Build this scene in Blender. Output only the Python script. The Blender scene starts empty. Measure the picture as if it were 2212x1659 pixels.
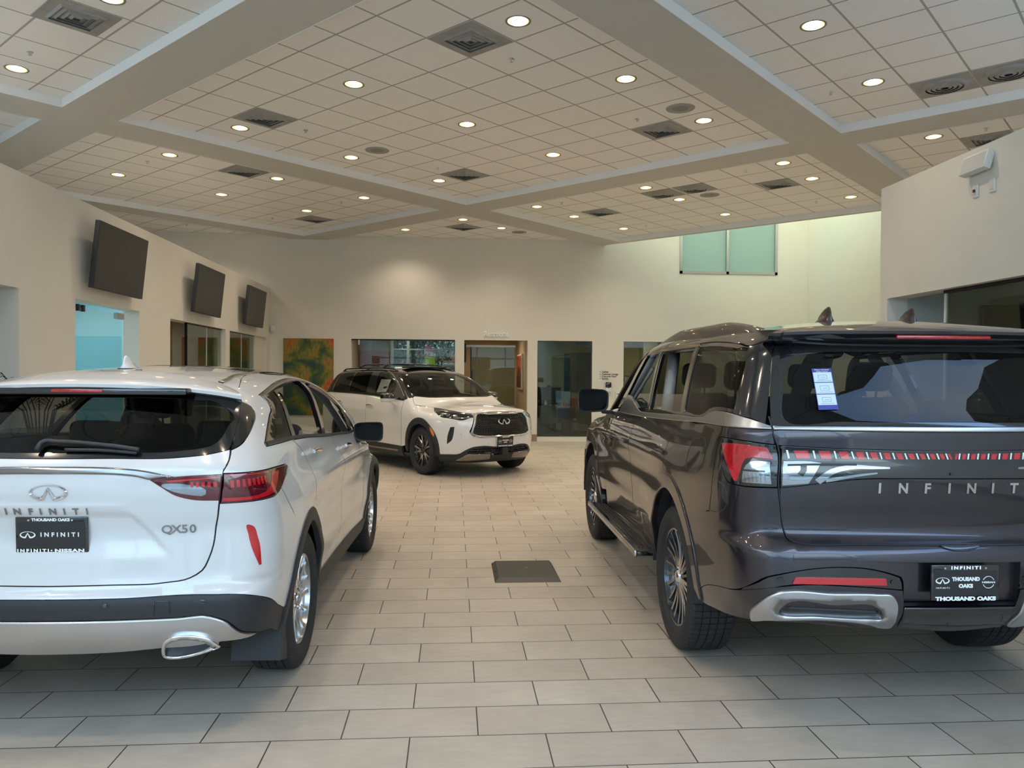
import math, random
import numpy as np

# ---------------------------------------------------------------- car surface maths (pure numpy)
def crv(x, xs, ys):
    """smooth (Hermite, limited) interpolation of a profile through (xs, ys)"""
    xs = np.asarray(xs, float); ys = np.asarray(ys, float)
    h = np.diff(xs); d = np.diff(ys) / h
    m = np.zeros_like(ys); m[0] = d[0]; m[-1] = d[-1]
    for i in range(1, len(ys) - 1):
        if d[i-1] * d[i] > 0:
            w1 = 2*h[i] + h[i-1]; w2 = h[i] + 2*h[i-1]
            m[i] = (w1 + w2) / (w1 / d[i-1] + w2 / d[i])
    x = np.clip(np.asarray(x, float), xs[0], xs[-1])
    i = np.clip(np.searchsorted(xs, x, side='right') - 1, 0, len(xs) - 2)
    t = (x - xs[i]) / h[i]
    t2 = t*t; t3 = t2*t
    return ((2*t3 - 3*t2 + 1)*ys[i] + (t3 - 2*t2 + t)*h[i]*m[i] + (-2*t3 + 3*t2)*ys[i+1] + (t3 - t2)*h[i]*m[i+1])

def smax(a, b, k):
    h = np.maximum(k - np.abs(a - b), 0.0) / k
    return np.maximum(a, b) + h*h*k*0.25

def smin(a, b, k):
    return -smax(-a, -b, k)

def bump(t, w):
    return np.exp(-(t / w)**2)

def sstep(a, b, x):
    t = np.clip((x - a) / np.where(np.abs(b - a) < 1e-9, 1e-9, b - a), 0, 1)
    return t*t*(3 - 2*t)

class Shape:
    """car body as an implicit function; x forward from the rear axle, y to the left, z up"""
    cx = -0.45; cy = 0.35; r = 0.5
    fx = 3.3; fy = 0.35
    kc = 0.22; kt = 0.12; kf = 0.3; kb = 0.12
    xs = (); zs = (); W = ()
    rz = (); rx = (); rc = 0.1
    tx = (); tz = (); tc = 0.12; tw = 0.65
    fz = (); ff = (); fc = 0.15
    zb = 0.22
    def width(self, x, z):
        cols = np.stack([crv(z, self.zs, w) for w in self.W])
        xs = np.asarray(self.xs, float)
        xx = np.clip(x, xs[0], xs[-1])
        i = np.clip(np.searchsorted(xs, xx, side='right') - 1, 0, len(xs) - 2)
        h = np.diff(xs); t = (xx - xs[i]) / h[i]
        idx = np.arange(len(xx))
        p = lambda j: cols[np.clip(j, 0, len(xs)-1), idx]
        y0, y1 = p(i), p(i+1)
        im, ip = np.clip(i-1, 0, len(xs)-1), np.clip(i+2, 0, len(xs)-1)
        m0 = (y1 - p(im)) / np.maximum(xs[np.clip(i+1,0,len(xs)-1)] - xs[im], 1e-6)
        m1 = (p(ip) - y0) / np.maximum(xs[ip] - xs[i], 1e-6)
        t2 = t*t; t3 = t2*t
        return ((2*t3-3*t2+1)*y0 + (t3-2*t2+t)*h[i]*m0 + (-2*t3+3*t2)*y1 + (t3-t2)*h[i]*m1)
    def top(self, x, y):
        return crv(x, self.tx, self.tz) - self.tc * (np.abs(y) / self.tw)**2.2
    def rear(self, y, z):
        return crv(z, self.rz, self.rx) + self.rc * y*y
    def front(self, y, z):
        return crv(z, self.fz, self.ff) - self.fc * np.abs(y)**2.4
    def F(self, P):
        x, y, z = P[:, 0], P[:, 1], P[:, 2]
        a = np.abs(y)
        side = a - self.width(x, z)
        slope = np.abs(self.rear(y, z + .02) - self.rear(y, z - .02)) / .04
        rear = (self.rear(y, z) - x) / np.sqrt(1 + slope**2)
        front = x - self.front(y, z)
        top = z - self.top(x, a)
        ts = np.abs(self.top(x + .03, a) - self.top(x - .03, a)) / .06
        top = top / np.sqrt(1 + ts**2)
        f = smax(side, rear, self.kc)
        f = smax(f, front, self.kf)
        f = smax(f, top, self.kt)
        f = smax(f, self.zb - z, self.kb)
        return f
    def normal(self, P, e=.004):
        g = np.zeros_like(P)
        for i in range(3):
            d = np.zeros(3); d[i] = e
            g[:, i] = self.F(P + d) - self.F(P - d)
        return g / np.maximum(np.linalg.norm(g, axis=1, keepdims=True), 1e-9)
    def shoot(self, O, D, tmax=1.6, steps=20):
        """first exit along rays that start inside the body"""
        n = len(O); lo = np.zeros(n); hi = np.full(n, tmax); done = np.zeros(n, bool)
        for k in range(1, steps + 1):
            t = tmax * k / steps
            f = self.F(O + D * t)
            new = (~done) & (f > 0)
            hi[new] = t; lo[new] = tmax * (k - 1) / steps
            done |= new
            if done.all(): break
        for _ in range(16):
            mid = (lo + hi) / 2
            f = self.F(O + D * mid[:, None])
            hi = np.where(f > 0, mid, hi); lo = np.where(f > 0, lo, mid)
        return O + D * ((lo + hi) / 2)[:, None]
    # wrap coordinates: s runs from the rear centre line round the corner, along the side, round the front
    def wrap(self, sz):
        sz = np.asarray(sz, float); s = sz[:, 0]; z = sz[:, 1]
        sg = np.where(s < 0, -1.0, 1.0); s = np.abs(s)
        cx, cy, r, fx, fy = self.cx, self.cy, self.r, self.fx, self.fy
        sb = cy + r*math.pi/2; sf = sb + (fx - cx); sg2 = sf + r*math.pi/2
        O = np.zeros((len(s), 3)); D = np.zeros((len(s), 3)); O[:, 2] = z
        m = s <= cy
        O[m, 0] = cx + .1; O[m, 1] = s[m]; D[m, 0] = -1
        m = (s > cy) & (s <= sb)
        ph = (s[m] - cy) / r
        O[m, 0] = cx; O[m, 1] = cy; D[m, 0] = -np.cos(ph); D[m, 1] = np.sin(ph)
        m = (s > sb) & (s <= sf)
        O[m, 0] = cx + (s[m] - sb); O[m, 1] = cy; D[m, 1] = 1
        m = (s > sf) & (s <= sg2)
        ph = (s[m] - sf) / r
        O[m, 0] = fx; O[m, 1] = fy; D[m, 0] = np.sin(ph); D[m, 1] = np.cos(ph)
        m = s > sg2
        O[m, 0] = fx; O[m, 1] = np.maximum(fy - (s[m] - sg2), 0); D[m, 0] = 1
        P = self.shoot(O, D)
        P[:, 1] *= sg
        return P
    def unwrap(self, P):
        x, y, z = P; sg = -1 if y < 0 else 1; y = abs(y)
        cx, cy, r, fx, fy = self.cx, self.cy, self.r, self.fx, self.fy
        sb = cy + r*math.pi/2; sf = sb + (fx - cx); sg2 = sf + r*math.pi/2
        if x <= cx:
            s = y if y <= cy else cy + r*math.atan2(y - cy, cx - x)
        elif x <= fx: s = sb + (x - cx)
        else: s = sg2 + (fy - y) if y < fy else sf + r*math.atan2(x - fx, y - fy)
        return (round(sg*s, 3), round(float(z), 3))
    def topmap(self, xy):
        xy = np.asarray(xy, float)
        O = np.column_stack([xy, np.full(len(xy), self.zmid)])
        D = np.zeros_like(O); D[:, 2] = 1
        return self.shoot(O, D, 1.3)
    def frontmap(self, yz):
        yz = np.asarray(yz, float)
        O = np.column_stack([np.full(len(yz), self.fx - .6), yz]); D = np.zeros_like(O); D[:, 0] = 1
        return self.shoot(O, D)
    zmid = 0.75
    def S(self, x):          # s of a point on the flank
        return self.cy + self.r*math.pi/2 + (x - self.cx)
    def hit(self, O, D, t0=0.5, t1=12.0, n=1500):
        """first entry of one ray from outside"""
        ts = np.linspace(t0, t1, n)
        f = self.F(O[None] + D[None]*ts[:, None])
        i = np.where(f < 0)[0]
        if len(i) == 0: return None
        lo, hi = ts[i[0]-1], ts[i[0]]
        for _ in range(25):
            m = (lo+hi)/2
            if self.F((O + D*m)[None])[0] < 0: hi = m
            else: lo = m
        return O + D*hi

# ---------------------------------------------------------------- 2D outline tools
def spline(pts, closed=True, step=.03):
    """dense outline; a third value 1 marks a sharp corner"""
    n = len(pts); P = [np.array(p[:2], float) for p in pts]; sh = [len(p) > 2 and p[2] for p in pts]
    out = []
    rng = range(n if closed else n - 1)
    for i in rng:
        a, b = P[i], P[(i+1) % n]
        p0 = P[(i-1) % n] if (closed or i > 0) else a
        p3 = P[(i+2) % n] if (closed or i < n-2) else b
        L = np.linalg.norm(b - a)
        if L < 1e-9: continue
        k = max(1, int(math.ceil(L / step)))
        def tan(pm, pc, pn):
            d0 = np.linalg.norm(pc-pm); d1 = np.linalg.norm(pn-pc)
            if d0 < 1e-9 or d1 < 1e-9: return (b - a)
            v = (pc-pm)/d0*d1/(d0+d1) + (pn-pc)/d1*d0/(d0+d1)
            return v * L
        m0 = (b - a) if sh[i] else tan(p0, a, b)
        m1 = (b - a) if sh[(i+1) % n] else tan(a, b, p3)
        for j in range(k):
            t = j / k; t2 = t*t; t3 = t2*t
            out.append((2*t3-3*t2+1)*a + (t3-2*t2+t)*m0 + (-2*t3+3*t2)*b + (t3-t2)*m1)
    if not closed: out.append(P[-1])
    return np.array(out)

def inpoly(pts, poly):
    x, y = pts[:, 0], pts[:, 1]; c = np.zeros(len(pts), bool)
    px, py = poly[:, 0], poly[:, 1]; qx, qy = np.roll(px, -1), np.roll(py, -1)
    for a, b, d, e in zip(px, py, qx, qy):
        if b == e: continue
        k = ((b > y) != (e > y)) & (x < (d - a)*(y - b)/(e - b) + a)
        c ^= k
    return c

def segdist(pts, poly, closed=True):
    n = len(poly); best = np.full(len(pts), 1e9)
    for i in range(n if closed else n-1):
        a = poly[i]; b = poly[(i+1) % n]; ab = b - a; L = ab @ ab
        if L < 1e-14: continue
        t = np.clip(((pts - a) @ ab) / L, 0, 1)
        d = np.hypot(*(pts - a - t[:, None]*ab).T)
        best = np.minimum(best, d)
    return best

def offset_poly(poly, d):
    """move a closed dense outline inwards by d (positive) whatever its winding"""
    p = np.asarray(poly, float); t = np.roll(p, -1, 0) - np.roll(p, 1, 0)
    t /= np.maximum(np.linalg.norm(t, axis=1, keepdims=True), 1e-9)
    area = 0.5*np.sum(p[:, 0]*np.roll(p[:, 1], -1) - np.roll(p[:, 0], -1)*p[:, 1])
    nrm = np.column_stack([-t[:, 1], t[:, 0]]) * (1 if area > 0 else -1)
    return p + nrm*d

def arc(cx, cz, r, a0, a1, n=16, sharp=False):
    return [(cx + r*math.cos(math.radians(a0 + (a1-a0)*i/n)), cz + r*math.sin(math.radians(a0 + (a1-a0)*i/n))) for i in range(n+1)]

# ---------------------------------------------------------------- the three bodies
class CompactSuv(Shape):
    cx = -0.45; cy = 0.35; r = 0.45; fx = 3.2; fy = .4
    kc = 0.20; kt = 0.11; kf = .3; kb = .08; zb = .22
    xs = (-.95, -.6, -.2, .3, 1.0, 1.8, 2.5, 3.0, 3.5)
    zs = (.22, .40, .60, .80, .95, 1.05, 1.13, 1.22, 1.35, 1.5, 1.62)
    W = ((.80, .85, .89, .90, .895, .875, .85, .81, .73, .66, .60),
         (.84, .89, .92, .93, .92, .90, .875, .84, .765, .69, .62),
         (.86, .91, .945, .95, .94, .915, .89, .865, .795, .71, .63),
         (.87, .90, .92, .93, .94, .92, .89, .870, .81, .725, .64),
         (.87, .885, .895, .915, .935, .92, .89, .870, .815, .73, .645),
         (.87, .885, .895, .915, .93, .91, .885, .865, .81, .72, .635),
         (.86, .91, .93, .94, .93, .90, .87, .85, .79, .69, .60),
         (.85, .91, .94, .94, .92, .87, .84, .80, .74, .65, .58),
         (.80, .87, .90, .90, .86, .80, .77, .74, .68, .6, .55))
    rz = (.22, .30, .38, .50, .60, .645, .68, .80, .90, 1.0, 1.10, 1.19, 1.24, 1.40, 1.56, 1.68)
    rx = (-.72, -.80, -.87, -.925, -.935, -.92, -.885, -.865, -.855, -.875, -.89, -.88, -.845, -.69, -.53, -.40)
    rc = .13
    tx = (-.75, -.55, -.2, .3, .9, 1.4, 1.8, 2.15, 2.75, 2.95, 3.3, 3.6, 3.75)
    tz = (1.55, 1.60, 1.637, 1.66, 1.668, 1.655, 1.60, 1.47, 1.12, 1.07, 1.01, .93, .85)
    tc = .085; tw = .62
    fz = (.22, .4, .6, .8, 1.0); ff = (3.62, 3.70, 3.72, 3.70, 3.60); fc = .45
    def rear(self, y, z):
        a = np.abs(y); e = .340 + (.99 - z)*.87
        rec = sstep(1.004, .982, z)*sstep(.78, .90, z)*sstep(e + .022, e - .022, a)
        return Shape.rear(self, y, z) + .013*rec - .006*np.exp(-((z - 1.03)/.016)**2)*sstep(.36, .26, a)
    def width(self, x, z):
        m = sstep(-.1, .5, x)*sstep(3.0, 2.5, x); zl = 1.02 - .012*x
        return Shape.width(self, x, z) + m*(.012*bump(z - zl, .045) - .016*bump(z - .84, .10) + .012*bump(z - .56, .07))
Q50 = CompactSuv()
class FullSuv(Shape):
    cx = -0.65; cy = 0.45; r = 0.45; fx = 3.4; fy = .45; zmid = .95
    kc = 0.20; kt = 0.12; kf = .3; kb = .08; zb = .36
    xs = (-1.25, -.8, -.3, .3, 1.0, 1.8, 2.5, 3.0, 3.6, 4.0)
    zs = (.36, .55, .75, .92, 1.08, 1.22, 1.33, 1.42, 1.55, 1.70, 1.82, 1.92)
    W = ((.90, .93, .95, .955, .96, .96, .955, .945, .905, .86, .81, .73),
         (.94, .975, .99, 1.0, 1.005, 1.0, .985, .965, .925, .87, .82, .74),
         (.95, .99, 1.01, 1.02, 1.02, 1.005, .985, .965, .925, .87, .82, .74),
         (.95, .985, 1.005, 1.015, 1.015, 1.005, .985, .965, .925, .875, .825, .745),
         (.93, .95, .965, .985, 1.00, 1.00, .985, .965, .93, .88, .83, .75),
         (.93, .95, .965, .985, 1.00, .995, .975, .945, .89, .83, .775, .70),
         (.94, .97, .985, .985, .975, .955, .93, .885, .825, .765, .71, .64),
         (.94, .975, .99, .985, .97, .945, .915, .88, .83, .78, .73, .66),
         (.93, .96, .975, .965, .95, .92, .88, .85, .80, .75, .70, .65),
         (.90, .92, .93, .93, .92, .89, .85, .82, .78, .73, .68, .62))
    rz = (.36, .50, .58, .68, .80, .865, .905, .93, 1.10, 1.17, 1.28, 1.37, 1.42, 1.60, 1.80, 1.90, 1.96)
    rx = (-1.05, -1.17, -1.235, -1.255, -1.255, -1.235, -1.175, -1.165, -1.185, -1.19, -1.165, -1.16, -1.135, -1.06, -.965, -.86, -.75)
    rc = .055
    tx = (-1.10, -.95, -.6, 0, .8, 1.35, 1.62, 1.85, 2.1, 2.65, 2.95, 3.6, 3.95, 4.05)
    tz = (1.862, 1.885, 1.918, 1.94, 1.945, 1.93, 1.90, 1.83, 1.70, 1.37, 1.30, 1.245, 1.14, 1.06)
    tc = .05; tw = .70
    fz = (.36, .6, .9, 1.2); ff = (3.92, 4.0, 4.02, 3.95); fc = .25
    def width(self, x, z):
        m = sstep(-.2, .5, x)*sstep(3.2, 2.6, x)
        return Shape.width(self, x, z) + m*(.012*bump(z - 1.13, .04) - .012*bump(z - .97, .08) + .010*bump(z - .68, .06))
Q80 = FullSuv()
class MidSuv(Shape):
    cx = -0.55; cy = 0.4; r = 0.45; fx = 3.25; fy = .45; zmid = .8
    kc = 0.20; kt = 0.10; kf = .42; kb = .08; zb = .22
    xs = (-1.1, -.6, 0, .6, 1.3, 2.0, 2.5, 2.9, 3.3, 3.8)
    zs = (.22, .40, .60, .80, .95, 1.05, 1.13, 1.22, 1.35, 1.5, 1.62, 1.72)
    W = ((.86, .90, .92, .93, .93, .92, .905, .875, .82, .74, .67, .6),
         (.89, .94, .965, .975, .97, .955, .935, .905, .85, .77, .70, .62),
         (.91, .96, .98, .985, .98, .96, .94, .91, .855, .78, .71, .63),
         (.90, .935, .95, .965, .97, .955, .94, .915, .86, .785, .715, .635),
         (.90, .93, .945, .96, .965, .955, .94, .915, .86, .785, .715, .635),
         (.90, .93, .945, .96, .965, .955, .935, .90, .84, .76, .69, .61),
         (.91, .95, .965, .975, .965, .94, .91, .87, .80, .72, .65, .58),
         (.91, .965, .985, .985, .965, .92, .87, .83, .77, .69, .63, .56),
         (.91, .95, .96, .955, .92, .86, .82, .78, .72, .65, .6, .55),
         (.86, .90, .90, .87, .82, .78, .74, .70, .66, .6, .56, .52))
    rz = (.22, .5, .8, 1.05, 1.12, 1.3, 1.6, 1.72); rx = (-1.05, -1.18, -1.22, -1.21, -1.20, -1.13, -1.02, -.95); rc = .08
    tx = (-1.0, -.85, -.5, 0, .6, 1.3, 1.7, 1.95, 2.35, 2.75, 2.95, 3.3, 3.6, 3.78, 3.86)
    tz = (1.69, 1.705, 1.735, 1.75, 1.755, 1.73, 1.67, 1.59, 1.375, 1.165, 1.135, 1.115, 1.085, 1.04, .96)
    tc = .06; tw = .66
    fz = (.22, .30, .40, .55, .75, .90, 1.0, 1.08); ff = (3.70, 3.78, 3.83, 3.86, 3.87, 3.86, 3.82, 3.74); fc = .38
Q60 = MidSuv()
import bpy, bmesh
from mathutils import Vector, Matrix
from mathutils.geometry import delaunay_2d_cdt
SC = bpy.context.scene; COL = SC.collection
PI = math.pi
rnd = random.Random(7)

# ---------------------------------------------------------------- materials
def nodes(m):
    m.use_nodes = True; nt = m.node_tree
    return nt, nt.nodes, nt.links
def mat(name, col, rough=.5, metal=0, coat=0, spec=.5, emit=None, es=0, alpha=None, noise=0, nscale=40, bump_=0, coat_r=.03, sheen=0, flake=0):
    m = bpy.data.materials.new(name); nt, N, L = nodes(m); b = N['Principled BSDF']
    b.inputs['Base Color'].default_value = (*col, 1); b.inputs['Roughness'].default_value = rough
    b.inputs['Metallic'].default_value = metal; b.inputs['Coat Weight'].default_value = coat
    b.inputs['Coat Roughness'].default_value = coat_r; b.inputs['Specular IOR Level'].default_value = spec
    if sheen: b.inputs['Sheen Weight'].default_value = sheen
    if emit: b.inputs['Emission Color'].default_value = (*emit, 1); b.inputs['Emission Strength'].default_value = es
    m.diffuse_color = (*col, 1)
    if noise or bump_ or flake:
        tc = N.new('ShaderNodeTexCoord'); tx = N.new('ShaderNodeTexNoise'); tx.inputs['Scale'].default_value = nscale
        tx.inputs['Detail'].default_value = 4
        L.new(tc.outputs['Object'], tx.inputs['Vector'])
        if noise:
            mr = N.new('ShaderNodeMapRange'); mr.inputs[1].default_value = .3; mr.inputs[2].default_value = .7
            mr.inputs[3].default_value = 1 - noise; mr.inputs[4].default_value = 1 + noise
            mx = N.new('ShaderNodeVectorMath'); mx.operation = 'SCALE'; mx.inputs[0].default_value = col
            L.new(tx.outputs['Fac'], mr.inputs['Value']); L.new(mr.outputs[0], mx.inputs['Scale'])
            L.new(mx.outputs[0], b.inputs['Base Color'])
        if bump_:
            bp = N.new('ShaderNodeBump'); bp.inputs['Strength'].default_value = bump_; bp.inputs['Distance'].default_value = .003
            L.new(tx.outputs['Fac'], bp.inputs['Height']); L.new(bp.outputs[0], b.inputs['Normal'])
        if flake:
            mr = N.new('ShaderNodeMapRange'); mr.inputs[3].default_value = rough - flake; mr.inputs[4].default_value = rough + flake
            L.new(tx.outputs['Fac'], mr.inputs['Value']); L.new(mr.outputs[0], b.inputs['Roughness'])
    return m
def glassmat(name, tint, rough=0, ior=1.5, refl=1.0):
    """thin sheet of glass: tinted see-through plus Fresnel reflection"""
    m = bpy.data.materials.new(name); nt, N, L = nodes(m); N.remove(N['Principled BSDF']); o = N['Material Output']
    t = N.new('ShaderNodeBsdfTransparent'); t.inputs['Color'].default_value = (*tint, 1)
    g = N.new('ShaderNodeBsdfGlossy'); g.inputs['Roughness'].default_value = rough; g.inputs['Color'].default_value = (refl, refl, refl, 1)
    f = N.new('ShaderNodeFresnel'); ge = N.new('ShaderNodeNewGeometry'); mr = N.new('ShaderNodeMapRange')
    mr.inputs[3].default_value = ior; mr.inputs[4].default_value = 1/ior; L.new(ge.outputs['Backfacing'], mr.inputs[0]); L.new(mr.outputs[0], f.inputs['IOR'])
    x = N.new('ShaderNodeMixShader'); L.new(f.outputs[0], x.inputs[0]); L.new(t.outputs[0], x.inputs[1]); L.new(g.outputs[0], x.inputs[2])
    L.new(x.outputs[0], o.inputs['Surface']); m.diffuse_color = (*tint, 1)
    return m
def frostmat(name, tint, mixf=.6):
    m = bpy.data.materials.new(name); nt, N, L = nodes(m); N.remove(N['Principled BSDF']); o = N['Material Output']
    t = N.new('ShaderNodeBsdfTranslucent'); t.inputs['Color'].default_value = (*tint, 1)
    d = N.new('ShaderNodeBsdfDiffuse'); d.inputs['Color'].default_value = (*tint, 1)
    g = N.new('ShaderNodeBsdfGlossy'); g.inputs['Roughness'].default_value = .05
    f = N.new('ShaderNodeFresnel'); f.inputs['IOR'].default_value = 1.5
    x = N.new('ShaderNodeMixShader'); x.inputs[0].default_value = mixf
    y = N.new('ShaderNodeMixShader')
    L.new(d.outputs[0], x.inputs[1]); L.new(t.outputs[0], x.inputs[2])
    L.new(f.outputs[0], y.inputs[0]); L.new(x.outputs[0], y.inputs[1]); L.new(g.outputs[0], y.inputs[2]); L.new(y.outputs[0], o.inputs['Surface'])
    return m

# ---------------------------------------------------------------- objects
def link(o, parent=None):
    COL.objects.link(o)
    if parent is not None: o.parent = parent
    return o
def tag(o, label=None, cat=None, group=None, kind=None):
    if label: o['label'] = label
    if cat: o['category'] = cat
    if group: o['group'] = group
    if kind: o['kind'] = kind
    return o
def thing(name, label, cat, loc=(0, 0, 0), rz=0, group=None):
    o = bpy.data.objects.new(name, None); link(o); o.location = loc; o.rotation_euler = (0, 0, rz)
    o.empty_display_size = .1
    return tag(o, label, cat, group)
def copy_tree(o, parent=None):
    c = o.copy(); COL.objects.link(c)
    if parent is not None: c.parent = parent
    for ch in list(o.children): copy_tree(ch, c)
    return c
def mesh(name, V, F, mats, parent=None, smooth=False, normals=None, mi=None, loc=None, rot=None):
    me = bpy.data.meshes.new(name)
    me.from_pydata([tuple(map(float, v)) for v in V], [], [tuple(int(i) for i in f) for f in F])
    for m in (mats if isinstance(mats, (list, tuple)) else [mats]): me.materials.append(m)
    if smooth or normals is not None:
        me.polygons.foreach_set('use_smooth', [True]*len(me.polygons))
    if mi is not None: me.polygons.foreach_set('material_index', mi)
    if normals is not None:
        me.normals_split_custom_set_from_vertices([tuple(map(float, n)) for n in normals])
    me.update()
    o = bpy.data.objects.new(name, me); link(o, parent)
    if loc is not None: o.location = loc
    if rot is not None: o.rotation_euler = rot
    return o
class MB:
    """collects simple solids into one mesh"""
    def __init__(s): s.V = []; s.F = []
    def add(s, V, F):
        b = len(s.V); s.V += [tuple(v) for v in V]; s.F += [tuple(i+b for i in f) for f in F]; return s
    def box(s, x0, x1, y0, y1, z0, z1, M=None):
        V = [Vector(v) for v in ((x0,y0,z0),(x1,y0,z0),(x1,y1,z0),(x0,y1,z0),(x0,y0,z1),(x1,y0,z1),(x1,y1,z1),(x0,y1,z1))]
        if M is not None: V = [M @ v for v in V]
        return s.add(V, [(0,3,2,1),(4,5,6,7),(0,1,5,4),(1,2,6,5),(2,3,7,6),(3,0,4,7)])
    def rbox(s, x0, x1, y0, y1, z0, z1, r=.02, seg=3, M=None):
        bm = bmesh.new(); bmesh.ops.create_cube(bm, size=1)
        for v in bm.verts: v.co = Vector(((x0+x1)/2 + v.co.x*(x1-x0), (y0+y1)/2 + v.co.y*(y1-y0), (z0+z1)/2 + v.co.z*(z1-z0)))
        r = min(r, .49*min(x1-x0, y1-y0, z1-z0))
        bmesh.ops.bevel(bm, geom=bm.edges[:], offset=r, segments=seg, profile=.5, affect='EDGES')
        if M is not None: bmesh.ops.transform(bm, matrix=M, verts=bm.verts)
        bm.verts.index_update(); s.add([v.co[:] for v in bm.verts], [[v.index for v in f.verts] for f in bm.faces]); bm.free(); return s
    def cyl(s, p, q, r0, r1=None, n=16, cap=True):
        p = Vector(p); q = Vector(q); r1 = r0 if r1 is None else r1; a = (q-p).normalized(); u = a.orthogonal().normalized(); v = a.cross(u)
        V = [c + (u*math.cos(t) + v*math.sin(t))*r for c, r in ((p, r0), (q, r1)) for t in [2*PI*k/n for k in range(n)]]
        F = [(k, (k+1) % n, n+(k+1) % n, n+k) for k in range(n)]
        if cap: F += [tuple(range(n-1, -1, -1)), tuple(range(n, 2*n))]
        return s.add(V, F)
    def tube(s, pts, r, n=8, closed=False):
        pts = [Vector(p) for p in pts]; m = len(pts); rings = []
        u = None
        for i, p in enumerate(pts):
            a = pts[(i+1) % m] if (closed or i < m-1) else p; b = pts[i-1] if (closed or i > 0) else p
            t = (a-b).normalized()
            if u is None: u = t.orthogonal().normalized()
            u = (u - t*u.dot(t)).normalized(); v = t.cross(u)
            rr = r[i] if isinstance(r, (list, tuple)) else r
            rings.append([p + (u*math.cos(2*PI*k/n) + v*math.sin(2*PI*k/n))*rr for k in range(n)])
        V = [v for R in rings for v in R]; F = []
        for i in range(m if closed else m-1):
            j = (i+1) % m
            F += [(i*n+k, i*n+(k+1) % n, j*n+(k+1) % n, j*n+k) for k in range(n)]
        if not closed: F += [tuple(range(n-1, -1, -1)), tuple((m-1)*n+k for k in range(n))]
        return s.add(V, F)
    def lathe(s, prof, n=48, M=None, close=False):
        """profile of (r, h) turned about z"""
        V = []; F = []; m = len(prof)
        for k in range(n):
            c, d = math.cos(2*PI*k/n), math.sin(2*PI*k/n)
            V += [Vector((r*c, r*d, h)) for r, h in prof]
        if M is not None: V = [M @ v for v in V]
        for k in range(n):
            l = (k+1) % n
            for i in range(m if close else m-1):
                j = (i+1) % m
                F.append((k*m+i, l*m+i, l*m+j, k*m+j))
        return s.add(V, F)
    def prism(s, poly, z0, z1, M=None):
        n = len(poly); V = [Vector((x, y, z)) for z in (z0, z1) for x, y in poly]
        if M is not None: V = [M @ v for v in V]
        return s.add(V, [tuple(range(n-1, -1, -1)), tuple(range(n, 2*n))] + [(i, (i+1) % n, n+(i+1) % n, n+i) for i in range(n)])
    def build(s, name, m, parent=None, smooth=False, angle=None, loc=None, rot=None):
        o = mesh(name, s.V, s.F, m, parent, smooth or angle is not None, loc=loc, rot=rot)
        me = o.data
        if angle is not None:
            bm = bmesh.new(); bm.from_mesh(me); bmesh.ops.recalc_face_normals(bm, faces=bm.faces)
            for e in bm.edges:
                if len(e.link_faces) == 2: e.smooth = e.calc_face_angle(0) < math.radians(angle)
            bm.to_mesh(me); bm.free()
        return o
def RT(loc=(0,0,0), rx=0, ry=0, rz=0, sc=1):
    from mathutils import Euler
    return Matrix.Translation(loc) @ Euler((rx, ry, rz)).to_matrix().to_4x4() @ Matrix.Scale(sc, 4)

# ---------------------------------------------------------------- text
def text_polys(body, size=1, extrude=0, align='CENTER', space=1.0, bold=0, res=3, shear=0, sx=1):
    cu = bpy.data.curves.new('t', 'FONT'); cu.body = body; cu.size = size; cu.align_x = align; cu.align_y = 'CENTER'
    cu.space_character = space; cu.offset = bold; cu.extrude = extrude; cu.resolution_u = res; cu.shear = shear
    o = bpy.data.objects.new('t', cu); COL.objects.link(o)
    dg = bpy.context.evaluated_depsgraph_get(); me = o.evaluated_get(dg).to_mesh()
    V = [(v.co.x*sx, v.co.y, v.co.z) for v in me.vertices]; F = [tuple(p.vertices) for p in me.polygons]
    o.evaluated_get(dg).to_mesh_clear(); bpy.data.objects.remove(o); bpy.data.curves.remove(cu)
    return V, F
def text_obj(name, body, m, M, parent=None, **k):
    """lettering in the local xy plane of matrix M"""
    w = k.pop('width', None); h = k.pop('cap', None)
    V, F = text_polys(body, **k)
    if w or h:
        xs = [v[0] for v in V]; ys = [v[1] for v in V]; fx = w/(max(xs)-min(xs)) if w else 1; H0 = (max(ys)-min(ys)); fy = h/H0 if h else 1
        cx = (max(xs)+min(xs))/2 if k.get('align', 'CENTER') == 'CENTER' else min(xs); cy = (max(ys)+min(ys))/2 if h else 0
        V = [((v[0]-cx)*fx, (v[1]-cy)*fy, v[2]) for v in V]
    return mesh(name, [M @ Vector(v) for v in V], F, m, parent)

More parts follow.
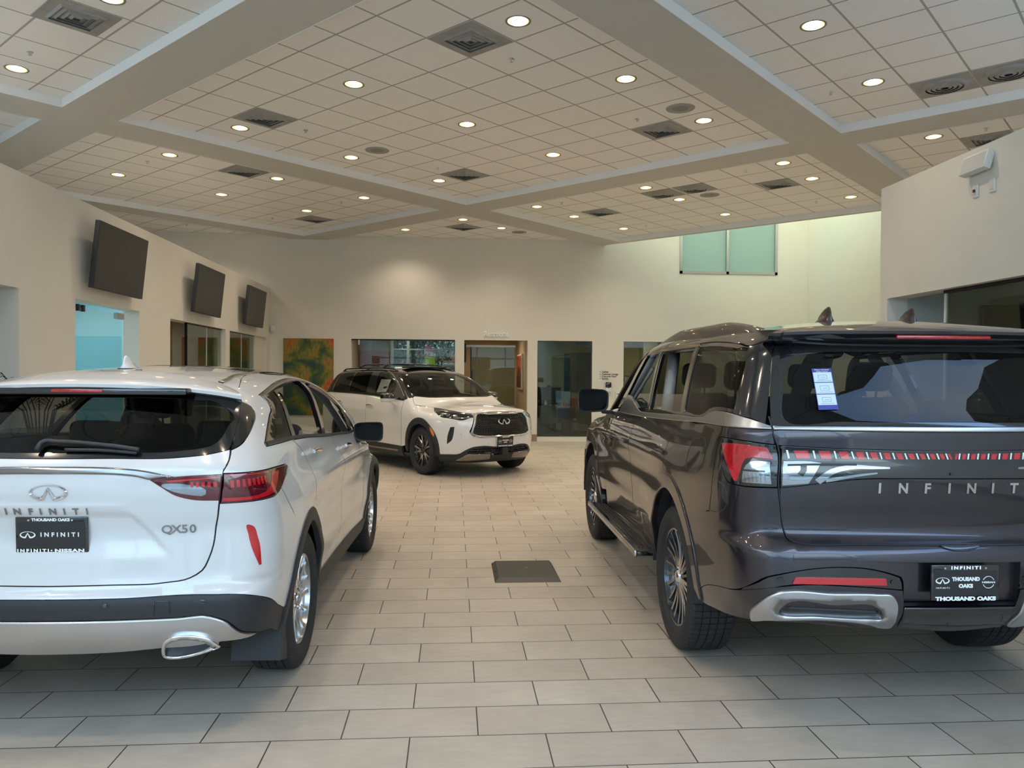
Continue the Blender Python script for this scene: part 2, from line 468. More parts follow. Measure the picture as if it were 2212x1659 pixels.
# ---------------------------------------------------------------- body panels
def tri2d(poly, holes, h, extra=None):
    loops = [np.asarray(poly)] + [np.asarray(q) for q in holes] + [np.asarray(q) for q in (extra or [])]
    V = []; E = []
    for lp in loops:
        b = len(V); V += [tuple(p) for p in lp]; E += [(b+i, b+(i+1) % len(lp)) for i in range(len(lp))]
    lo = loops[0].min(0); hi = loops[0].max(0)
    gx = np.arange(lo[0]+h*.5, hi[0], h); gy = np.arange(lo[1]+h*.5, hi[1], h)
    if len(gx) and len(gy):
        g = np.array([(x + (h*.5 if j % 2 else 0), y) for j, y in enumerate(gy) for x in gx])
        ok = inpoly(g, loops[0])
        for q in holes: ok &= ~inpoly(g, np.asarray(q))
        g = g[ok]
        for lp in loops:
            if len(g): g = g[segdist(g, lp) > h*.4]
        V += [tuple(p) for p in g]
    r = delaunay_2d_cdt([Vector(v) for v in V], E, [], 0, 1e-7)
    V2 = np.array([tuple(v) for v in r[0]]); T = np.array([f for f in r[2] if len(f) == 3])
    c = V2[T].mean(1); ok = inpoly(c, loops[0])
    for q in holes: ok &= ~inpoly(c, np.asarray(q))
    T = T[ok]
    used = np.unique(T); mp = -np.ones(len(V2), int); mp[used] = np.arange(len(used))
    return V2[used], mp[T]

def panel(name, sh, outline, m, parent, side=1, mode='w', holes=(), h=.035, off=0.0, skirt=.012, bev=0.0, step=.03, dense=False, sym=False, label=None, flip=False, nrm=True):
    """piece of the car's skin cut to an outline given on the body"""
    op = np.asarray(outline, float) if dense else spline(outline, True, step)
    hs = [np.asarray(q, float) if dense else spline(q, True, step) for q in holes]
    if side < 0 and mode in 'wf': op = op*[-1, 1]; hs = [q*[-1, 1] for q in hs]
    if side < 0 and mode == 't': op = op*[1, -1]; hs = [q*[1, -1] for q in hs]
    inner = [offset_poly(op, bev)] if bev else None
    V2, T = tri2d(op, hs, h, inner)
    P = sh.wrap(V2) if mode == 'w' else (sh.frontmap(V2) if mode == 'f' else sh.topmap(V2))
    Nn = sh.normal(P)
    d = np.full(len(P), off)
    lat = None
    if bev:
        e = segdist(V2, op) < 1e-5
        d[e] = off - bev
    Q = P + Nn*d[:, None]
    # winding
    fn = np.cross(Q[T[:, 1]] - Q[T[:, 0]], Q[T[:, 2]] - Q[T[:, 0]])
    w = (fn * Nn[T[:, 0]]).sum(1) < 0
    T[w] = T[w][:, ::-1]
    V = list(Q); NN = list(Nn); Fc = [tuple(t) for t in T]
    ed = {}
    for t in T:
        for a, b in ((t[0], t[1]), (t[1], t[2]), (t[2], t[0])): ed[(a, b)] = 1
    bd = [(a, b) for (a, b) in ed if (b, a) not in ed]
    if bd:
        vt = {}
        for a, b in bd:
            t = Q[b] - Q[a]; t = t/max(np.linalg.norm(t), 1e-9); l = np.cross(t, Nn[a])
            vt[a] = vt.get(a, 0) + l; vt[b] = vt.get(b, 0) + l
        if bev:
            for a in vt:
                l = vt[a]/max(np.linalg.norm(vt[a]), 1e-9); nn = Nn[a]*.45 + l; NN[a] = nn/np.linalg.norm(nn)
        if skirt:
            mp = {}
            for a in vt:
                l = vt[a]/max(np.linalg.norm(vt[a]), 1e-9)
                mp[a] = len(V); V.append(Q[a]); NN.append(l); V.append(Q[a] - Nn[a]*skirt); NN.append(l)
            for a, b in bd: Fc.append((mp[b], mp[a], mp[a]+1, mp[b]+1))
    o = mesh(name, V, Fc, m, parent, normals=NN)
    if label: o['label'] = label
    return o
def surf_line(sh, pts, side=1, mode='w', step=.02, off=0.0, closed=False):
    p = spline(pts, closed, step)
    if side < 0: p = p*([1, -1] if mode == 't' else [-1, 1])
    P = sh.wrap(p) if mode == 'w' else (sh.frontmap(p) if mode == 'f' else sh.topmap(p))
    return P + sh.normal(P)*off
def band(pts, w0, w1=None, step=.02):
    """outline of a strip that follows an open line; w0,w1 half widths (numbers or per-end pairs)"""
    p = spline(pts, False, step); t = np.gradient(p, axis=0); t /= np.maximum(np.linalg.norm(t, axis=1, keepdims=True), 1e-9)
    n = np.column_stack([-t[:, 1], t[:, 0]]); w1 = w0 if w1 is None else w1
    f = np.linspace(0, 1, len(p))[:, None]; w = w0 + (w1-w0)*f
    return np.vstack([p + n*w, (p - n*w)[::-1]])
def ring(outline, d, step=.02):
    """outline and the same moved inwards by d: an outline with one hole"""
    o = spline(outline, True, step); return o, offset_poly(o, d)
# ---------------------------------------------------------------- constants of the place
ZC = 4.882; ZW = 3.61; XL = -4.33; XR = 4.5; YB = 18.72
N0 = Vector((.1517, 9.7772, 0)); TH = math.radians(45.217)
EA = Vector((math.sin(TH), math.cos(TH), 0)); EB = Vector((math.cos(TH), -math.sin(TH), 0)); G = .6096
def cw(a, b, z=ZC): return N0 + EA*(a*G) + EB*(b*G) + Vector((0, 0, z))
POSE50 = (-1.735, 4.412, 1.542); POSE80 = (2.29, 4.54, 1.5505); POSE60 = (-1.289, 15.498, -1.0)

WALL = mat('painted_wall_cream', (.77, .735, .655), .85, noise=.015, nscale=3, bump_=.15)
WALLW = mat('painted_wall_grey', (.55, .55, .53), .85, noise=.015, nscale=3)
TRIMW = mat('white_painted_metal', (.75, .75, .73), .4)
PLAST = mat('ceiling_plaster', (.58, .57, .53), .9, noise=.015, nscale=5)
ALU = mat('anodised_aluminium', (.55, .56, .56), .35, metal=1)
DARKM = mat('dark_frame_metal', (.03, .03, .032), .4, metal=.6)
GLASS = glassmat('clear_glass', (.86, .93, .90)); GLASSG = glassmat('green_tinted_glass', (.68, .76, .70))
WOOD = mat('dark_wood', (.075, .032, .022), .35, coat=.3, noise=.25, nscale=12)

def tilemat():
    m = bpy.data.materials.new('beige_porcelain_tile'); nt, N, L = nodes(m); b = N['Principled BSDF']
    tc = N.new('ShaderNodeTexCoord'); br = N.new('ShaderNodeTexBrick')
    br.offset = .5; br.offset_frequency = 2; br.squash = 1
    for k, v in (('Scale', 1), ('Mortar Size', .0032), ('Mortar Smooth', .1), ('Bias', 0), ('Brick Width', .6096), ('Row Height', .3018)): br.inputs[k].default_value = v
    br.inputs['Color1'].default_value = (.475, .41, .335, 1); br.inputs['Color2'].default_value = (.54, .475, .395, 1)
    br.inputs['Mortar'].default_value = (.07, .055, .05, 1)
    n1 = N.new('ShaderNodeTexNoise'); n1.inputs['Scale'].default_value = 2.2; n1.inputs['Detail'].default_value = 6; n1.inputs['Roughness'].default_value = .65
    n2 = N.new('ShaderNodeTexNoise'); n2.inputs['Scale'].default_value = 9; n2.inputs['Detail'].default_value = 5
    mp = N.new('ShaderNodeMapping'); mp.inputs['Scale'].default_value = (1, 3.5, 1)
    L.new(tc.outputs['Object'], br.inputs['Vector']); L.new(tc.outputs['Object'], n1.inputs['Vector']); L.new(tc.outputs['Object'], mp.inputs['Vector']); L.new(mp.outputs[0], n2.inputs['Vector'])
    r1 = N.new('ShaderNodeMapRange'); r1.inputs[1].default_value = .3; r1.inputs[2].default_value = .7; r1.inputs[3].default_value = .88; r1.inputs[4].default_value = 1.10
    r2 = N.new('ShaderNodeMapRange'); r2.inputs[1].default_value = .3; r2.inputs[2].default_value = .7; r2.inputs[3].default_value = .95; r2.inputs[4].default_value = 1.05
    L.new(n1.outputs['Fac'], r1.inputs[0]); L.new(n2.outputs['Fac'], r2.inputs[0])
    mu = N.new('ShaderNodeMath'); mu.operation = 'MULTIPLY'; L.new(r1.outputs[0], mu.inputs[0]); L.new(r2.outputs[0], mu.inputs[1])
    sc = N.new('ShaderNodeVectorMath'); sc.operation = 'SCALE'; L.new(br.outputs['Color'], sc.inputs[0]); L.new(mu.outputs[0], sc.inputs['Scale'])
    L.new(sc.outputs[0], b.inputs['Base Color'])
    b.inputs['Roughness'].default_value = .42; b.inputs['Specular IOR Level'].default_value = .5
    bp = N.new('ShaderNodeBump'); bp.inputs['Strength'].default_value = .6; bp.inputs['Distance'].default_value = .002; bp.invert = True
    L.new(br.outputs['Fac'], bp.inputs['Height']); L.new(bp.outputs[0], b.inputs['Normal'])
    return m
def gridmat():
    """lay-in ceiling tiles with exposed tees, one tile per unit of object space"""
    m = bpy.data.materials.new('lay_in_ceiling_tile'); nt, N, L = nodes(m); b = N['Principled BSDF']
    tc = N.new('ShaderNodeTexCoord'); sx = N.new('ShaderNodeSeparateXYZ'); L.new(tc.outputs['Object'], sx.inputs[0])
    masks = []
    for o in (0, 1):
        w = N.new('ShaderNodeMath'); w.operation = 'PINGPONG'; w.inputs[1].default_value = G/2; L.new(sx.outputs[o], w.inputs[0])
        lt = N.new('ShaderNodeMath'); lt.operation = 'LESS_THAN'; lt.inputs[1].default_value = .0105; L.new(w.outputs[0], lt.inputs[0]); masks.append(lt)
    mx = N.new('ShaderNodeMath'); mx.operation = 'MAXIMUM'; L.new(masks[0].outputs[0], mx.inputs[0]); L.new(masks[1].outputs[0], mx.inputs[1])
    nz = N.new('ShaderNodeTexNoise'); nz.inputs['Scale'].default_value = 160; nz.inputs['Detail'].default_value = 2; L.new(tc.outputs['Object'], nz.inputs['Vector'])
    mr = N.new('ShaderNodeMapRange'); mr.inputs[1].default_value = .3; mr.inputs[2].default_value = .7; mr.inputs[3].default_value = .93; mr.inputs[4].default_value = 1.05; L.new(nz.outputs['Fac'], mr.inputs[0])
    sc = N.new('ShaderNodeVectorMath'); sc.operation = 'SCALE'; sc.inputs[0].default_value = (.90, .885, .855); L.new(mr.outputs[0], sc.inputs['Scale'])
    mi = N.new('ShaderNodeMix'); mi.data_type = 'RGBA'; L.new(mx.outputs[0], mi.inputs[0]); L.new(sc.outputs[0], mi.inputs[6]); mi.inputs[7].default_value = (.42, .41, .385, 1)
    L.new(mi.outputs[2], b.inputs['Base Color']); b.inputs['Roughness'].default_value = .9
    bp = N.new('ShaderNodeBump'); bp.inputs['Strength'].default_value = .8; bp.inputs['Distance'].default_value = .004; L.new(mx.outputs[0], bp.inputs['Height']); L.new(bp.outputs[0], b.inputs['Normal'])
    return m

def struct(name, mb, m, loc=None, rot=None, parent=None, **k):
    o = mb.build(name, m, parent, loc=loc, rot=rot, **k)
    if parent is None: o['kind'] = 'structure'
    return o

# ---- floor
ox, oy = -.4901, 3.1726
fl = MB().box(-9.8-ox, 9-ox, -4.2-oy, 18.9-oy, -.12, 0)
struct('floor', fl, tilemat(), loc=(ox, oy, 0))

# ---- ceiling: square coffers of lay-in tiles between plaster beams, all turned 45 degrees
GM = gridmat()
BAYS = [(-4.65, 5.60, -5.50, 4.50, 0, 0), (-16, -5.72, -5.50, 4.50, -.3, 0), (-4.65, 5.60, 5.60, 15.5, 0, .3), (6.65, 14.17, -5.50, 4.50, .27, 0),
        (6.65, 14.17, 5.60, 15.5, .27, .3), (-4.65, 5.60, -14.0, -6.65, 0, -.28), (6.65, 14.17, -14.0, -6.65, .27, -.28), (-16, -5.72, -14.0, -6.65, -.3, -.28),
        (-4.65, 5.60, -22, -15.05, 0, -.1), (6.65, 14.17, -22, -15.05, .27, -.1), (-16, -5.72, 5.60, 15.5, -.3, .3), (-16, -5.72, -22, -15.05, -.3, -.1)]
def frame45(a, b, z):    # local x along b, y along a
    return Matrix(((EB.x, EA.x, 0, cw(a, b).x), (EB.y, EA.y, 0, cw(a, b).y), (0, 0, 1, z), (0, 0, 0, 1)))
CANS = [(-6.8, -.5), (-6.8, -4.5), (-2.5, -.5), (-2.5, -4.5), (-2.5, 3.5), (.5, 3.5), (3.5, 3.5), (.5, -.5), (3.5, -.5), (.5, -4.5), (3.5, -4.5), (-2.5, -7.8), (-2.5, -10.8), (.5, -7.8), (.5, -10.8), (3.5, -7.8), (3.5, -10.8),
        (2.3, -15.6), (7.8, -10.8), (7.8, -7.8), (9.8, -7.8), (.5, 6.85), (3.5, 6.85), (7.75, 6.9), (7.8, -.5), (9.75, -.5), (7.75, 3.5), (9.75, 3.5), (12.65, 3.6), (12.65, -.4), (7.8, -4.5), (9.8, -4.5), (12.7, -4.4)]
HIDDEN = [(-6.8, 3.5), (-9.8, -.5), (-9.8, 3.5), (-6.8, 6.85), (-9.8, 6.85), (-12.8, 3.5), (-9.8, -3.4), (-12.8, -.5)]  # extra lamps out of view, added to brighten the near floor
CANS += HIDDEN
def circ(x, y, r, n=24): return np.array([(x + r*math.cos(2*PI*k/n), y + r*math.sin(2*PI*k/n)) for k in range(n)])
for a0, a1, b0, b1, oa, ob in BAYS:
    X0, X1, Y0, Y1 = (b0-ob)*G, (b1-ob)*G, (a0-oa)*G, (a1-oa)*G
    hs = [circ((b-ob)*G, (a-oa)*G, .100) for a, b in CANS if a0 < a < a1 and b0 < b < b1]
    V2, T_ = tri2d(np.array([(X0, Y0), (X1, Y0), (X1, Y1), (X0, Y1)]), hs, 50)
    mb = MB().add([(x, y, 0) for x, y in V2], [tuple(t[::-1]) for t in T_])
    for h_ in hs:
        n_ = len(h_); mb.add([(x, y, z) for z in (0, .03) for x, y in h_], [(i, (i+1) % n_, n_+(i+1) % n_, n_+i) for i in range(n_)])
    o = struct('ceiling', mb, GM); o.matrix_world = frame45(oa, ob, ZC)
bm_ = MB()
for a0, a1 in ((-5.72, -4.65), (5.60, 6.65), (14.17, 14.42)): bm_.box(-22*G, 15.5*G, a0*G, a1*G, ZC-.105, ZC+.03)
for a0, a1 in ((-16, -5.72), (-4.65, 5.60), (6.65, 14.17)):
    for b0, b1 in ((-15.05, -14.0), (-6.65, -5.50), (4.50, 5.60)): bm_.box(b0*G, b1*G, a0*G, a1*G, ZC-.105, ZC+.03)
o = struct('ceiling', bm_, PLAST); o.matrix_world = frame45(0, 0, 0)

# white returns lining every coffer
TR = mat('white_coffer_return', (.86, .86, .84), .7)
for i, (a0, a1, b0, b1, oa, ob) in enumerate(BAYS):
    X0, X1, Y0, Y1 = b0*G, b1*G, a0*G, a1*G; t_ = .006
    mb = MB().box(X0, X0+t_, Y0, Y1, ZC-.108, ZC).box(X1-t_, X1, Y0, Y1, ZC-.108, ZC).box(X0, X1, Y0, Y0+t_, ZC-.108, ZC).box(X0, X1, Y1-t_, Y1, ZC-.108, ZC)
    struct('trim_%d' % (i+1), mb, TR).matrix_world = frame45(0, 0, 0)

# ---- walls
def wall_y(name, y0, y1, x0, x1, z1, holes, m=WALL):
    """wall facing -y between x0 and x1 with rectangular holes (xa, xb, za, zb)"""
    mb = MB(); xs = sorted({x0, x1, *[h[0] for h in holes], *[h[1] for h in holes]})
    for a, b in zip(xs[:-1], xs[1:]):
        hs = sorted([(h[2], h[3]) for h in holes if h[0] <= a + 1e-6 and h[1] >= b - 1e-6]); z = 0
        for za, zb in hs:
            if za > z: mb.box(a, b, y0, y1, z, za)
            z = zb
        if z < z1: mb.box(a, b, y0, y1, z, z1)
    return struct(name, mb, m)
def wall_x(name, x0, x1, y0, y1, z1, holes, m=WALL):
    mb = MB(); ys = sorted({y0, y1, *[h[0] for h in holes], *[h[1] for h in holes]})
    for a, b in zip(ys[:-1], ys[1:]):
        hs = sorted([(h[2], h[3]) for h in holes if h[0] <= a + 1e-6 and h[1] >= b - 1e-6]); z = 0
        for za, zb in hs:
            if za > z: mb.box(x0, x1, a, b, z, za)
            z = zb
        if z < z1: mb.box(x0, x1, a, b, z, z1)
    return struct(name, mb, m)
HB = [(-2.44, .03, 0, 2.44), (.25, 1.78, 0, 2.44), (2.02, 3.36, .11, 2.44), (4.13, 6.1, .11, 2.44), (5.51, 7.97, 4.12, 6.2)]
wall_y('wall_back', YB, YB+.20, -9.8, 8.95, 6.7, HB)
wall_x('wall_left', XL-.22, XL, -4.0, YB-.002, ZW, [(4.6, 8.11, 0, 2.45), (9.27, 11.09, 0, 2.46), (12.26, 15.16, 0, 2.44), (15.43, 18.38, 0, 2.43)])
wall_x('wall_right', XR, XR+.22, -4.0, 7.93, ZW, [(2.0, 7.79, 0, 2.44)])
wall_x('wall_east', 8.75, 8.95, 6.0, YB-.002, 6.7, [])
wall_x('wall_west', -9.8, -9.6, -4.0, YB-.002, 5.2, [(2.0, 8.0, 3.0, 4.8)])
# light well above the back right corner: roof slab with a glazed opening
o = struct('ceiling', MB().box(-1.0, 2.6, 14.5, YB, 6.5, 6.7).box(2.6, 8.75, 11.0, 12.4, 6.5, 6.7), PLAST)
wl = MB(); P0 = cw(14.42, -10.5); P1 = cw(14.42, 7.5)
dv = (P1-P0).normalized(); nv = Vector((-dv.y, dv.x, 0))
wl.add([(P0.x, P0.y, ZC-.02), (P1.x, P1.y, ZC-.02), (P1.x, P1.y, 6.5), (P0.x, P0.y, 6.5)], [(0, 1, 2, 3)])
struct('wall_well', wl, WALL)
struct('window_skylight', MB().box(2.6, 8.75, 12.4, YB, 6.60, 6.62), glassmat('skylight_glass', (.98, .92, .70)))
# window high in the back wall
fr = MB()
for x in (5.51, 6.675, 7.905): fr.box(x, x+.065, YB-.02, YB+.10, 4.12, 6.2)
fr.box(5.51, 7.97, YB-.02, YB+.10, 4.12, 4.185); fr.box(5.51, 7.97, YB-.02, YB+.10, 6.13, 6.2)
w = struct('window_1', fr, ALU)
mesh('window_pane', *(lambda b: (b.V, b.F))(MB().box(5.56, 6.69, YB+.04, YB+.05, 4.17, 6.15).box(6.73, 7.92, YB+.04, YB+.05, 4.17, 6.15)), frostmat('frosted_green_glass', (.50, .62, .53), .5), w)

# ---- baseboards
BT = mat('tan_tile_base', (.30, .225, .165), .45)
bb = MB()
for x0, x1 in ((-4.33, -2.44), (.03, .25), (1.78, 2.02), (3.36, 4.13), (6.1, 8.75)): bb.box(x0, x1, YB-.012, YB, 0, .17)
struct('baseboard_back', bb, BT)
bb = MB()
for y0, y1 in ((-4, 4.6), (8.11, 9.27), (11.09, 12.26), (15.16, 15.43)): bb.box(XL, XL+.012, y0, y1, 0, .17)
struct('baseboard_left', bb, BT)
bb = MB().box(XR-.012, XR, -4, 2.0, 0, .17).box(XR-.012, XR, 7.79, 7.94, 0, .17)
struct('baseboard_right', bb, BT)

# ---- glazed front behind the camera
fr = MB(); yf = -4.05
for x in np.arange(-9.6, 9.1, 1.55): fr.box(x-.03, x+.03, yf-.08, yf+.06, 0, 4.88)
for z in (.05, 2.45, 4.85): fr.box(-9.6, 9.0, yf-.05, yf+.05, z-.04, z+.04)
w = struct('window_2', fr, ALU)
mesh('window_pane', *(lambda b: (b.V, b.F))(MB().box(-9.6, 9.0, yf-.004, yf+.004, .08, 4.83)), GLASS, w)
fr = MB()
for y in np.arange(2.0, 8.1, 1.5): fr.box(-9.75, -9.65, y-.03, y+.03, 3.0, 4.8)
w = struct('window_3', fr, ALU)
mesh('window_pane', *(lambda b: (b.V, b.F))(MB().box(-9.72, -9.71, 2.0, 8.0, 3.0, 4.8)), GLASS, w)
struct('wall_front', MB().box(8.75, 8.95, -4.0, 6.0, 0, 5.2).box(-9.8, 9, -4.2, -4.1, 4.88, 5.3), WALL)

# ---- world, sun-less daylight
wd = bpy.data.worlds.new('sky'); SC.world = wd; wd.use_nodes = True; nt = wd.node_tree; N = nt.nodes; L = nt.links
tc = N.new('ShaderNodeTexCoord'); sx = N.new('ShaderNodeSeparateXYZ'); L.new(tc.outputs['Generated'], sx.inputs[0])
rp = N.new('ShaderNodeValToRGB'); L.new(sx.outputs[2], rp.inputs[0]); rp.color_ramp.elements[0].position = 0; rp.color_ramp.elements[0].color = (.66, .82, 1.0, 1)
rp.color_ramp.elements[1].position = .6; rp.color_ramp.elements[1].color = (.34, .58, 1.0, 1)
nz = N.new('ShaderNodeTexNoise'); nz.inputs['Scale'].default_value = 2.2; nz.inputs['Detail'].default_value = 5; L.new(tc.outputs['Generated'], nz.inputs[0])
cr_ = N.new('ShaderNodeMapRange'); cr_.inputs[1].default_value = .45; cr_.inputs[2].default_value = .65; L.new(nz.outputs['Fac'], cr_.inputs[0])
mi = N.new('ShaderNodeMix'); mi.data_type = 'RGBA'; L.new(cr_.outputs[0], mi.inputs[0]); L.new(rp.outputs[0], mi.inputs[6]); mi.inputs[7].default_value = (.84, .92, 1.0, 1)
L.new(mi.outputs[2], N['Background'].inputs[0]); N['Background'].inputs[1].default_value = SKY_STRENGTH = 5.3
def portal(loc, rot, sx, sy):
    d = bpy.data.lights.new('daylight_portal', 'AREA'); d.shape = 'RECTANGLE'; d.size = sx; d.size_y = sy; d.cycles.is_portal = True
    o = bpy.data.objects.new('daylight_portal', d); link(o); o.location = loc; o.rotation_euler = rot; o['kind'] = 'structure'
portal((-.3, -4.15, 2.45), (PI/2, 0, 0), 18.6, 4.8)       # faces into the hall (+y)
portal((-9.77, 5.0, 3.9), (PI/2, 0, -PI/2), 6.0, 1.8)
portal((5.65, 15.6, 6.68), (0, 0, 0), 6.2, 6.2)

# ground outside
o = struct('ground', MB().box(-70, 70, -60, 80, -.14, -.13), mat('pale_concrete', (.42, .41, .39), .8, noise=.1, nscale=2))
# ---------------------------------------------------------------- shared car parts
M = {}
def car_mats():
    M['rubber'] = mat('tire_rubber', (.022, .022, .024), .78, noise=.15, nscale=60)
    M['blackgloss'] = mat('gloss_black_trim', (.006, .006, .008), .12, coat=1)
    M['blackmatte'] = mat('grained_black_plastic', (.022, .024, .028), .52, noise=.1, nscale=300, bump_=.2)
    M['darkfab'] = mat('dark_interior', (.012, .014, .022), .8, noise=.15, nscale=120)
    M['greyfab'] = mat('light_interior', (.42, .42, .42), .75, noise=.05, nscale=120)
    M['chrome'] = mat('chrome', (.78, .78, .80), .06, metal=1)
    M['satin'] = mat('satin_silver', (.55, .56, .58), .3, metal=1, flake=.03, nscale=200)
    M['darkchrome'] = mat('smoked_chrome', (.30, .28, .27), .12, metal=1)
    M['red'] = mat('red_lens', (.42, .006, .012), .14, coat=1, noise=.25, nscale=60)
    M['redlens'] = mat('deep_red_lens', (.09, .002, .008), .08, coat=1)
    M['redlit'] = mat('bright_red_reflector', (.52, .007, .016), .2, coat=1, noise=.2, nscale=300)
    M['clear'] = mat('clear_lens_reflector', (.34, .36, .40), .10, metal=.9, coat=1)
    M['smoke'] = glassmat('smoked_lens', (.55, .5, .5))
    M['lens'] = glassmat('clear_lens', (.92, .92, .92))
    M['glassdark'] = glassmat('privacy_glass', (.16, .17, .16), ior=1.5, refl=.55)
    M['glasslight'] = glassmat('door_glass', (.62, .66, .62), ior=1.5)
    M['mirrorglass'] = mat('mirror_glass', (.006, .007, .008), .12, spec=.15)  # dark reflection put into the base colour, the glass itself hardly reflects
    M['plateink'] = mat('plate_black', (.01, .012, .016), .3, coat=.5)
    M['whiteink'] = mat('white_lettering', (.85, .86, .84), .5)
    M['badge'] = mat('badge_chrome', (.32, .32, .34), .12, metal=1)
    M['disc'] = mat('brake_disc_steel', (.35, .35, .36), .3, metal=1)
    M['alloy'] = mat('painted_alloy', (.45, .46, .48), .22, metal=1, coat=.6)
    M['machined'] = mat('machined_alloy', (.62, .61, .60), .2, metal=1, coat=.4)
    M['darkalloy'] = mat('dark_alloy', (.05, .052, .06), .25, metal=.7, coat=.8)
    M['amber'] = mat('amber_reflector', (.75, .22, .02), .15, coat=1)

def tire_mesh(R, w, rr, pitches=64, parent=None):
    hw = w/2
    # (r, h, tread?)  h across the tyre, outer side +
    prof = [(rr-.006, -hw*.80, 0), (rr+.01, -hw*.86, 0), (rr+.02, -hw*.94, 0), ((R+rr)/2, -hw, 0), (R-.035, -hw*.97, 0), (R-.014, -hw*.88, 0)]
    tr = []
    for i in range(5):
        a = -.80 + i*.33; b = a + .28
        for t in (a, b):
            tr.append((R - .010*abs(t)**3, hw*t, 1 if abs(t) < 1 else 0))
        if i < 4:
            tr.append((R - .009, hw*(b + .004), 0)); tr.append((R - .009, hw*(b + .046), 0))
    prof += tr
    prof += [(R-.014, hw*.88, 0), (R-.035, hw*.97, 0), (R-.05, hw*1.0, 0), ((R+rr)/2+.01, hw*1.0, 0), ((R+rr)/2+.008, hw*1.012, 0), ((R+rr)/2-.008, hw*1.012, 0), ((R+rr)/2-.01, hw*.995, 0), (rr+.02, hw*.94, 0), (rr+.01, hw*.86, 0), (rr-.006, hw*.80, 0)]
    ang = []
    for k in range(pitches):
        for f, lo in ((0, 0), (.84, 0), (.86, 1), (.98, 1)): ang.append((2*PI*(k+f)/pitches, lo))
    V = []; m = len(prof)
    for a, lo in ang:
        for r, h, t in prof:
            q = r - (.006 if (lo and t) else 0)
            sk = .03*h/R if t else 0
            V.append((q*math.cos(a+sk), h, q*math.sin(a+sk)))
    n = len(ang); F = []
    for k in range(n):
        l = (k+1) % n
        for i in range(m-1): F.append((k*m+i, k*m+i+1, l*m+i+1, l*m+i))
    o = mesh('tire', V, F, M['rubber'], parent, smooth=True)
    bm = bmesh.new(); bm.from_mesh(o.data); bmesh.ops.recalc_face_normals(bm, faces=bm.faces)
    for e in bm.edges: e.smooth = (len(e.link_faces) == 2 and e.calc_face_angle(0) < .5)
    bm.to_mesh(o.data); bm.free()
    return o

def spoke_set(mb, face, r0, r1, specs, y_hub, y_rim, depth=.035, inset=.0):
    """specs: (angle at hub, angle at rim, width hub, width rim) in degrees / metres; face gets the front skin"""
    for a0, a1, w0, w1 in specs:
        n = 8; L = []; Rr = []
        for k in range(n+1):
            t = k/n; r = r0 + (r1-r0)*t; a = math.radians(a0 + (a1-a0)*sstep(0, 1, t)); w = w0 + (w1-w0)*t
            y = y_hub + (y_rim-y_hub)*t - .012*math.sin(PI*t)
            c = Vector((r*math.cos(a), 0, r*math.sin(a))); d = Vector((-math.sin(a), 0, math.cos(a)))
            L.append((c - d*w/2, y)); Rr.append((c + d*w/2, y))
        V = []
        for (p, y), (q, _) in zip(L, Rr):
            mid = (p+q)/2
            V += [Vector((p.x, y-depth, p.z)), Vector((p.x, y-.004, p.z)), Vector((p.x+(mid.x-p.x)*.15, y, p.z+(mid.z-p.z)*.15)),
                  Vector((q.x+(mid.x-q.x)*.15, y, q.z+(mid.z-q.z)*.15)), Vector((q.x, y-.004, q.z)), Vector((q.x, y-depth, q.z))]
        F = []; Ff = []
        for k in range(n):
            b = k*6; c = b+6
            for i in (0, 1, 3, 4): F.append((b+i, b+i+1, c+i+1, c+i))
            Ff.append((b+2, b+3, c+3, c+2)); F.append((b+5, b, c, c+5))
        F += [(5, 4, 3, 2, 1, 0), tuple(n*6+i for i in range(6))]
        mb.add(V, F); face.add(V, Ff)

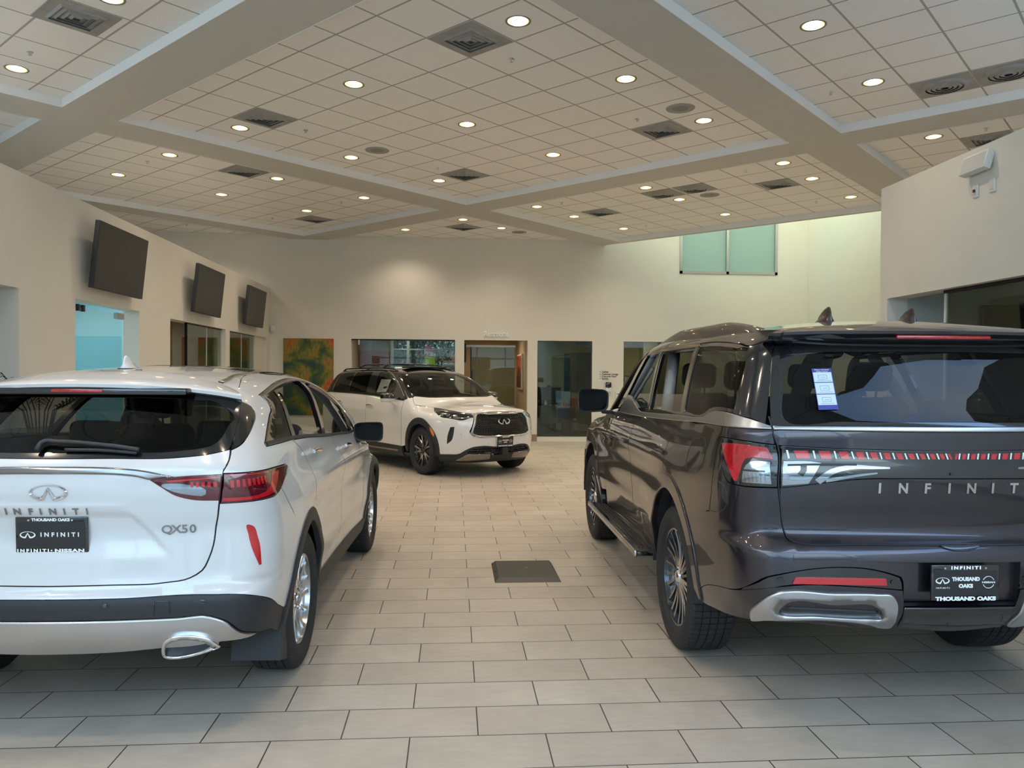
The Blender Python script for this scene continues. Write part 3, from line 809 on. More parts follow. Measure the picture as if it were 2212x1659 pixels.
def make_wheel(name, R, w, rr, style, mats):
    """wheel turned about the y axis, outer face towards +y; origin at the hub centre"""
    body, face, cap = mats; yo = w/2*.82
    b = MB()
    Mx = Matrix.Rotation(-PI/2, 4, 'X')     # lathe z -> +y
    b.lathe([(rr+.006, yo), (rr+.008, yo-.008), (rr-.004, yo-.012), (rr-.018, yo-.03), (rr-.035, yo-.05), (rr-.04, -yo+.02), (rr+.0, -yo), (rr+.004, -yo)], 72, Mx)
    b.lathe([(rr+.006, yo), (rr-.012, yo-.002), (rr-.018, yo-.03)], 72, Mx)
    wheel = b.build('wheel', body if style != 'q60' else M['darkalloy'], None, angle=40)
    wheel.name = name
    tire_mesh(R, w, rr, parent=wheel)
    sp = MB(); fc = MB(); specs = []
    r0, r1 = .055, rr-.008
    if style == 'q50':
        for k in range(5):
            a = 90 + 72*k
            specs += [(a-10, a-17, .036, .026), (a+10, a+3, .036, .026), (a+33, a+28, .024, .018)]
    elif style == 'q80':
        for k in range(7):
            a = 90 + 360/7*k
            specs += [(a-7, a-12, .028, .020), (a+7, a+2, .028, .020), (a+24, a+19, .020, .014)]
    else:
        for k in range(5):
            a = 90 + 72*k
            specs += [(a-7, a-13, .034, .030), (a+7, a+13, .034, .030)]
        dk = MB(); df = MB(); ds = []
        for k in range(5):
            a = 126 + 72*k
            ds += [(a-8, a-11, .02, .016), (a, a, .02, .016), (a+8, a+11, .02, .016)]
        spoke_set(dk, df, r0, r1, ds, yo-.035, yo-.022)
        dk.add(df.V, df.F); dk.build('inner_spokes', M['darkalloy'], wheel, angle=30)
    spoke_set(sp, fc, r0, r1, specs, yo-.022, yo-.010)
    sp.build('spoke_sides', body, wheel, angle=30); fc.build('spoke_faces', face, wheel, angle=30)
    c = MB(); c.lathe([(.0, yo-.006), (.030, yo-.007), (.036, yo-.012), (.040, yo-.022), (.075, yo-.030), (.078, yo-.06), (0, yo-.07)], 32, Mx)
    for k in range(5):
        a = 2*PI*k/5 + .3
        c.cyl((.055*math.cos(a), yo-.04, .055*math.sin(a)), (.055*math.cos(a), yo-.018, .055*math.sin(a)), .0105, n=6)
    c.build('center_cap', cap, wheel, angle=35)
    d = MB(); d.lathe([(.06, yo-.09), (.17, yo-.09), (.172, yo-.11), (.06, yo-.11)], 48, Mx)
    d.box(.10, .19, yo-.14, yo-.06, -.07, .07)
    d.build('brake_disc', M['disc'], wheel, angle=35)
    return wheel
def place_wheels(car, wheel, wb, y, R):
    ws = [(0, -y, True), (0, y, False), (wb, -y, True), (wb, y, False)]
    first = True
    for x, yy, fl in ws:
        w = wheel if first else copy_tree(wheel)
        w.name = 'wheel' if first else 'wheel'
        first = False
        w.parent = car; w.location = (x, yy, R); w.rotation_euler = (0, 0, PI if fl else 0)
        w.rotation_euler[1] = (.3 if x else .9) * (1 if fl else -1)

def seat(car, x, y, z, m, w=.5, h=.62, bk=.18, rake=.22, head=True):
    b = MB(); b.rbox(x-.05, x+.48, y-w/2, y+w/2, z, z+.16, .05, 4)
    T = RT((x-.02, y, z+.10), ry=-rake)
    b.rbox(-bk/2, bk/2, -w/2, w/2, 0, h, .07, 4, T)
    s = b.build('seat', m, car, angle=50)
    if head:
        c = MB(); c.rbox(-.06, .06, -.13, .13, h+.05, h+.24, .05, 4, T)
        for q in (-.05, .05): c.cyl(T @ Vector((0, q, h-.03)), T @ Vector((0, q, h+.10)), .007)
        c.build('headrest', m, s, angle=50)
    return s

def emblem(parent, Mtx, w, m, th=.006, name='emblem'):
    """wide oval ring, open at the foot, its two ends folding inwards to a peak like a road to the horizon"""
    a = w/2; b = a*.47; n = 56; V = []; F = []
    t0 = math.radians(-62)
    def strip(A, B):
        base = len(V)
        for p, q in zip(A, B): V.extend([p, (p+q)/2 + Vector((0, 0, th)), q])
        for i in range(len(A)-1):
            c = base+3*i; F.extend([(c, c+1, c+4, c+3), (c+1, c+2, c+5, c+4)])
    O = []; I = []
    for k in range(n+1):
        t = t0 + (PI - 2*t0)*k/n; u = (1 - math.sin(t))/2
        O.append(Vector((a*math.cos(t), b*math.sin(t), 0))); I.append(Vector((a*(.88-.10*u)*math.cos(t), b*(.80-.16*u)*math.sin(t) + b*.05, 0)))
    strip(O, I)
    for sg in (1, -1):
        fo = O[0] if sg > 0 else O[-1]; fi = I[0] if sg > 0 else I[-1]
        pk = Vector((0, b*.66, 0)); pi_ = Vector((0, b*.30, 0))
        A = [Vector((fo.x*.50, fo.y*.99, 0)), pi_]; B = [Vector((fi.x*1.02, fi.y, 0)), pk]
        strip(A, B); strip([fo, Vector((fo.x*.50, fo.y*.99, 0))], [fi, Vector((fi.x*.98, fi.y*.96, 0))])
    return mesh(name, [Mtx @ v for v in V], F, m, parent)
def surf_frame(sh, s, z, side=1, mode='w', off=.004):
    """matrix with x to the right as seen from outside, y up, z out of the body"""
    q = np.array([[s*(side if mode in 'wf' else 1), z]])
    P = sh.wrap(q) if mode == 'w' else (sh.frontmap(q) if mode == 'f' else sh.topmap(q))
    N = Vector(sh.normal(P)[0]); p = Vector(P[0]) + N*off
    up = Vector((0, 0, 1)); r = up.cross(N).normalized(); u = N.cross(r).normalized()
    return Matrix(((r.x, u.x, N.x, p.x), (r.y, u.y, N.y, p.y), (r.z, u.z, N.z, p.z), (0, 0, 0, 1)))

def fin(car, p, m, L=.19, h=.075, w=.055, fwd=1):
    """shark fin aerial on the roof, peak towards the tail"""
    V = []; n = 14; k = 10
    for i in range(n+1):
        t = i/n; x = -L*.42 + L*t
        top = h*(1 - abs((t-.16)/.84)**1.6) if t > .16 else h*(t/.16)**.5*.98 + .001
        top = max(top, .004); ww = w/2*(math.sin(PI*min(max(t*.9+.06, 0), 1))**.6)
        for j in range(k+1):
            a = PI*j/k; c = math.cos(a); s = math.sin(a)
            V.append((x*fwd, ww*math.copysign(abs(c)**.55, c)*(1-.70*sstep(0, .55, s)+.0*s), top*s**.9))
    F = [(i*(k+1)+j, i*(k+1)+j+1, (i+1)*(k+1)+j+1, (i+1)*(k+1)+j) for i in range(n) for j in range(k)]
    F += [tuple(range(k, -1, -1)), tuple(n*(k+1)+j for j in range(k+1))]
    b = MB(); b.add(V, F)
    o = b.build('roof_antenna', m, car, angle=60, loc=p)
    g = MB(); g.prism([(-L*.44*fwd, 0)] + [(x*fwd, y) for x, y in [(-L*.3, -w*.5), (L*.1, -w*.54), (L*.6, -w*.2), (L*.6, w*.2), (L*.1, w*.54), (-L*.3, w*.5)]], -.012, -.0)
    g.build('antenna_gasket', M['blackmatte'], o)
    return o

def mirror(car, p, m, side=-1, w=.24, h=.17, name='door_mirror', glass_label=None, capmat=None, arm=(.0, .09, -.05)):
    """door mirror; p = centre of the housing, glass faces the tail (-x)"""
    V = []; n = 10; k = 24
    for i in range(n+1):
        t = i/n; x = -.045 + .16*t; sc = math.cos(t*PI/2*.97)**.55
        for j in range(k):
            a = 2*PI*j/k; c = math.cos(a); s = math.sin(a)
            e = .42
            yy = math.copysign(abs(c)**e, c)*w/2*sc*(1 + .04*s); zz = math.copysign(abs(s)**e, s)*h/2*sc*(1 - .12*c*side*-1)
            V.append((x, yy, zz))
    F = [(i*k+j, i*k+(j+1) % k, (i+1)*k+(j+1) % k, (i+1)*k+j) for i in range(n) for j in range(k)]
    F.append(tuple(n*k+j for j in range(k)))
    b = MB(); b.add(V, F); 
    o = b.build(name, capmat or M['blackgloss'], car, angle=50, loc=p)
    b = MB()
    rim = [V[j] for j in range(k)]
    VV = [(q[0]-.001, q[1], q[2]) for q in rim] + [(q[0]+.006, q[1]*.90, q[2]*.88) for q in rim] + [(q[0]+.014, q[1]*.88, q[2]*.86) for q in rim]
    FF = [(i*k+j, i*k+(j+1) % k, (i+1)*k+(j+1) % k, (i+1)*k+j) for i in range(2) for j in range(k)]
    b.add(VV, FF); b.build('mirror_bezel', M['blackmatte'], o, angle=50)
    b = MB(); b.add([(q[0]+.012, q[1]*.88, q[2]*.86) for q in rim], [tuple(range(k-1, -1, -1))])
    g = b.build('mirror_glass', M['mirrorglass'], o)
    b = MB(); b.rbox(-.02, .06, 0, .10, -.03, .0, .012, 3, RT((.0, -side*(w/2-.05) - (.05 if side > 0 else -.05) - (.05 if side > 0 else .05), -h/2+.015)))
    b.build('mirror_arm', M['blackmatte'], o, angle=50)
    return o
def build_q50():
    sh = Q50
    paint = mat('white_pearl_paint', (.66, .66, .67), .25, coat=1, coat_r=.02)
    car = thing('car', 'white compact SUV with black lower cladding at the left, seen from behind', 'car', (POSE50[0], POSE50[1], 0), POSE50[2])
    wm = (M['alloy'], M['machined'], M['alloy'])
    w = make_wheel('wheel', .372, .24, .245, 'q50', wm)
    place_wheels(car, w, 2.8, .80, .372)
    S = sh.S
    # ---- arches (circles on the flank, measured in s)
    ar = (S(0.03), .40, .445); af = (S(2.8), .40, .445)
    def lip(c, r, a0, a1, n=20): return arc(c[0], c[1], r, a0, a1, n)
    # ---- shared seams
    tg = [(.781, 1.268), (.752, 1.225), (.718, 1.185), (.710, 1.157), (.699, 1.052), (.699, .949), (.694, .869), (.673, .792), (.645, .735), (.60, .706), (.497, .690), (.25, .686), (0, .684)]
    # tailgate, symmetric
    half = [(0, 1.236), (.22, 1.237), (.548, 1.238), (.659, 1.247), (.777, 1.266, 1)] + tg[1:-1]
    right = half; full = half + [(0, .684)]
    poly = full + [(-a[0],) + tuple(a[1:]) for a in reversed(half[1:])]
    tgp = spline(poly, True, .02)
    tgt = panel('tailgate', sh, tgp, paint, car, h=.014, dense=True)
    # rear glass
    gh = [(0, 1.240), (.22, 1.241), (.548, 1.242), (.659, 1.251), (.777, 1.270, 1), (.882, 1.348), (1.012, 1.426), (1.113, 1.474, 1), (1.081, 1.519), (1.02, 1.535), (.85, 1.543), (.3, 1.553), (0, 1.556)]
    gp = gh + [(-a[0],) + tuple(a[1:]) for a in reversed(gh[1:-1])]
    g = panel('rear_window', sh, gp, M['glassdark'], tgt, h=.04, off=-.004, skirt=0)
    # black painted border of the glass
    gd = spline(gp, True, .03)
    inner = [(0, 1.262), (.3, 1.263), (.56, 1.268), (.72, 1.292), (.86, 1.372), (.955, 1.425), (.955, 1.462), (.80, 1.490), (.5, 1.50), (0, 1.505)]
    ip = inner + [(-a[0],) + tuple(a[1:]) for a in reversed(inner[1:-1])]
    panel('glass_border', sh, gd, M['blackgloss'], tgt, h=.04, off=-.002, skirt=.004, holes=[spline(ip, True, .03)], dense=True)
    for sd in (-1, 1):
        q = [(1.117, 1.478, 1), (1.156, 1.452), (1.15, 1.43), (1.125, 1.410), (1.051, 1.372), (.93, 1.32), (.84, 1.283), (.785, 1.268, 1), (.882, 1.348), (1.012, 1.426)]
        panel('quarter_glass_trim', sh, q, M['blackgloss'], car, side=sd, h=.03, off=.0005, skirt=.006)
    # quarter panel + roof side
    DLO = [(1.405, 1.503, 1), (1.848, 1.552), (2.264, 1.579), (2.55, 1.583), (2.80, 1.560), (3.051, 1.480), (3.264, 1.345), (3.45, 1.205), (3.50, 1.155, 1), (3.264, 1.158), (2.9, 1.180), (2.351, 1.208), (1.764, 1.246), (1.466, 1.258), (1.03, 1.262, 1), (1.033, 1.275, 1), (1.30, 1.392), (1.412, 1.437), (1.432, 1.46), (1.420, 1.485)]
    roofedge = [(1.11, 1.497), (1.30, 1.545), (1.55, 1.585), (1.85, 1.610), (2.264, 1.632), (2.6, 1.630), (2.9, 1.600), (3.2, 1.50), (3.5, 1.375), (3.9, 1.18)]
    s0 = S(0); 
    for sd in (-1, 1):
        # quarter panel
        qp = [(1.121, 1.482, 1), (1.160, 1.452), (1.154, 1.428), (1.128, 1.406), (1.051, 1.368), (.93, 1.316), (.84, 1.279), (.786, 1.264, 1), (.757, 1.225), (.723, 1.185), (.715, 1.171, 1),
              (1.219, 1.156, 1), (1.222, 1.135), (1.12, 1.09), (1.035, 1.058, 1)] 
        qp += [(1.08, .985), (1.145, .915, 1)] + lip(ar, .468, 128, 62, 12)
        qp += [(1.713, .887, 1), (1.691, 1.008), (1.672, 1.08), (1.640, 1.15), (1.56, 1.21), (1.463, 1.256, 1), (1.028, 1.258, 1), (1.029, 1.277, 1), (1.30, 1.397), (1.408, 1.441), (1.426, 1.461), (1.416, 1.482), (1.398, 1.505, 1), (1.848, 1.556), (2.264, 1.583), (2.55, 1.587), (2.80, 1.564), (3.051, 1.484), (3.264, 1.349), (3.45, 1.209), (3.52, 1.158, 1), (3.9, 1.13, 1)]
        qp += [(3.9, 1.18, 1)] + [(a, b) for a, b in reversed(roofedge[:-1])]
        panel('quarter_panel', sh, qp, paint, car, side=sd, h=.03)
        # rear bumper skin: below lamps down to the cladding
        bp = [(.0, .680, 1), (.25, .682), (.497, .686), (.602, .702), (.649, .732), (.677, .790), (.698, .869), (.703, .949), (.703, 1.032, 1), (.878, 1.032), (.942, 1.034), (1.031, 1.056, 1), (1.076, .984), (1.141, .913, 1)]
        bp += lip(ar, .468, 131, 172, 10) + [(.965, .505, 1), (.85, .585), (.738, .631), (.66, .639), (.317, .637), (0, .637, 1)]
        panel('rear_bumper', sh, [(max(a[0], 0.0),) + tuple(a[1:]) for a in bp], paint, car, side=sd, h=.03)
    # lower cladding
    cl = [(0, .634), (.317, .634), (.66, .636), (.738, .628), (.85, .582), (.966, .502, 1)] + lip(ar, .463, 171, 186, 4)[:] + [(.93, .40, 1), (.84, .42), (.768, .451), (.698, .523), (.657, .545), (.543, .545), (0, .545)]
    poly = cl + [(-a[0],) + tuple(a[1:]) for a in reversed(cl[1:-1])]
    clad = panel('bumper_cladding', sh, poly, M['blackmatte'], car, h=.04, off=-.002)
    sv = [(0, .542), (.543, .543), (.655, .543), (.696, .520), (.765, .447), (.84, .416, 1), (.80, .408), (.745, .411), (.707, .414), (.60, .40), (.489, .398), (.297, .386), (0, .380)]
    poly = sv + [(-a[0],) + tuple(a[1:]) for a in reversed(sv[1:-1])]
    dif = panel('diffuser', sh, poly, M['satin'], car, h=.03, off=.010, bev=.008, skirt=.04)
    lo = [(0, .37), (.489, .385), (.745, .40), (.90, .39), (.90, .34), (0, .34)]
    panel('underbody_valance', sh, [(a, b, 1) for a, b in lo] + [(-a, b, 1) for a, b in reversed(lo[1:-1])], M['blackmatte'], car, h=.06, off=-.14)
    for sd in (-1, 1):
        t = [(.488, .380), (.503, .455), (.52, .465), (.615, .470), (.65, .458), (.690, .425), (.705, .405), (.675, .385)]
        o = spline(t, True, .01); 
        panel('exhaust_tip', sh, o, M['chrome'], car, side=sd, h=.01, off=.030, bev=.006, skirt=.07, holes=[offset_poly(o, .018)], dense=True)
        panel('exhaust_opening', sh, offset_poly(o, .016), M['blackmatte'], car, side=sd, h=.02, off=.004, skirt=0, dense=True)
        panel('parking_sensor', sh, [(.632 + .010*math.cos(a), .609 + .010*math.sin(a)) for a in np.linspace(0, 5.6, 9)], M['blackgloss'], clad, side=sd, off=.002, h=.01, step=.01)
        panel('parking_sensor', sh, [(.26 + .009*math.cos(a), .607 + .009*math.sin(a)) for a in np.linspace(0, 5.6, 9)], M['blackgloss'], clad, side=sd, off=.002, h=.01, step=.01)
    MB().tube(surf_line(sh, [(.456, .557, 1), (.456, .620, 1), (.516, .619, 1), (.516, .557, 1)], side=-1, off=.0), .0015, 6).build('tow_eye_cover', M['blackgloss'], clad)
    # ---- tail lamps
    for sd in (-1, 1):
        lo_ = [(.716, 1.167, 1), (.95, 1.160), (1.215, 1.151, 1), (1.219, 1.135, 1), (1.12, 1.092), (1.028, 1.058), (.99, 1.043), (.942, 1.038), (.878, 1.036), (.704, 1.036, 1)]
        lamp = panel('tail_lamp', sh, lo_, M['redlens'], car, side=sd, h=.02, off=.004, bev=.004, skirt=.02)
        panel('light_guide', sh, [(.965, 1.146, 1), (1.055, 1.138, 1), (.985, 1.088), (.925, 1.056), (.86, 1.046), (.71, 1.046, 1), (.71, 1.060, 1), (.85, 1.062), (.895, 1.075), (.93, 1.105)], M['redlit'], lamp, side=sd, h=.02, off=.0055, skirt=.002)
        panel('upper_light_strip', sh, [(.722, 1.160, 1), (.93, 1.152, 1), (.93, 1.148, 1), (.722, 1.155, 1)], M['redlit'], lamp, side=sd, h=.02, off=.0055, skirt=.002)
        for k in range(8):
            a = .735 + k*.021
            panel('lamp_segment', sh, [(a, 1.137, 1), (a+.012, 1.136, 1), (a+.011, 1.104, 1), (a, 1.105, 1)], M['redlit'], lamp, side=sd, h=.03, off=.0055, skirt=.002)
        li = [(.7095, 1.167, 1), (.57, 1.162), (.425, 1.149, 1), (.482, 1.112), (.542, 1.074), (.577, 1.062), (.62, 1.052), (.698, 1.048, 1)]
        lamp = panel('tail_lamp', sh, li, M['redlens'], tgt, side=sd, h=.02, off=.004, bev=.004, skirt=.02)
        panel('reversing_lens', sh, [(.482, 1.120), (.60, 1.122), (.655, 1.10), (.655, 1.080), (.59, 1.080), (.51, 1.104)], M['clear'], lamp, side=sd, h=.02, off=.0055, skirt=.002)
        panel('upper_light_strip', sh, [(.50, 1.142, 1), (.700, 1.156, 1), (.700, 1.150, 1), (.52, 1.135, 1)], M['redlit'], lamp, side=sd, h=.02, off=.0055, skirt=.002)
        for k in range(5):
            a = .600 + k*.020
            panel('lamp_segment', sh, [(a, 1.134, 1), (a+.011, 1.135, 1), (a+.011, 1.112, 1), (a, 1.112, 1)], M['redlit'], lamp, side=sd, h=.03, off=.0062, skirt=.002)
    # chrome strip
    c = [(0, 1.205), (.13, 1.205), (.27, 1.201), (.409, 1.187), (.535, 1.160, 1), (.425, 1.147, 1), (.375, 1.159), (.30, 1.168), (.18, 1.173), (0, 1.174)]
    panel('chrome_strip', sh, c + [(-a[0],) + tuple(a[1:]) for a in reversed(c[1:-1])], M['darkchrome'], tgt, h=.02, off=.012, bev=.009, skirt=.02)
    emblem(tgt, surf_frame(sh, 0.001, 1.094, -1, off=.004), .165, M['chrome'], .008)
    # lettering, standing on the ledge
    xs_ = [-.186, -.137, -.079, -.0365, .0155, .0645, .113, .160]
    for ch, x in zip('INFINITI', xs_):
        T = surf_frame(sh, x, 1.010, -1, off=.0035)
        V, F = text_polys(ch, size=.044, extrude=.0015, bold=.0010)
        mesh('badge_letter', [T @ Vector(v) for v in V], F, M['badge'], tgt)
    x = .505
    for ch, dx in (('Q', 0), ('X', .043), ('5', .079), ('0', .112)):
        T = surf_frame(sh, x+dx, .920, -1, off=.0035)
        V, F = text_polys(ch, size=.053, extrude=.0015, bold=.0008, sx=1.12)
        mesh('badge_letter', [T @ Vector(v) for v in V], F, M['badge'], tgt)
    # plate
    plate(car, sh, 0.0, .905, 'a')
    # side reflectors
    for sd in (-1, 1):
        panel('reflector', sh, [(.800, .928), (.816, .921), (.835, .861), (.8425, .736, 1), (.833, .736, 1), (.811, .817), (.803, .880)], M['redlit'], car, side=sd, h=.02, off=.004, bev=.002, skirt=.01, step=.015)
    # brake light under the spoiler
    # wiper
    A = surf_line(sh, [(-.075, 1.262), (-.070, 1.292), (.0, 1.296), (.15, 1.288), (.27, 1.276), (.36, 1.264)], -1, off=.02)
    MB().tube(A, [.012]*3 + [.010]*(len(A)-3), 8).build('rear_wiper', M['blackmatte'], tgt, smooth=True)
    A = surf_line(sh, [(.04, 1.270), (.20, 1.267), (.35, 1.256)], -1, off=.010)
    MB().tube(A, .008, 6).build('wiper_blade', M['blackmatte'], tgt, smooth=True)
    # ---- doors
    for sd in (-1, 1):
        rd = [(1.468, 1.253, 1), (1.565, 1.207), (1.645, 1.147), (1.677, 1.077), (1.696, 1.006), (1.718, .887, 1)] + lip(ar, .468, 61, 10, 12) + [(2.02, .385, 1), (2.60, .372, 1), (2.735, .50), (2.775, .65), (2.772, .80), (2.735, .92), (2.66, 1.03), (2.58, 1.11), (2.50, 1.196, 1), (2.351, 1.203), (1.764, 1.241)]
        panel('rear_door', sh, rd, paint, car, side=sd, h=.03)
        fd = [(2.505, 1.195, 1), (2.585, 1.112), (2.665, 1.032), (2.74, .92), (2.777, .80), (2.780, .65), (2.740, .50), (2.605, .372, 1), (3.55, .372, 1), (3.63, .45), (3.70, .62), (3.74, .80), (3.74, .95), (3.70, 1.08), (3.62, 1.147, 1), (3.264, 1.153), (2.9, 1.175)]
        panel('front_door', sh, fd, paint, car, side=sd, h=.03)
        ft = [(3.555, .372, 1), (3.635, .45), (3.705, .62), (3.745, .80), (3.745, .95), (3.705, 1.08), (3.63, 1.147, 1), (3.9, 1.125), (4.1, 1.04), (4.5, 1.0), (5.0, .95), (5.6, .80), (5.72, .78, 1), (5.72, .50, 1), (5.0, .45, 1)] + lip(af, .468, 15, 165, 24) + [(3.86, .372, 1)]
        panel('front_fender', sh, ft, paint, car, side=sd, h=.035)
        # claddings
        for c_, a0, a1, nm in ((ar, 188, -12, 'wheel_arch_trim'), (af, 192, -12, 'wheel_arch_trim')):
            o = arc(c_[0], c_[1], .470, a0, a1, 30); i = arc(c_[0], c_[1]-.012, .405, a1, a0, 30)
            panel(nm, sh, spline([(p[0], max(p[1], .27)) for p in o] + [(p[0], max(p[1], .27)) for p in i], True, .03), M['blackmatte'], car, side=sd, h=.03, off=.010, bev=.006, skirt=.03, dense=True)
        si = [(1.97, .385, 1), (3.86, .385, 1), (3.90, .27, 1), (1.95, .27, 1)]
        panel('sill_trim', sh, si, M['blackmatte'], car, side=sd, h=.05, off=.012, bev=.006, skirt=.03)
        # window frame
        o = spline(DLO, True, .03)
        hl = spline([(1.466, 1.487, 1), (1.492, 1.457), (1.472, 1.440), (1.31, 1.350), (1.15, 1.278, 1), (1.466, 1.272), (1.764, 1.259), (2.351, 1.221), (2.9, 1.193), (3.264, 1.172), (3.46, 1.168, 1), (3.42, 1.205), (3.24, 1.330), (3.04, 1.458), (2.795, 1.539), (2.55, 1.562), (2.264, 1.558), (1.848, 1.531)], True, .03)
        panel('window_surround', sh, o, M['darkchrome'], car, side=sd, h=.03, off=.006, bev=.004, skirt=.02, holes=[hl], dense=True)
        # pillars inside the frame
        for nm, q, mt in (('pillar_trim', [(1.72, 1.532, 1), (1.775, 1.536, 1), (1.66, 1.40), (1.545, 1.254, 1), (1.475, 1.258, 1), (1.60, 1.40)], M['blackgloss']),
                          ('pillar_trim', [(2.60, 1.573, 1), (2.66, 1.567, 1), (2.45, 1.40), (2.30, 1.212, 1), (2.21, 1.218, 1), (2.38, 1.40)], M['blackgloss'])):
            panel(nm, sh, q, mt, car, side=sd, h=.03, off=.003, skirt=.03)
        panel('quarter_window', sh, [(1.725, 1.533, 1), (1.45, 1.495, 1), (1.45, 1.452), (1.41, 1.425), (1.28, 1.365), (1.10, 1.275, 1), (1.48, 1.262, 1), (1.60, 1.40)], M['glassdark'], car, side=sd, h=.04, off=0.0, skirt=0)
        # lowered panes
        panel('window_pane', sh, [(1.58, 1.252, 1), (2.20, 1.218, 1), (2.26, 1.275, 1), (1.72, 1.292, 1)], M['glasslight'], car, side=sd, h=.04, off=-.004, skirt=0)
        panel('window_seal', sh, band([(1.04, 1.272), (1.466, 1.266), (1.764, 1.252), (2.351, 1.214), (2.9, 1.186), (3.264, 1.165), (3.47, 1.165)], .008), M['blackmatte'], car, side=sd, h=.03, off=.009, skirt=.03, dense=True)
        panel('sail_panel', sh, [(3.20, 1.355, 1), (3.45, 1.19, 1), (3.46, 1.165, 1), (3.24, 1.17, 1)], M['blackgloss'], car, side=sd, h=.04, off=.001, skirt=.01)
        # handles
        for s_, z_ in ((1.84, 1.155), (2.86, 1.090)):
            A = surf_line(sh, [(s_-.095, z_+.004), (s_-.07, z_+.006), (s_+.07, z_-.002), (s_+.095, z_-.006)], sd, off=.030)
            mb = MB(); mb.tube(A, .012, 10)
            for e in (0, -1):
                P0 = sh.wrap(np.array([[sd*(s_-.085 if e == 0 else s_+.085), z_]]))[0]
                mb.cyl(A[e], P0, .011, n=10)
            mb.build('door_handle', M['chrome'], car, angle=50)
            panel('handle_cup', sh, [(s_+.085*math.cos(a), z_-.004+.036*math.sin(a)) for a in np.linspace(0, 2*PI*.93, 14)], paint, car, side=sd, h=.02, off=.001, skirt=.001)
        panel('fender_vent', sh, band([(3.60, 1.045), (3.75, 1.030), (3.95, 1.00)], .010, .004), M['chrome'], car, side=sd, h=.02, off=.006, skirt=.008, dense=True)
        # roof ditch moulding
        A = np.array([(-.26, .535), (-.17, .53), (.12, .492), (.28, .482), (.68, .455), (.93, .45), (1.4, .455), (1.8, .48)])
        panel('roof_molding', sh, band([tuple(a) for a in A], .012), M['blackgloss'], car, side=sd, mode='t', h=.02, off=.006, skirt=.010, dense=True)
    # doors' and panels' seams (thin dark joints)
    for sd in (-1, 1):
        for ln in (tg, [(1.463, 1.256), (1.56, 1.21), (1.640, 1.15), (1.672, 1.08), (1.691, 1.008), (1.713, .887)], [(2.50, 1.196), (2.58, 1.11), (2.66, 1.03), (2.735, .92), (2.775, .80), (2.775, .65), (2.735, .50), (2.60, .375)], [(3.63, 1.147), (3.705, 1.08), (3.745, .95), (3.745, .80), (3.705, .62), (3.635, .45)], [(1.031, 1.056), (1.076, .984), (1.141, .913)]):
            MB().tube(surf_line(sh, ln, sd, off=-.0022, step=.03), .0032, 5).build('panel_seam', M['blackmatte'], car)
    # roof
    re_ = [(a, b) for a, b in roofedge]
    P = sh.wrap(np.array([(a, b) for a, b in re_])); xy = [(float(p[0]), float(p[1])-.004) for p in P]
    rear = sh.wrap(np.array([(0, 1.557), (.5, 1.552), (.9, 1.540)])); rxy = [(float(p[0]), float(p[1])) for p in rear]
    top = rxy + xy[:-2]
    xe, ye = top[-1]
    # roof runs to the top of the windscreen
    ro = [t for t in top if t[0] < 1.75] + [(1.80, .50, 1), (1.86, .30), (1.88, 0)]
    ro = [(ro[0][0], ro[0][1])] + ro[1:]
    poly = ro + [(a[0], -a[1]) + tuple(a[2:]) for a in reversed(ro[1:-1])]
    panel('roof', sh, poly, paint, car, mode='t', h=.04, step=.03)
    panel('sunroof', sh, [(.55, -.36), (.55, .36), (1.55, .36), (1.55, -.36)], M['blackgloss'], car, mode='t', h=.06, off=.002, skirt=.002)
    ws = [(1.83, .50, 1), (1.89, .30), (1.91, 0), (1.89, -.30), (1.83, -.50, 1), (2.2, -.60), (2.72, -.72, 1), (2.80, -.4), (2.84, 0), (2.80, .4), (2.72, .72, 1), (2.2, .60)]
    panel('windshield', sh, ws, M['glasslight'], car, mode='t', h=.06, off=-.003, skirt=0)
    hd = [(2.84, 0), (2.80, .4), (2.72, .72, 1), (3.1, .72), (3.5, .62), (3.66, .45), (3.72, 0), (3.66, -.45), (3.5, -.62), (3.1, -.72), (2.72, -.72, 1), (2.80, -.4)]
    panel('hood', sh, hd, paint, car, mode='t', h=.06)
    for sd in (-1, 1):
        ap = [(1.78, .51, 1), (1.83, .50, 1), (2.2, .60), (2.72, .72, 1), (2.66, .80, 1), (2.2, .68), (1.8, .60)]
        panel('windshield_pillar', sh, ap, paint, car, side=sd, mode='t', h=.05)
    # spoiler blade standing off the tailgate top
    sp_ = spoiler(car, sh, paint)
    b = MB(); b.rbox(-.648, -.62, -.118, .118, 1.526, 1.542, .004, 2); b.build('brake_light', M['red'], sp_, angle=40)
    b = MB(); b.rbox(-.642, -.50, -.50, .50, 1.515, 1.548, .01, 2); b.build('spoiler_underside', M['blackgloss'], sp_, angle=40)
    fin(car, tuple(sh.topmap(np.array([[-.10, 0]]))[0]), paint, L=.17, h=.068, w=.075)
    for sd in (-1, 1): mirror(car, (1.96, sd*1.00, 1.155), paint, side=sd, w=.235, h=.155)
    # mud guards
    for sd in (-1, 1):
        mb = MB(); mb.prism([(-.34, .16), (-.31, .50), (-.37, .60), (-.43, .42), (-.48, .20)], .66, .90) 
        o = mesh('mud_flap', [Vector((x, sd*z, y)) for x, y, z in mb.V], mb.F, M['blackmatte'], car)
    # insides
    inner_shell(car, sh, floor=(-.65, 3.0, .80), z0=.44)
    for y in (-.38, .38): seat(car, 1.35, y, .55, M['darkfab'], .5, .62)
    seat(car, .45, 0, .58, M['darkfab'], 1.25, .52, head=False)
    for y in (-.36, .36):
        MB().rbox(.20, .32, y-.12, y+.12, 1.20, 1.34, .04).build('headrest', M['darkfab'], car, angle=50)
    MB().rbox(2.1, 2.7, -.7, .7, .85, 1.08, .06).build('dashboard', M['darkfab'], car, angle=50)
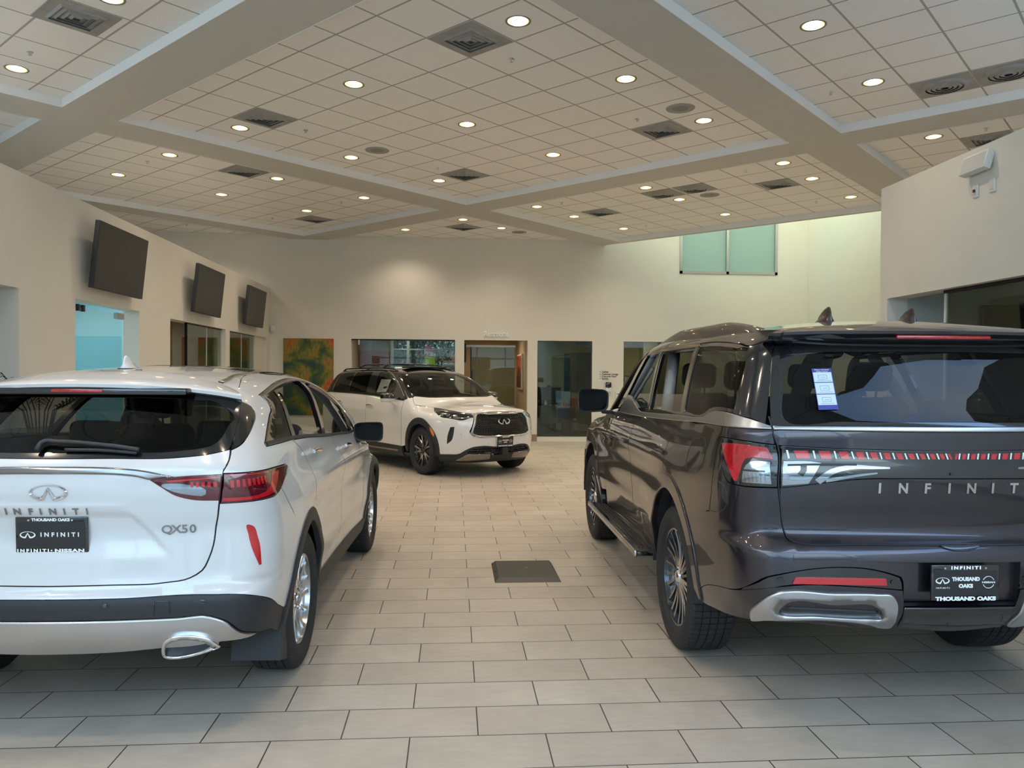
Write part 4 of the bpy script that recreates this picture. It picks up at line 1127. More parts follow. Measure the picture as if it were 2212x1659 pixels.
    fascia(car, sh, 3.66, paint)
    return car

def plate(car, sh, s, z, kind):
    plate_at(car, surf_frame(sh, s, z, -1, off=.014), kind)
def plate_at(car, T, kind):
    b = MB(); b.rbox(-.156, .156, -.079, .079, -.006, .004, .004, 2, T); fr = b.build('plate_frame', M['blackgloss'], car, angle=40)
    b = MB(); b.rbox(-.145, .145, -.056, .057, .002, .006, .001, 1, T); b.build('plate_insert', M['plateink'], fr)
    def tx(body, x, y, size, **k): text_obj('plate_lettering', body, M['whiteink'], T @ Matrix.Translation((x, y, .0075)), fr, size=size, **k)
    for q in (-.096, .090):
        c = MB(); c.cyl(T @ Vector((q, .066, .004)), T @ Vector((q, .066, .009)), .0045, n=12); c.build('plate_screw', M['chrome'], fr)
    if kind == 'a':
        tx('THOUSAND OAKS', -.002, .0680, .02, bold=.0012, width=.165, cap=.0135)
        emblem(fr, T @ Matrix.Translation((-.102, .000, .0068)), .068, M['whiteink'], .0004, name='plate_logo')
        tx('INFINITI', .036, .002, .026, space=1.7, bold=.0010, width=.165, cap=.0195)
        tx('INFINITI', -.0795, -.0690, .02, space=1.5, bold=.0012, width=.136, cap=.0150)
        c = MB(); c.cyl(T @ Vector((-.001, -.069, .003)), T @ Vector((-.001, -.069, .0078)), .0032, n=12); c.build('plate_dot', M['whiteink'], fr)
        tx('NISSAN', .077, -.0690, .02, space=1.1, bold=.0012, width=.127, cap=.0155)
    else:
        tx('INFINITI', 0, .0680, .02, space=1.4, bold=.0014, width=.136, cap=.0150)
        emblem(fr, T @ Matrix.Translation((-.106, .010, .0068)), .064, M['whiteink'], .0004, name='plate_logo')
        tx('INFINITI', -.105, -.021, .01, space=1.5, bold=.0004, width=.062, cap=.007)
        tx('THOUSAND', 0, .0180, .02, bold=.0014, width=.128, cap=.0185)
        tx('OAKS', 0, -.0125, .02, bold=.0014, width=.066, cap=.0185)
        b = MB()
        for a0, a1 in ((22, 158), (202, 338)):
            pts = [T @ Vector((.104 + .026*math.cos(math.radians(a)), .003 + .026*math.sin(math.radians(a)), .0068)) for a in np.linspace(a0, a1, 16)]
            b.tube(pts, .0014, 6)
        b.build('plate_logo', M['whiteink'], fr)
        tx('NISSAN', .104, .003, .0125, bold=.0005, width=.060, cap=.0085)
        tx('THOUSAND OAKS', 0, -.0690, .02, bold=.0014, width=.278, cap=.0190)

def spoiler(car, sh, paint, x0=-.30, x1=-.655, z1=1.570, yw=.70):
    """blade: upper skin continues the roof line backwards, underside returns to the glass"""
    n = 28; V = []
    for i in range(n+1):
        y = -yw + 2*yw*i/n; a = abs(y)/yw
        xb = x1 + .20*a**2.6; ze = z1 - .006*a - .055*a**3.2
        p = sh.topmap(np.array([[x0 - .02*(1-a), y*.90]]))[0]
        zt = p[2] + .002
        xf = p[0]
        e = sstep(.62, .74, a)*.0
        pts = []
        for t in (0, .25, .5, .75, .95):
            x = xf + (xb-xf)*t; z = zt + (ze-zt)*(t**1.25)
            pts.append((x, y*(.90 + .10*t), z + .004))
        pts.append((xb-.003, y, ze-.003))
        pts.append((xb+.001, y, ze-.018))
        pts.append((xb+.045, y*.985, ze-.026)); pts.append((xb+.11, y*.96, ze-.034))
        V += pts
    m = 9; F = [(i*m+j, i*m+j+1, (i+1)*m+j+1, (i+1)*m+j) for i in range(n) for j in range(m-1)]
    F += [tuple(range(m-1, -1, -1)), tuple(n*m+j for j in range(m))]
    b = MB(); b.add(V, F); return b.build('spoiler', paint, car, angle=35)

def inner_shell(car, sh, floor, z0=.3, head=1.50):
    """dark cabin lining, floor and headliner"""
    x0, x1, w = floor
    b = MB(); b.rbox(x0, x1, -w, w, z0-.06, z0, .02); b.rbox(x0, x0+.05, -w*.8, w*.8, z0, z0+.55, .02)
    for s in (-1, 1): b.rbox(x0+.1, x1, s*w-.02, s*w+.02, z0, .98, .02)
    b.build('cabin_floor', M['darkfab'], car)
    # headliner follows the roof
    xs_ = np.linspace(x0+.35, 1.75, 12); ys_ = np.linspace(-.52, .52, 9)
    g = np.array([(x, y) for x in xs_ for y in ys_]); P = sh.topmap(g); V = P - np.array([0, 0, .035]); n = len(ys_)
    F = [(i*n+j, (i+1)*n+j, (i+1)*n+j+1, i*n+j+1) for i in range(len(xs_)-1) for j in range(n-1)]
    mesh('headliner', V, F, M['darkfab'], car, smooth=True)

def fascia(car, sh, x, paint):
    """simple closed nose for the cars seen from behind"""
    sg = sh.cy + sh.r*PI/2 + (sh.fx-sh.cx); s2 = sg + sh.r*PI/2 + sh.fy
    lo = sh.S(sh.fx) + .05
    q = [(lo, .78), (lo, .45), (s2, .40), (s2, .80)]
    for sd in (-1, 1):
        panel('front_bumper', sh, [(a, b, 1) for a, b in q], paint, car, side=sd, h=.06, off=-.002)
def mir(h):   # outline that starts and ends on the centre line
    return list(h) + [(-a[0],) + tuple(a[1:]) for a in reversed(h[1:-1])]
def build_q80():
    sh = Q80; S = sh.S
    paint = mat('dark_violet_grey_paint', (.044, .038, .048), .36, metal=.85, coat=1, coat_r=.02, flake=.05, nscale=900)
    car = thing('car', 'large dark grey SUV with full-width light bar at the right, seen from behind', 'car', (POSE80[0], POSE80[1], 0), POSE80[2])
    w = make_wheel('wheel', .42, .275, .288, 'q80', (M['darkalloy'], M['machined'], M['chrome']))
    place_wheels(car, w, 3.075, .845, .42)
    ar = (S(-.02), .50); af = (S(3.075), .50)
    tg = [(.770, 1.440), (.755, 1.395), (.742, 1.345), (.731, 1.304), (.7245, 1.25), (.7235, 1.124), (.718, 1.027), (.713, .945), (.700, .902), (.676, .883), (.640, .876), (.473, .875), (.15, .873), (0, .872)]
    # tailgate: lower painted skin and the band above the lamps
    half = [(0, 1.372), (.4, 1.374), (.7465, 1.378, 1), (.742, 1.345), (.735, 1.312, 1), (.567, 1.302), (.40, 1.297), (.262, 1.294), (0, 1.291)]
    tgt = panel('tailgate', sh, spline(mir([(0, 1.164), (.274, 1.164), (.402, 1.163), (.57, 1.144), (.667, 1.127), (.719, 1.119, 1)] + tg[6:]), True, .02), paint, car, h=.022, dense=True)
    panel('tailgate_upper_band', sh, spline(mir(half), True, .02), paint, tgt, h=.03, dense=True)
    panel('chrome_strip', sh, spline(mir([(0, 1.397), (.4, 1.398), (.753, 1.397, 1), (.747, 1.380, 1), (.4, 1.376), (0, 1.374)]), True, .02), M['satin'], tgt, h=.03, off=.010, bev=.006, skirt=.02, dense=True)
    gl = [(0, 1.400), (.4, 1.401), (.757, 1.400, 1), (.783, 1.56), (.800, 1.70), (.818, 1.795, 1), (.775, 1.825), (.70, 1.835), (.3, 1.845), (0, 1.848)]
    panel('rear_window', sh, mir(gl), M['glassdark'], tgt, h=.05, off=-.004, skirt=0)
    o = spline(mir(gl), True, .03)
    ip = [(0, 1.418), (.5, 1.419), (.715, 1.425), (.735, 1.56), (.742, 1.64), (.70, 1.715), (.60, 1.735), (.35, 1.745), (0, 1.747)]
    panel('glass_border', sh, o, M['blackgloss'], tgt, h=.05, off=-.002, skirt=.004, holes=[spline(mir(ip), True, .03)], dense=True)
    # light bar
    lb = [(0, 1.290), (.262, 1.292), (.40, 1.295), (.567, 1.300), (.7215, 1.309, 1), (.7195, 1.25), (.7185, 1.121, 1), (.667, 1.129), (.57, 1.146), (.402, 1.166), (.274, 1.167), (0, 1.167)]
    bar = panel('light_bar', sh, spline(mir(lb), True, .02), M['blackgloss'], tgt, h=.03, off=.004, bev=.003, skirt=.02, dense=True)
    for sd in (1, -1):
        n = 13; xs_ = [.708, .618, .537, .467, .402, .341, .282, .226, .173, .124, .078, .036]
        for i, s in enumerate(xs_):
            t = i/len(xs_); zt = 1.290 - .012*min(t*1.6, 1); zb = 1.251
            if sd < 0 and s > .5: pass
            panel('light_divider', sh, [(s, zt, 1), (s-.006, zt, 1), (s-.013, zb, 1), (s-.007, zb, 1)], M['whiteink'], bar, side=sd, h=.05, off=.0065, skirt=.002, step=.05)
            nx = xs_[i+1] if i+1 < len(xs_) else .004
            w_ = (s - nx); a = s - .24*w_ - .003; b = nx + .14*w_
            panel('light_segment', sh, [(a, zt-.002, 1), (b+.004, zt-.002, 1), (b-.003, zb, 1), (a-.010, zb, 1)], M['redlit'], bar, side=sd, h=.05, off=.0058, skirt=.002, step=.05)
        panel('clear_lens', sh, [(.714, 1.240, 1), (.62, 1.240), (.585, 1.233, 1), (.60, 1.20), (.63, 1.141, 1), (.714, 1.131, 1)], M['clear'], bar, side=sd, h=.03, off=.0055, bev=.002, skirt=.003)
        panel('clear_lens', sh, band([(.600, 1.150), (.545, 1.196), (.48, 1.214), (.38, 1.214), (.30, 1.212)], .014, .004), M['clear'], bar, side=sd, h=.02, off=.0065, skirt=.003, dense=True)
        panel('clear_lens', sh, band([(.57, 1.156), (.46, 1.178), (.36, 1.190)], .008, .003), M['clear'], bar, side=sd, h=.02, off=.0065, skirt=.003, dense=True)
        panel('lens_shadow_bar', sh, band([(.700, 1.222), (.60, 1.226), (.45, 1.226)], .004), M['blackmatte'], bar, side=sd, h=.03, off=.0080, skirt=.003, dense=True)
        panel('lens_shadow_bar', sh, band([(.650, 1.228), (.648, 1.200), (.660, 1.180)], .010), M['blackgloss'], bar, side=sd, h=.03, off=.0080, skirt=.003, dense=True)
        # outer lamps
        lo = [(.987, 1.307), (.975, 1.322), (.93, 1.328), (.85, 1.325), (.7385, 1.311, 1), (.729, 1.256), (.728, 1.123, 1), (.793, 1.121), (.855, 1.121), (.893, 1.128), (.920, 1.165), (.955, 1.24)]
        lamp = panel('tail_lamp', sh, lo, M['blackgloss'], car, side=sd, h=.025, off=.003, bev=.003, skirt=.02)
        panel('red_lens', sh, [(.945, 1.303, 1), (.85, 1.309), (.765, 1.299, 1), (.742, 1.245, 1), (.828, 1.243), (.842, 1.185), (.850, 1.138, 1), (.866, 1.138, 1), (.905, 1.215), (.93, 1.262)], M['red'], lamp, side=sd, h=.025, off=.0055, bev=.002, skirt=.003)
        panel('lower_red_light', sh, [(.880, 1.205, 1), (.846, 1.205, 1), (.852, 1.140, 1), (.864, 1.140, 1)], M['redlit'], lamp, side=sd, h=.03, off=.0072, skirt=.002)
        panel('clear_lens', sh, [(.836, 1.136, 1), (.825, 1.215), (.810, 1.234), (.752, 1.236, 1), (.744, 1.136, 1)], M['clear'], lamp, side=sd, h=.02, off=.0055, bev=.002, skirt=.003)
        panel('lens_shadow_bar', sh, [(.832, 1.196, 1), (.764, 1.196, 1), (.764, 1.188, 1), (.833, 1.188, 1)], M['blackgloss'], lamp, side=sd, h=.03, off=.0075, skirt=.002)
        for k in range(6):
            panel('lens_rib', sh, [(.826-.012*k, 1.182, 1), (.823-.012*k, 1.182, 1), (.821-.012*k, 1.142, 1), (.824-.012*k, 1.142, 1)], M['darkchrome'], lamp, side=sd, h=.05, off=.0075, skirt=.002)
    for ch, x in zip('INFINITI', [.347, .240, .129, .027, -.077, -.178, -.279, -.380]):
        T = surf_frame(sh, x, 1.121, 1, off=.003); V, F = text_polys(ch, size=.064, extrude=.002, bold=.0022, sx=1.0 if ch != 'N' else .95)
        mesh('badge_letter', [T @ Vector(v) for v in V], F, M['machined'], tgt)
    c_ = MB(); T = surf_frame(sh, .019, 1.188, 1, off=.005); c_.cyl(T @ Vector((0, 0, 0)), T @ Vector((0, 0, .004)), .008, n=16); c_.build('camera_lens', M['blackmatte'], bar)
    # bumper main skin, cut for plate well
    for sd in (1, -1):
        bp = [(0, .868, 1), (.05, .868), (.15, .869), (.473, .871), (.640, .872), (.679, .879), (.704, .898), (.717, .942), (.722, 1.027), (.7275, 1.118, 1), (.855, 1.117), (.896, 1.124), (.925, 1.165), (.960, 1.24), (.985, 1.29, 1)]
        bp += [(1.00, 1.20), (1.02, 1.05), (1.045, .95, 1)] + arc(ar[0], ar[1], .545, 139, 173, 10) + [(1.27, .49, 1), (1.13, .555), (.98, .600), (.881, .625), (.838, .645), (.775, .700), (.745, .730), (.715, .744), (.30, .746), (.278, .738), (.268, .700), (.268, .802, 1), (0, .802, 1)]
        panel('rear_bumper', sh, bp, paint, car, side=sd, h=.03)
        bl = [(.835, .640), (.77, .694), (.742, .722), (.714, .736), (.30, .738), (.284, .732), (.272, .680, 1), (.45, .693), (.70, .692), (.78, .655)]
        blk = panel('reflector_housing', sh, bl, M['blackgloss'], car, side=sd, h=.03, off=-.008, skirt=.01)
        panel('reflector', sh, [(.663, .733, 1), (.347, .731, 1), (.342, .699, 1), (.674, .703, 1)], M['redlit'], car, side=sd, h=.03, off=.002, bev=.002, skirt=.012)
        for s_, z_ in ((.706, .718), (.312, .713)):
            panel('parking_sensor', sh, [(s_ + .011*math.cos(a), z_ + .011*math.sin(a)) for a in np.linspace(0, 5.6, 9)], M['blackmatte'], blk, side=sd, off=-.002, h=.02, step=.01)
        # lower corner pieces and step garnish
        lc = [(1.268, .486, 1), (1.13, .551), (.98, .596), (.881, .620), (.80, .652), (.70, .688), (.45, .690), (.272, .676, 1), (.258, .60), (.245, .49, 1), (.30, .478), (.75, .505), (.87, .487), (1.05, .46), (1.20, .435), (1.29, .43, 1)]
        panel('lower_bumper', sh, lc, paint, car, side=sd, h=.04, off=-.002)
        sv = [(.715, .664), (.55, .666), (.387, .664), (.315, .656), (.295, .632), (.279, .56), (.268, .51), (.274, .488), (.315, .482), (.375, .500), (.748, .517), (.815, .498), (.812, .530), (.765, .61)]
        o = spline(sv, True, .02); hole = spline([(.690, .622), (.55, .616), (.39, .608), (.365, .590), (.343, .550), (.40, .548), (.60, .560), (.715, .572)], True, .02)
        g = panel('bumper_garnish', sh, o, M['satin'], car, side=sd, h=.03, off=.014, bev=.008, skirt=.05, dense=True, holes=[hole])
        panel('garnish_recess', sh, hole, M['blackmatte'], g, side=sd, h=.03, off=-.022, skirt=0, dense=True)
        MB().tube(surf_line(sh, [(.69, .590), (.50, .580), (.37, .572)], sd, off=-.004), .008, 8).build('garnish_bar', M['blackmatte'], g, smooth=True)
        for k in range(10):
            a = .66 - k*.030
            MB().tube(surf_line(sh, [(a, .618-.0003*k*10), (a+.012, .596-.0003*k*10)], sd, off=-.008), .006, 6).build('garnish_rib', M['blackmatte'], g)
    # plate well and lower centre
    panel('plate_recess', sh, [(.266, .800, 1), (.262, .61, 1), (-.262, .61, 1), (-.266, .800, 1)], paint, car, h=.04, off=-.035, skirt=0)
    b = MB()
    pts = [(.267, .801), (.262, .605), (-.262, .605), (-.267, .801)]
    A = [sh.wrap(np.array([p]))[0] for p in pts]; Nn = [sh.normal(a[None])[0] for a in A]
    for i in range(4):
        j = (i+1) % 4; b.add([A[i], A[j], A[j] - Nn[j]*.04, A[i] - Nn[i]*.04], [(0, 1, 2, 3)])
    b.build('plate_recess_rim', paint, car)
    panel('lower_bumper', sh, [(.256, .600, 1), (.242, .485, 1), (.0, .462), (-.242, .485, 1), (-.256, .600, 1)], M['blackgloss'], car, h=.04, off=.012, bev=.008, skirt=.06)
    plate(car, sh, 0, .716, 'b')
    panel('liftgate_switch', sh, [(.095, .870, 1), (.055, .856), (-.055, .856), (-.095, .870, 1)], M['blackgloss'], tgt, h=.03, off=.006, skirt=.01)
    # ---- flank
    for sd in (1, -1):
        qp = [(.776, 1.378, 1), (.775, 1.345), (.742, 1.318, 1), (.745, 1.316, 1), (.85, 1.329), (.93, 1.332), (.980, 1.326), (.992, 1.309), (.989, 1.285, 1), (1.004, 1.20), (1.025, 1.05), (1.05, .955, 1)] + arc(ar[0], ar[1], .545, 137, 62, 16) + [(2.075, .985, 1), (1.99, 1.03), (1.885, 1.08), (1.872, 1.13), (1.835, 1.20), (1.74, 1.31), (1.615, 1.385, 1), (1.45, 1.368), (1.066, 1.379)]
        qp[0:3] = [(.752, 1.380, 1), (.747, 1.345), (.741, 1.318, 1)]
        panel('quarter_panel', sh, qp, paint, car, side=sd, h=.03)
        # belt garnish: bright satin strip that rises behind the doors
        bg = [(3.42, 1.358), (2.644, 1.366), (1.647, 1.396), (1.32, 1.404), (1.232, 1.411), (1.165, 1.434), (1.108, 1.444), (1.03, 1.449), (.951, 1.448), (.867, 1.435), (.80, 1.415), (.758, 1.398, 1), (.753, 1.383, 1), (1.066, 1.381), (1.849, 1.356), (2.816, 1.330), (3.42, 1.325, 1)]
        panel('belt_garnish', sh, bg, M['satin'], car, side=sd, h=.03, off=.006, bev=.004, skirt=.02)
        rd = [(1.618, 1.383, 1), (1.743, 1.308), (1.838, 1.20), (1.875, 1.13), (1.888, 1.08), (1.993, 1.03), (2.078, .983, 1)] + arc(ar[0], ar[1], .545, 61, 12, 12) + [(2.345, .60, 1), (2.95, .60, 1), (3.01, .75), (3.03, .926), (2.991, 1.095), (2.88, 1.225), (2.76, 1.328, 1)]
        panel('rear_door', sh, rd, paint, car, side=sd, h=.03)
        fd = [(2.765, 1.327, 1), (2.885, 1.225), (2.996, 1.095), (3.035, .926), (3.015, .75), (2.955, .60, 1), (4.10, .60, 1), (4.14, .75), (4.13, .95), (4.02, 1.12), (3.84, 1.25), (3.66, 1.318, 1), (3.42, 1.323)]
        panel('front_door', sh, fd, paint, car, side=sd, h=.03)
        sg = sh.cy + sh.r*PI/2 + (sh.fx - sh.cx)
        ft = [(4.105, .60, 1), (4.145, .75), (4.135, .95), (4.025, 1.12), (3.845, 1.25), (3.67, 1.32, 1), (3.9, 1.305), (4.6, 1.24), (5.2, 1.18), (sg, 1.13), (sg+.7, 1.08, 1), (sg+.7, .5, 1)] + arc(af[0], af[1], .545, 0, 168, 24)
        panel('front_fender', sh, ft, paint, car, side=sd, h=.04)
        for c_ in (ar, af):
            o = arc(c_[0], c_[1], .547, 186, -14, 30); i = arc(c_[0], c_[1]-.012, .462, -14, 186, 30)
            panel('wheel_arch_trim', sh, spline([(p[0], max(p[1], .42)) for p in o] + [(p[0], max(p[1], .42)) for p in i], True, .03), paint, car, side=sd, h=.03, off=.010, bev=.007, skirt=.03, dense=True)
            # liner
            b = MB(); cx_ = c_[0]-S(0); n = 24
            V = [(cx_ + .475*math.cos(PI*k/n*1.1-.15), sd*y, .48 + .475*math.sin(PI*k/n*1.1-.15)) for y in (.62, .985) for k in range(n+1)]
            b.add(V, [(k, k+1, n+2+k, n+1+k) for k in range(n)]); b.add([(v[0], v[1], v[2]) for v in V[:n+1]], [tuple(range(n+1))]); b.build('wheel_arch_liner', M['blackmatte'], car)
        panel('sill', sh, [(2.33, .60, 1), (4.10, .60, 1), (4.12, .43, 1), (2.36, .43, 1)], paint, car, side=sd, h=.05)
        # running board
        b = MB(); b.rbox(.52, 2.50, .93 if sd > 0 else -1.09, 1.09 if sd > 0 else -.93, .415, .455, .015, 3); rb = b.build('running_board', M['blackgloss'], car, angle=40)
        b = MB()
        for q in range(4): b.box(.62, 2.42, sd*(.965+.026*q)-.006, sd*(.965+.026*q)+.006, .455, .460)
        b.build('tread_strips', M['blackmatte'], rb)
        b = MB(); b.rbox(.50, 2.52, min(sd*1.075, sd*1.10), max(sd*1.075, sd*1.10), .42, .462, .010, 2); b.build('board_edge', M['satin'], rb, angle=40)
        # glasshouse: one black band with openings
        DL = [(.776, 1.402, 1), (.80, 1.418), (.867, 1.438), (.951, 1.451), (1.03, 1.452), (1.108, 1.447), (1.165, 1.437), (1.232, 1.414), (1.32, 1.407), (1.647, 1.399), (2.644, 1.369), (3.42, 1.361, 1), (3.60, 1.36, 1), (3.43, 1.56), (3.25, 1.745), (3.165, 1.786), (3.00, 1.797), (2.635, 1.807), (1.816, 1.814), (1.539, 1.812), (1.306, 1.800), (1.10, 1.785), (.943, 1.775), (.894, 1.792), (.838, 1.812, 1), (.822, 1.798, 1), (.803, 1.70), (.786, 1.56)]
        o = spline(DL, True, .03)
        h1 = spline([(3.12, 1.768, 1), (2.68, 1.780, 1), (2.60, 1.60), (2.515, 1.392, 1), (3.40, 1.380, 1), (3.33, 1.52), (3.18, 1.70)], True, .03)
        h2 = spline([(2.575, 1.786, 1), (1.87, 1.788, 1), (1.79, 1.60), (1.70, 1.412, 1), (2.43, 1.392, 1), (2.50, 1.60)], True, .03)
        h3 = spline([(1.775, 1.793, 1), (1.54, 1.792), (1.306, 1.780), (1.10, 1.765), (.96, 1.752), (.935, 1.70), (.92, 1.56), (.91, 1.465, 1), (1.03, 1.470), (1.115, 1.465), (1.18, 1.452), (1.235, 1.431), (1.595, 1.418, 1), (1.69, 1.60)], True, .03)
        panel('window_surround', sh, o, M['blackgloss'], car, side=sd, h=.04, off=0, skirt=.02, dense=True, holes=[h1, h2, h3])
        panel('quarter_window', sh, h3, M['glassdark'], car, side=sd, h=.05, off=-.002, skirt=0, dense=True)
        panel('window_pane', sh, [(1.70, 1.40, 1), (2.43, 1.38, 1), (2.46, 1.50, 1), (1.745, 1.52, 1)], M['glasslight'], car, side=sd, h=.05, off=-.012, skirt=0)
        panel('window_pane', sh, [(2.50, 1.38, 1), (3.05, 1.38, 1), (2.95, 1.49, 1), (2.555, 1.50, 1)], M['glasslight'], car, side=sd, h=.05, off=-.012, skirt=0)
        # brushed pillar covers and upper frame
        for q in ([(2.663, 1.792, 1), (2.610, 1.794, 1), (2.535, 1.60), (2.455, 1.385, 1), (2.500, 1.383, 1), (2.582, 1.60)], [(1.858, 1.800, 1), (1.800, 1.802, 1), (1.70, 1.60), (1.605, 1.410, 1), (1.675, 1.407, 1), (1.775, 1.60)]):
            panel('pillar_trim', sh, q, M['darkchrome'], car, side=sd, h=.03, off=.004, skirt=.006)
        panel('window_molding', sh, band([(1.80, 1.803), (2.2, 1.801), (2.635, 1.797), (3.0, 1.786), (3.14, 1.778)], .010), M['darkchrome'], car, side=sd, h=.03, off=.005, skirt=.01, dense=True)
        # handles
        for s_, z_ in ((1.97, 1.155), (3.13, 1.125)):
            T = sh.wrap(np.array([[sd*s_, z_]]))[0]; N_ = sh.normal(T[None])[0]
            o_ = spline([(s_-.105, z_-.010, 1), (s_-.095, z_+.012, 1), (s_+.095, z_+.010, 1), (s_+.105, z_-.012, 1)], True, .01)
            hd = panel('door_handle', sh, o_, paint, car, side=sd, h=.03, off=.022, bev=.008, skirt=.03, dense=True)
        # fuel door and bumper joint
        fl = [(1.250, 1.292), (1.125, 1.292), (1.105, 1.25), (1.115, 1.20), (1.185, 1.13), (1.30, 1.118), (1.380, 1.125), (1.391, 1.172), (1.358, 1.246), (1.31, 1.285)]
        MB().tube(surf_line(sh, fl, sd, off=-.001, closed=True), .003, 5, closed=True).build('fuel_door_seam', M['blackmatte'], car)
        MB().tube(surf_line(sh, [(.965, 1.12), (.915, 1.10), (.915, .998), (.945, .975), (1.06, .955)], sd, off=-.001), .003, 5).build('panel_seam', M['blackmatte'], car)
        for ln in (tg, [(1.615, 1.385), (1.74, 1.31), (1.838, 1.20), (1.873, 1.13), (1.886, 1.08), (1.88, 1.04)], [(2.762, 1.328), (2.882, 1.225), (2.993, 1.095), (3.032, .926), (3.012, .75), (2.952, .60)], [(3.663, 1.318), (3.842, 1.25), (4.022, 1.12), (4.132, .95), (4.142, .75)]):
            MB().tube(surf_line(sh, ln, sd, off=-.0025, step=.03), .004, 5).build('panel_seam', M['blackmatte'], car)
        fv = panel('fender_vent', sh, [(3.80, 1.255, 1), (4.02, 1.235, 1), (4.05, 1.19, 1), (3.88, 1.20, 1)], M['chrome'], car, side=sd, h=.03, off=.008, bev=.004, skirt=.01)
        for k in range(4):
            a = 3.86+.045*k
            MB().tube(surf_line(sh, [(a, 1.243-.003*k), (a+.03, 1.205-.003*k)], sd, off=.010), .008, 5).build('vent_slot', M['blackgloss'], fv)
        mirror(car, (2.06, sd*1.135, 1.405), M['blackgloss'], side=sd, w=.26, h=.20)
    # roof
    re_ = [(.84, 1.815), (.90, 1.796), (.946, 1.779), (1.10, 1.789), (1.306, 1.804), (1.539, 1.816), (1.816, 1.818), (2.635, 1.811), (3.0, 1.801), (3.17, 1.790)]
    P = sh.wrap(np.array(re_)); xy = [(float(p[0]), float(p[1])-.002) for p in P]
    rear = sh.wrap(np.array([(0, 1.850), (.3, 1.847), (.6, 1.84)])); rxy = [(float(p[0]), float(p[1])) for p in rear]
    ro = rxy + xy + [(1.62, .60, 1), (1.70, .3), (1.72, 0)]
    roof = panel('roof', sh, mir_xy(ro), paint, car, mode='t', h=.05, step=.04)
    ws = [(1.73, 0), (1.71, .3), (1.63, .60, 1), (2.1, .68), (2.60, .78, 1), (2.70, .4), (2.74, 0)]
    panel('windshield', sh, mir_xy(ws), M['glasslight'], car, mode='t', h=.06, off=-.003, skirt=0)
    panel('hood', sh, mir_xy([(2.75, 0), (2.70, .4), (2.62, .80, 1), (3.2, .80), (3.7, .74), (3.9, .55), (3.97, 0)]), paint, car, mode='t', h=.07)
    for sd in (1, -1):
        panel('windshield_pillar', sh, [(1.40, .70, 1), (1.63, .60, 1), (2.1, .68), (2.60, .78, 1), (2.56, .90, 1), (2.05, .84), (1.70, .80), (1.45, .77)], paint, car, side=sd, mode='t', h=.05)
        # raised roof rail blended into the roof edge
        xs_ = np.linspace(-.95, 1.62, 40); V = []; m = 9
        for i, x in enumerate(xs_):
            t = i/(len(xs_)-1); yc = .715 - .03*abs(2*t-1)**2; hh = .062*min(1, (sstep(0, .34, t))*(1-sstep(.62, 1.0, t)*.85) + .02); ww = .085*(.5+.5*math.sin(PI*min(t*1.1+.02, 1)))
            base = sh.topmap(np.array([[x, yc - .045], [x, yc], [x, yc + .05]]))
            for j in range(m):
                u = -1 + 2*j/(m-1); y = yc + u*ww*.6
                zb = np.interp(y, [yc-.045, yc, yc+.05], base[:, 2])
                V.append((x, sd*y, zb - .006 + hh*(1 - abs(u)**2.4)))
        F = [(i*m+j, i*m+j+1, (i+1)*m+j+1, (i+1)*m+j) for i in range(len(xs_)-1) for j in range(m-1)]
        b = MB(); b.add(V, F); b.build('roof_rail', paint, car, angle=60)
        p = sh.topmap(np.array([[-.38, sd*.235]]))[0]
        fin(car, tuple(p), paint, L=.20, h=.085, w=.075)
    # spoiler
    sp = spoiler80(car, sh, paint)
    panel('door_sticker', sh, [(.609, 1.668), (.502, 1.668), (.512, 1.462), (.592, 1.462)], M['whiteink'], tgt, h=.05, off=.0005, skirt=0) if False else None
    T = surf_frame(sh, .556, 1.567, 1, off=.001) @ Matrix.Rotation(.03, 4, 'Z')
    blue = mat('sticker_blue', (.035, .04, .30), .4); sw = mat('sticker_white', (.62, .72, .78), .4); ink = mat('sticker_ink', (.25, .32, .42), .6)
    b = MB(); b.rbox(-.046, .046, -.103, .103, 0, .0012, .0005, 1, T); st = b.build('window_sticker', blue, tgt)
    for z0, z1 in ((-.080, -.028), (-.024, .030), (.034, .083)):
        b = MB(); b.box(-.043, .043, z0, z1, .0012, .0018, T); b.build('sticker_field', sw, st)
        b = MB(); zc = (z0+z1)/2
        for x0, x1, a0, a1 in ((-.02, .02, zc+.010, zc+.012), (-.022, -.020, zc-.010, zc+.012), (.018, .020, zc-.010, zc+.012), (-.02, .02, zc-.011, zc-.009), (-.010, .012, zc-.001, zc+.001), (-.03, .035, z0+.006, z0+.008)): b.box(x0, x1, a0, a1, .0018, .002, T)
        b.build('sticker_drawing', ink, st)
    text_obj('sticker_lettering', 'Motion Activated', M['whiteink'], T @ Matrix.Translation((0, .096, .002)), st, size=.0095)
    text_obj('sticker_lettering', 'Liftgate Feature', M['whiteink'], T @ Matrix.Translation((0, .0875, .002)), st, size=.0088)
    # cabin
    inner_shell80(car, sh)
    fascia(car, sh, 3.9, paint)
    return car
def mir_xy(h):
    return list(h) + [(a[0], -a[1]) + tuple(a[2:]) for a in reversed(h[1:-1] if h[0][1] == 0 and h[-1][1] == 0 else h)]
